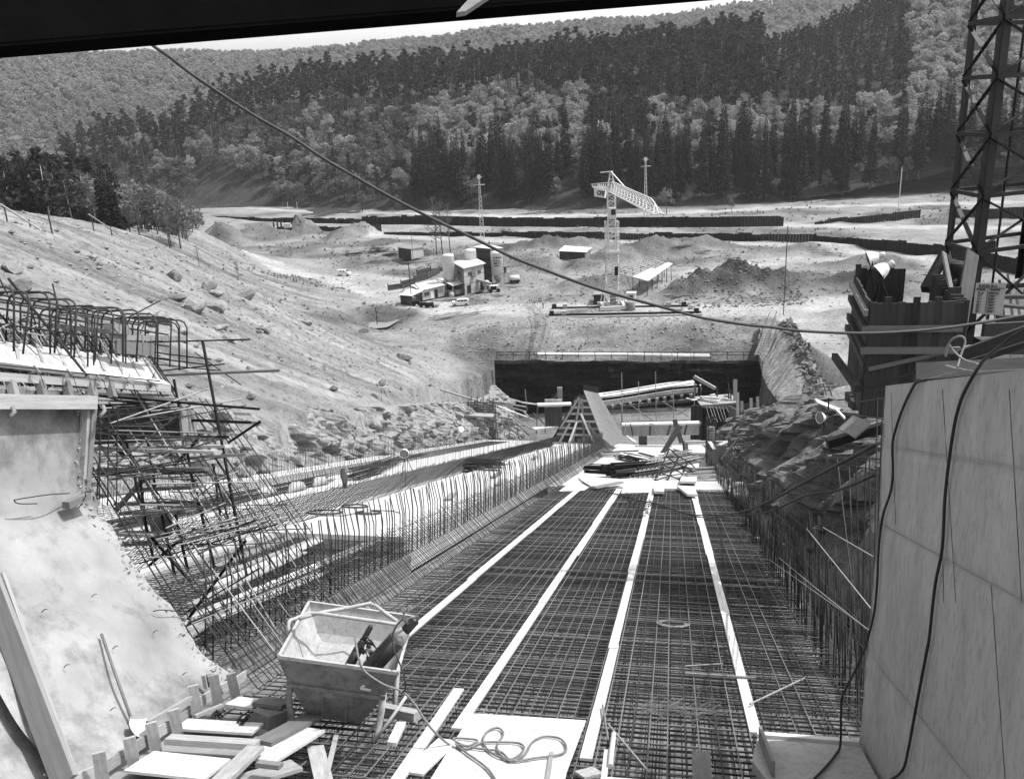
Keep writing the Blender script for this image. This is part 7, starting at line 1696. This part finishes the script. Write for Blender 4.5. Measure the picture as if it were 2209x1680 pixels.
# white curved deck spanning to the right tower
dk = thing('arched_deck', 'white plank deck rising across the black pit wall from the frame to the right tower', 'deck', P(1400, 855, 122))
dp = [(1292, 871), (1340, 865), (1400, 855), (1450, 847), (1505, 842)]; dsm = smooth([P(u, v, 122) for u, v in dp], 3)
for i in range(len(dsm) - 1):
    x, y = dsm[i], dsm[i + 1] + (dsm[i + 1] - dsm[i]) * .02
    board('edge_board', x, y, .12, .75, 'plank_white', dk, np.cross(y - x, (0, 0, 1)) if False else (0, 0, 1)); board('deck_board', x + (0, 2, .5), y + (0, 2, .5), 2.2, .12, 'plank_white', dk)
    board('joist', x + (0, 1.2, -.55), x + (0, -.4, -.55), .35, .4, 'wood_pale', dk)
board('ledger_beam', P(1300, 880, 123), P(1500, 862, 123), .3, .4, 'wood_mid', dk)
for k, (p, q) in enumerate([((1290, 858), (1500, 826)), ((1300, 850), (1525, 814)), ((1345, 862), (1500, 846))]): rod('rail', P(*p, 122), P(*q, 122), .06, 'steel_black', dk)
for u, v0, v1 in [(1341, 803, 935), (1377, 822, 938), (1414, 801, 936), (1452, 838, 935), (1497, 830, 940), (1340, 880, 930)]: rod('scaffold_tube', P(u, v0, 121), P(u + 2, v1, 121), .06, 'steel_grey', dk)
for p, q in [((1357, 871), (1410, 908)), ((1430, 867), (1485, 898)), ((1373, 908), (1485, 905)), ((1460, 895), (1485, 880)), ((1305, 895), (1332, 894))]: rod('scaffold_tube', P(*p, 121.5), P(*q, 121.5), .07, 'steel_grey', dk)
person('worker with a white helmet standing at the right end of the arched deck', P(1512, 857, 120), 1.8, 1.2, .12)
lw = thing('low_wall', 'low grey outlet wall with boards at the foot of the arched deck', 'wall', C(106, -2, 0)); a, b = SP(1342, 940, 107), SP(1508, 938, 107)
MB().prism([a, b, b + (0, 0, 1.3), a + (0, 0, 1.3)], CD * 1.0).build('wall_body', 'concrete_grey', lw); board('top_board', a + (0, 0, 1.5), b + (0, 0, 1.6), .8, .2, 'plank_white', lw)
for k in range(9): x = a + (b - a) * (k + .3) / 9 - CD * .3; board('prop', x, x + (re_.normal(0, .5), 0, 1.6), .15, .15, 'wood_dark' if k % 2 else 'wood_pale', lw)
board('crate_side', SP(1378, 950, 104), SP(1396, 950, 104), .2, 1.2, 'wood_dark', lw)
# right tower of shutters
rt_ = thing('gate_tower', 'dark boarded gate tower with dangling bars at the right end of the deck', 'gate tower', P(1550, 950, 112))
def quad_box(o, nm, u0, u1, v0, v1, d, dep, m): 
    a, b = P(u0, v1, d), P(u1, v1, d); h = P(u0, v0, d)[2] - a[2]; MB().prism([a, b, b + (0, dep, 0), a + (0, dep, 0)], (0, 0, h)).build(nm, m, o); return a, b, h
for k in range(7): quad_box(rt_, 'shutter_plank', 1490 + 3.2 * k, 1493 + 3.2 * k, 868 + re_.uniform(-3, 3), 948, 113, .2, 'wood_dark')
for k in range(9): quad_box(rt_, 'shutter_plank', 1512 + 3.2 * k, 1515 + 3.2 * k, 872, 950, 114, .2, 'wood_dark')
for k in range(10): quad_box(rt_, 'shutter_plank', 1541 + 3.2 * k, 1544 + 3.2 * k, 874, 945, 117, .2, 'wood_dark')
for k in range(5): quad_box(rt_, 'corner_plank', 1571 + 3.6 * k, 1574.4 + 3.6 * k, 868 + 2 * k, 950, 111, .2, 'wood_mid')
board('platform', P(1505, 866, 113), P(1585, 860, 113), 3.5, .2, 'wood_pale', rt_)
for i in range(14): c0 = P(re_.uniform(1492, 1580), re_.uniform(852, 864), 113); board('litter_board', c0, c0 + re_.normal(0, 1.0, 3) * (1, 1, .25), .3, .08, 'plank_white' if i % 3 else 'wood_mid', rt_)
for i in range(9): u = 1522 + 7 * i; rod('dangling_bar', P(u, 873, 111.5), P(u + 12, 872 + re_.uniform(25, 42), 110), .035, 'rebar_pale', rt_)
board('raised_beam', P(1497, 812, 113), P(1543, 838, 113), .4, .4, 'wood_pale', rt_); board('post', P(1586, 818, 112), P(1586, 872, 112), .5, .3, 'wood_mid', rt_); 
for u, v0, v1 in ((1571, 825, 860), (1576, 840, 862), (1592, 848, 878), (1546, 833, 860), (1499, 825, 850)): rod('post', P(u, v0, 112), P(u + 1, v1, 112), .1, 'wood_dark', rt_)
o = thing('rebar_column', 'column of steel bars in front of the gate tower', 'rebar column', P(1532, 992, 76)); a = P(1532, 995, 78)
for k in range(8): g = .785 * k; c0 = a + (.42 * math.cos(g), .42 * math.sin(g), 0); rod('upright_bar', c0, c0 + (0, 0, 4.3), .03, 'rebar', o)
for k in range(16): z = .15 + .27 * k; MB().tube([a + (.45 * math.cos(g), .45 * math.sin(g), z) for g in np.linspace(0, 6.28, 11)[:-1]], .025, 4, closed=True).build('hoop', 'rebar', o)
MB().lathe(a + (0, 0, -.3), [(.36, 0), (.36, 3.6), (.001, 3.6)], 10).build('column_core', 'wood_mid', o)
o = thing('wing_wall_shutter', 'grey boarded wing wall with upright posts between the gate tower and the rocks', 'shutter wall', P(1625, 945, 105)); a, b = P(1590, 955, 106), P(1664, 940, 100)
for k in range(6):
    x0, x1 = a + (b - a) * k / 6, a + (b - a) * (k + .98) / 6; h0 = P(1590, 872 + 9.5 * k * .9, 106)[2] - a[2]; MB().prism([x0, x1, x1 + (0, 0, h0 - .3), x0 + (0, 0, h0)], (0, .25, 0)).build('shutter_panel', 'wood_mid', o)
for u, v0, v1 in ((1591, 846, 945), (1620, 858, 900), (1634, 855, 902), (1645, 895, 915), (1600, 865, 890)): board('post', P(u, v0, 104), P(u, v1, 104), .32, .3, 'wood_mid', o, (0, 1, 0))
for p, q, lb in (((1478, 953), (1606, 952), 'upper white pole laid across the chute edge near the gate tower'), ((1519, 961), (1606, 960), 'lower white pole laid across the chute edge near the gate tower')): rod('white_pole', P(*p, 80), P(*q, 77), .1, 'steel_white', None, lb, 'pole', 'white poles by the gate tower')
board('white_board', P(1552, 960, 77), P(1578, 949, 77), .5, .1, 'plank_white', None, (0, 0, 1), 'white board crossing the two white poles', 'board')
board('white_board', P(1530, 952, 77), P(1542, 970, 75), .3, .1, 'plank_white', None, (0, 0, 1), 'small white board end below the white poles', 'board')
ld = thing('ladder', 'dark ladder leaning on the rocks at the right of the chute', 'ladder', P(1558, 1000, 52)); p, q = P(1560, 1000, 54), P(1606, 940, 58); sd = unit(np.cross(q - p, FW)) * .28
for s_ in (-1, 1): rod('rail', p + sd * s_, q + sd * s_, .06, 'wood_dark', ld)
for k in range(12): x = p + (q - p) * (k + .5) / 12; rod('rung', x - sd, x + sd, .035, 'wood_dark', ld)
board('prop_timber', P(1527, 1022, 62), P(1545, 975, 64), .5, .5, 'wood_black' if False else 'wood_dark', None, (0, 1, 0), 'dark raking prop left of the ladder', 'prop')
# left: cage, scaffolds and boarded column
o = thing('abutment_cage', 'square cage of bars with a plank deck at the far left end of the chute', 'rebar cage', P(1035, 945, 118)); mb = MB()
for k in range(19): u = 1008 + 57 * k / 18; mb.bar(P(u, 866 - (k % 4) * 4, 116), P(u, 948, 116), .05, 4); mb.bar(P(u + 4, 872, 119), P(u + 4, 948, 119), .05, 4)
mb.build('upright_bars', 'rebar', o, kind='stuff'); mb = MB()
for k in range(17): v = 868 + 78 * k / 16; mb.bar(P(1003, v, 116), P(1066, v, 116), .05, 4); mb.bar(P(1066, v, 116), P(1070, v, 120), .05, 4)
mb.build('cross_bars', 'rebar', o, kind='stuff')
board('deck', P(968, 892, 115), P(1065, 897, 115), 1.2, .2, 'wood_pale', o); rod('handrail', P(955, 868, 115), P(1066, 869, 115), .05, 'rebar', o)
for u in (955, 975, 993, 1010): rod('rail_post', P(u, 866, 115), P(u, 893, 115), .05, 'rebar', o)
o = thing('access_scaffold', 'tangle of pale boards and tubes right of the far left cage', 'scaffold', P(1110, 940, 120))
for (p, q, w, m) in [((1074, 876), (1150, 905), .6, 'plank_white'), ((1090, 885), (1145, 925), .7, 'plank_white'), ((1082, 855), (1125, 867), .4, 'wood_pale'), ((1125, 868), (1180, 875), .4, 'wood_pale'), ((1060, 866), (1135, 888), .5, 'wood_mid'), ((1108, 905), (1140, 938), .6, 'plank_white'), ((1066, 900), (1110, 905), .3, 'wood_pale'), ((1070, 912), (1105, 918), .3, 'wood_mid'), ((1110, 920), (1130, 918), .3, 'plank_white'), ((950, 840), (1075, 878), .5, 'wood_mid'), ((1060, 865), (1135, 878), .4, 'wood_mid'), ((1075, 940), (1110, 944), .3, 'plank_white'), ((1160, 873), (1230, 871), 1.0, 'plank_white'), ((1150, 925), (1200, 918), 1.0, 'plank_white')]: board('plank', P(*p, 119), P(*q, 121), w, .16, m, o)
for (p, q) in [((1096, 893), (1100, 945)), ((1112, 890), (1118, 945)), ((1070, 905), (1074, 945)), ((1085, 900), (1088, 940)), ((1133, 840), (1137, 885)), ((1160, 872), (1157, 935)), ((1177, 868), (1176, 935)), ((1078, 940), (1108, 905)), ((1128, 886), (1165, 925)), ((1150, 890), (1180, 920)), ((1060, 930), (1045, 945)), ((1080, 910), (1120, 940))]: board('tube', P(*p, 119.5), P(*q, 120), .16, .16, 'wood_mid' if re_.random() < .5 else 'plank_white', o, (0, 1, 0))
o = thing('boarded_column', 'boarded column form with pale upper lift at the left end of the deck', 'column form', P(1195, 918, 112))
for k in range(11): quad_box(o, 'plank', 1177 + 3.3 * k, 1180 + 3.3 * k, 876 + re_.uniform(-1, 1), 920, 112, .25, 'wood_dark')
for k in range(10): quad_box(o, 'plank', 1176 + 3.7 * k, 1179.4 + 3.7 * k, 861, 872, 111.5, .25, 'wood_pale')
for k in range(3): quad_box(o, 'plank', 1203 + 3.7 * k, 1206.2 + 3.7 * k, 833, 861, 112.5, .25, 'wood_pale')
MB().abox(*(P(1178, 920, 113) + (0, .3, 0)), *(P(1212, 876, 113) + (0, 2.2, 0))).build('column_core', 'wood_dark', o); board('collar', P(1160, 873, 111), P(1232, 871, 111), .8, .25, 'plank_white', o)
for (p, q) in [((1190, 868), (1203, 845)), ((1188, 860), (1203, 855)), ((1192, 875), (1201, 852))]: rod('brace', P(*p, 112), P(*q, 112), .08, 'wood_dark', o)
# ---- scrap heap of frames on the white floor
def ladder_frame(label, corners, rungs, r, m='steel_black'):
    o = thing('steel_truss', label, 'lattice frame', corners[0], 'lattice frames on the chute floor'); A_, B_, C_, D_ = corners
    for p, q in ((A_, B_), (D_, C_)): rod('chord', p, q, r, m, o)
    for k in range(rungs + 1): f = k / rungs; rod('rung', A_ + (B_ - A_) * f, D_ + (C_ - D_) * f, r * .8, m, o)
    for k in range(rungs): f = k / rungs; rod('diagonal', A_ + (B_ - A_) * f, D_ + (C_ - D_) * (k + 1) / rungs, r * .7, m, o)
for i, (a0, a1, b1, b0) in enumerate([((1413, 1036), (1444, 968), (1464, 986), (1438, 1040)), ((1438, 1040), (1464, 984), (1484, 996), (1462, 1048)), ((1462, 1048), (1484, 994), (1500, 1010), (1486, 1046))]):
    ladder_frame('%s of three tilted dark lattice frames on the scrap heap' % ('left', 'middle', 'right')[i], [P(*a0, 51), P(*a1, 53.5), P(*b1, 54), P(*b0, 51.5)], 4, .05)
for i in range(6):
    f = i / 5; a0 = P(1352 + 6 * i, 1042 - 8 * i, 52 + i * .5); a1 = P(1418 + 2 * i, 1034 - 8 * i, 53 + i * .5); ladder_frame('%s ladder frame of the stack at the front of the scrap heap' % ('lowest', 'second', 'third', 'fourth', 'fifth', 'topmost')[i], [a0, a1, a1 + CD * 1.2 + CN * .2, a0 + CD * 1.2 + CN * .2], 6, .045, 'steel_grey' if i % 2 else 'steel_black')
for i, (a, b, n, w, h, r, lb) in enumerate([((1312, 1030), (1420, 1022), 26, 1.6, .9, .07, 'black stack of beams in the middle of the scrap heap'), ((1266, 1018), (1330, 1022), 30, 1.2, .6, .04, 'dark bar bundle at the left of the scrap heap'), ((1340, 990), (1380, 998), 20, 1.2, .6, .05, 'small dark bundle behind the scrap heap'), ((1486, 1030), (1556, 1026), 24, 1.6, .6, .04, 'loose bars spilling from the right of the scrap heap'), ((1480, 1036), (1552, 1034), 20, 1.4, .3, .05, 'low dark bars at the right front of the scrap heap'), ((1450, 985), (1500, 1000), 22, 1.5, .8, .05, 'jumbled bars behind the tilted frames'), ((1420, 1020), (1500, 1000), 26, 2.0, 1.2, .045, 'jumbled bars under the tilted frames'), ((1275, 985), (1345, 985), 14, 2.0, .15, .03, 'thin bars strewn left behind the scrap heap')]):
    bundle('scrap_bundle', lb, FP(*a, .02), FP(*b, .02), n, w, h, r, 'steel_black' if i < 3 else 'steel_grey', 'bar bundle', 'scrap heap bundles')
for p, q, w, m, lb in [((1470, 1050), (1494, 1068), .5, 'plank_white', 'white board lying before the scrap heap'), ((1420, 1050), (1422, 1062), .5, 'plank_white', 'short white board at the top of the third plank line'), ((1495, 1000), (1484, 1040), .9, 'plank_white', 'white sheet leaning on the tilted frames'), ((1278, 1052), (1340, 1040), .3, 'wood_mid', 'thin grey board left before the scrap heap'), ((1410, 985), (1380, 977), .3, 'wood_dark', 'dark board behind the scrap heap'), ((1345, 935), (1372, 955), .4, 'plank_white', 'white board far down the chute floor'), ((1305, 975), (1375, 972), .4, 'wood_dark', 'dark bar across the far chute floor'), ((1370, 962), (1450, 963), .4, 'wood_mid', 'grey board across the far chute floor')]:
    board('scrap_board', FP(*p, .15), FP(*q, .2), w, .12, m, None, CN, lb, 'board', 'boards around the scrap heap')
for p4, lb in (([(1598, 1040), (1632, 1040), (1660, 1072), (1604, 1073)], 'white sheet at the right end of the mat'), ([(1345, 1050), (1418, 1046), (1414, 1062), (1340, 1064)], 'white sheet at the middle of the mat end'), ([(1206, 1060), (1256, 1022), (1290, 1040), (1260, 1058)], 'white sheet at the left end of the mat')):
    MB().prism([FP(u - (0 if lb.startswith('white sheet at the right') is False else 20), v, .03) for u, v in p4], CN * .03).build('white_sheet', 'plank_white', None, lb, 'plywood sheet', 'white sheets at the end of the mat')
rack = thing('steel_rack', 'dark rack of leaning bars right of the far chute floor', 'rack', P(1460, 955, 92))
for k in range(9): f = k / 8; rod('bar', P(1425 + 12 * f, 978 - 4 * f, 84 + 2 * f), P(1462 + 10 * f, 915 + 6 * f, 90 + 2 * f), .06, 'steel_black', rack)
board('leg', P(1470, 955, 92), P(1455, 905, 92), .5, .3, 'wood_dark', rack, (0, 1, 0)); board('leg', P(1480, 985, 88), P(1478, 955, 90), .5, .3, 'wood_dark', rack, (0, 1, 0))
# sheet of dark mesh on the right floor edge
mb = MB()
for k in range(22): f = k / 21; mb.bar(C(62 + 24 * f, .5, .05), C(62 + 24 * f, 3.2, .05), .02, 4); mb.bar(C(62, .5 + 2.7 * f, .06), C(86, .5 + 2.7 * f, .06), .02, 4)
mb.build('mesh_sheet', 'rebar', None, 'steel mesh laid along the right edge of the far chute floor', 'steel mesh')
# ================================================================== BOULDERS, CLODS, FENCE
def boulder(label, u, v, size, m='rock', seed=0, name='boulder'):
    X = on_ground(u, v, 40, 300); r_ = np.random.default_rng(seed); bm_ = bmesh.new(); bmesh.ops.create_icosphere(bm_, subdivisions=2, radius=1)
    cuts = [unit(r_.normal(size=3)) for _ in range(9)]; sc = np.array([size * r_.uniform(.8, 1.3), size * r_.uniform(.6, 1), size * r_.uniform(.45, .75)])
    for q in bm_.verts:
        p = np.array(q.co)
        for c in cuts:
            e = p.dot(c) - .62
            if e > 0: p = p - c * e
        q.co = p * sc
    me = bpy.data.meshes.new(name); bm_.to_mesh(me); bm_.free(); me.materials.append(M[m])
    o = link(name, me, None, X + (0, 0, size * .15)); o.rotation_euler = (0, 0, r_.uniform(0, 6)); return tag(o, label, 'boulder', 'boulders on the left slope')
BL = [(375, 600, 1.0, 'flat dark boulder at the top of the rock fall'), (450, 625, 1.1, 'wide boulder at the upper right of the rock fall'), (466, 640, .9, 'grey boulder under the wide upper one'), (380, 648, .7, 'split boulder in the middle of the rock fall'), (468, 668, 1.1, 'pale topped boulder at the right of the rock fall'), (420, 672, 1.3, 'large square block in the rock fall'), (530, 645, 1.2, 'long low boulder right of the rock fall'), (476, 710, .7, 'dark boulder below the pale topped one'), (350, 700, 1.0, 'large flat block at the lower left of the rock fall'), (330, 705, .6, 'small block left of the flat block'), (390, 718, .9, 'smooth block at the foot of the rock fall'), (495, 735, .8, 'lone boulder right below the rock fall'), (560, 720, .4, 'small lone stone right of the rock fall'), (575, 714, .9, 'dark triangular boulder on the open slope'), (660, 700, .8, 'dark boulder higher on the open slope'), (785, 716, .9, 'dark ledge by the pond'), (870, 775, 1.3, 'dark ledge at the edge of the pit'), (30, 585, .8, 'dark log like stone at the far left'), (45, 628, .9, 'dark stone near the left view edge'), (200, 460 + 100, .5, 'small stone in the middle of the bare slope')]
for i, (u, v, s_, lb) in enumerate(BL): boulder(lb, u, v, s_ * 1.35, 'rock' if i % 3 else 'rock_dark', 900 + i)
def rubble(name, regions, n, smin, smax, m, label, seed):
    r_ = np.random.default_rng(seed); mb = MB(); ico = [(0, 0, 1), (.9, 0, .3), (.28, .85, .3), (-.72, .53, .3), (-.72, -.53, .3), (.28, -.85, .3), (0, 0, -.6)]; fs = [(0, 1, 2), (0, 2, 3), (0, 3, 4), (0, 4, 5), (0, 5, 1), (6, 2, 1), (6, 3, 2), (6, 4, 3), (6, 5, 4), (6, 1, 5)]
    pts = []
    for (x0, x1, y0, y1, k) in regions:
        q = np.stack([r_.uniform(x0, x1, k), r_.uniform(y0, y1, k)], -1); pts.append(q)
    q = np.concatenate(pts); z, _ = ground(q[:, 0], q[:, 1]); ok = (z > -50) & ~((chute_t(q[:, 0], q[:, 1]) > TL_ROCK - .5) & (chute_t(q[:, 0], q[:, 1]) < 8) & (q[:, 1] < 128))
    for (x, y), zz in zip(q[ok], z[ok]):
        s_ = smin + (smax - smin) * r_.random() ** 3; g = r_.uniform(0, 6.28); c, sn_ = math.cos(g), math.sin(g); k = r_.uniform(.6, 1.4, 3) * s_; k[2] *= .7
        mb.add([(x + (p[0] * c - p[1] * sn_) * k[0], y + (p[0] * sn_ + p[1] * c) * k[1], zz + p[2] * k[2]) for p in ico], fs)
    mb.build(name, m, None, label, 'rubble', kind='stuff')
rubble('rubble', [(-60, -10, 45, 170, 1700), (-45, -18, 80, 135, 1800), (-12, 48, 153, 166, 1600), (-60, 80, 165, 260, 2600), (20, 60, 60, 150, 1200)], 0, .06, .36, 'rock', 'loose stones and clods over the slopes and the yard', 3)
rubble('dark_clods', [(-60, -10, 45, 170, 600), (-60, 90, 175, 270, 1800), (35, 62, 168, 192, 1500)], 0, .08, .5, 'soil_dark', 'dark clods of turned earth on the slopes and spoil heaps', 4)
# rough grass on the yard
def tufts(name, regions, h, m, label, seed):
    r_ = np.random.default_rng(seed); mb = MB()
    q = np.concatenate([np.stack([r_.uniform(x0, x1, k), r_.uniform(y0, y1, k)], -1) for x0, x1, y0, y1, k in regions]); keep = fbm(q[:, 0] / 14, q[:, 1] / 14, 31) > -.02; q = q[keep]
    z, al = ground(q[:, 0], q[:, 1]); ok = (z > -43) & (al < 1.15); q, z = q[ok], z[ok]
    for (x, y), zz in zip(q, z):
        for b in range(3):
            g = r_.uniform(0, 6.28); w = .22; l = h * r_.uniform(.5, 1.3); dx, dy = math.cos(g), math.sin(g); x1, y1 = x + r_.normal(0, .25), y + r_.normal(0, .25)
            mb.add([(x1 - dy * w, y1 + dx * w, zz - .05), (x1 + dy * w, y1 - dx * w, zz - .05), (x1 + dx * l * .5, y1 + dy * l * .5, zz + l)], [(0, 1, 2)])
    mb.build(name, m, None, label, 'grass', kind='stuff')
tufts('rough_grass', [(-60, 110, 168, 262, 1900), (-75, -40, 185, 240, 250)], .4, 'grass', 'rough dry grass between the tracks of the yard', 6)
# dark scrub at the foot of the hill and along the river
tufts('river_scrub', [(-110, 230, 262, 344, 1300)], .8, 'grass', 'scrub along the river between the sheet pile walls', 7)
for (u0, v0, u1, v1, lb) in [(0, 440, 85, 495, 'left'), (190, 462, 255, 505, 'right')]:
    o = thing('fence_rail', '%s sloping fence rail with thin posts on the crest of the bare slope' % lb, 'fence', P(u0, v0, 80), 'fence rails on the crest'); d_ = 85 if lb == 'left' else 112
    rod('rail', P(u0, v0, d_), P(u1, v1, d_ + 4), .1, 'rebar_pale', o)
    for f in (.1, .75): p = P(u0 + (u1 - u0) * f, v0 + (v1 - v0) * f, d_ + 4 * f); rod('post', p - (0, 0, 2.2), p + (0, 0, .4), .08, 'wood_dark', o)
X = on_ground(113, 505, 40, 200); rod('marker_post', X - (0, 0, .2), X + (0, 0, 2.4), .09, 'wood_dark', None, 'single dark post on the crest of the bare slope', 'post')
X = on_ground(826, 866, 60, 200); floodlight('white globe floodlight on a tripod above the left rock cut', X, 1.9, (.5, -.8, .1), .5)

mb = MB(); r_ = np.random.default_rng(8)
for i in range(420):
    p = lerp_list(_T[1:], r_.random()) + np.array([r_.uniform(-.3, 1.6), r_.normal(0, .5), r_.uniform(-.2, .5)]); k = r_.uniform(.12, .5)
    mb.box(p, unit(r_.normal(size=3)) * k, unit(r_.normal(size=3)) * k * .8, unit(r_.normal(size=3)) * k * .7)
mb.build('kerb_stones', 'rock_dark', None, 'line of dark dumped stones along the lip of the combed bank', 'stones', kind='stuff')
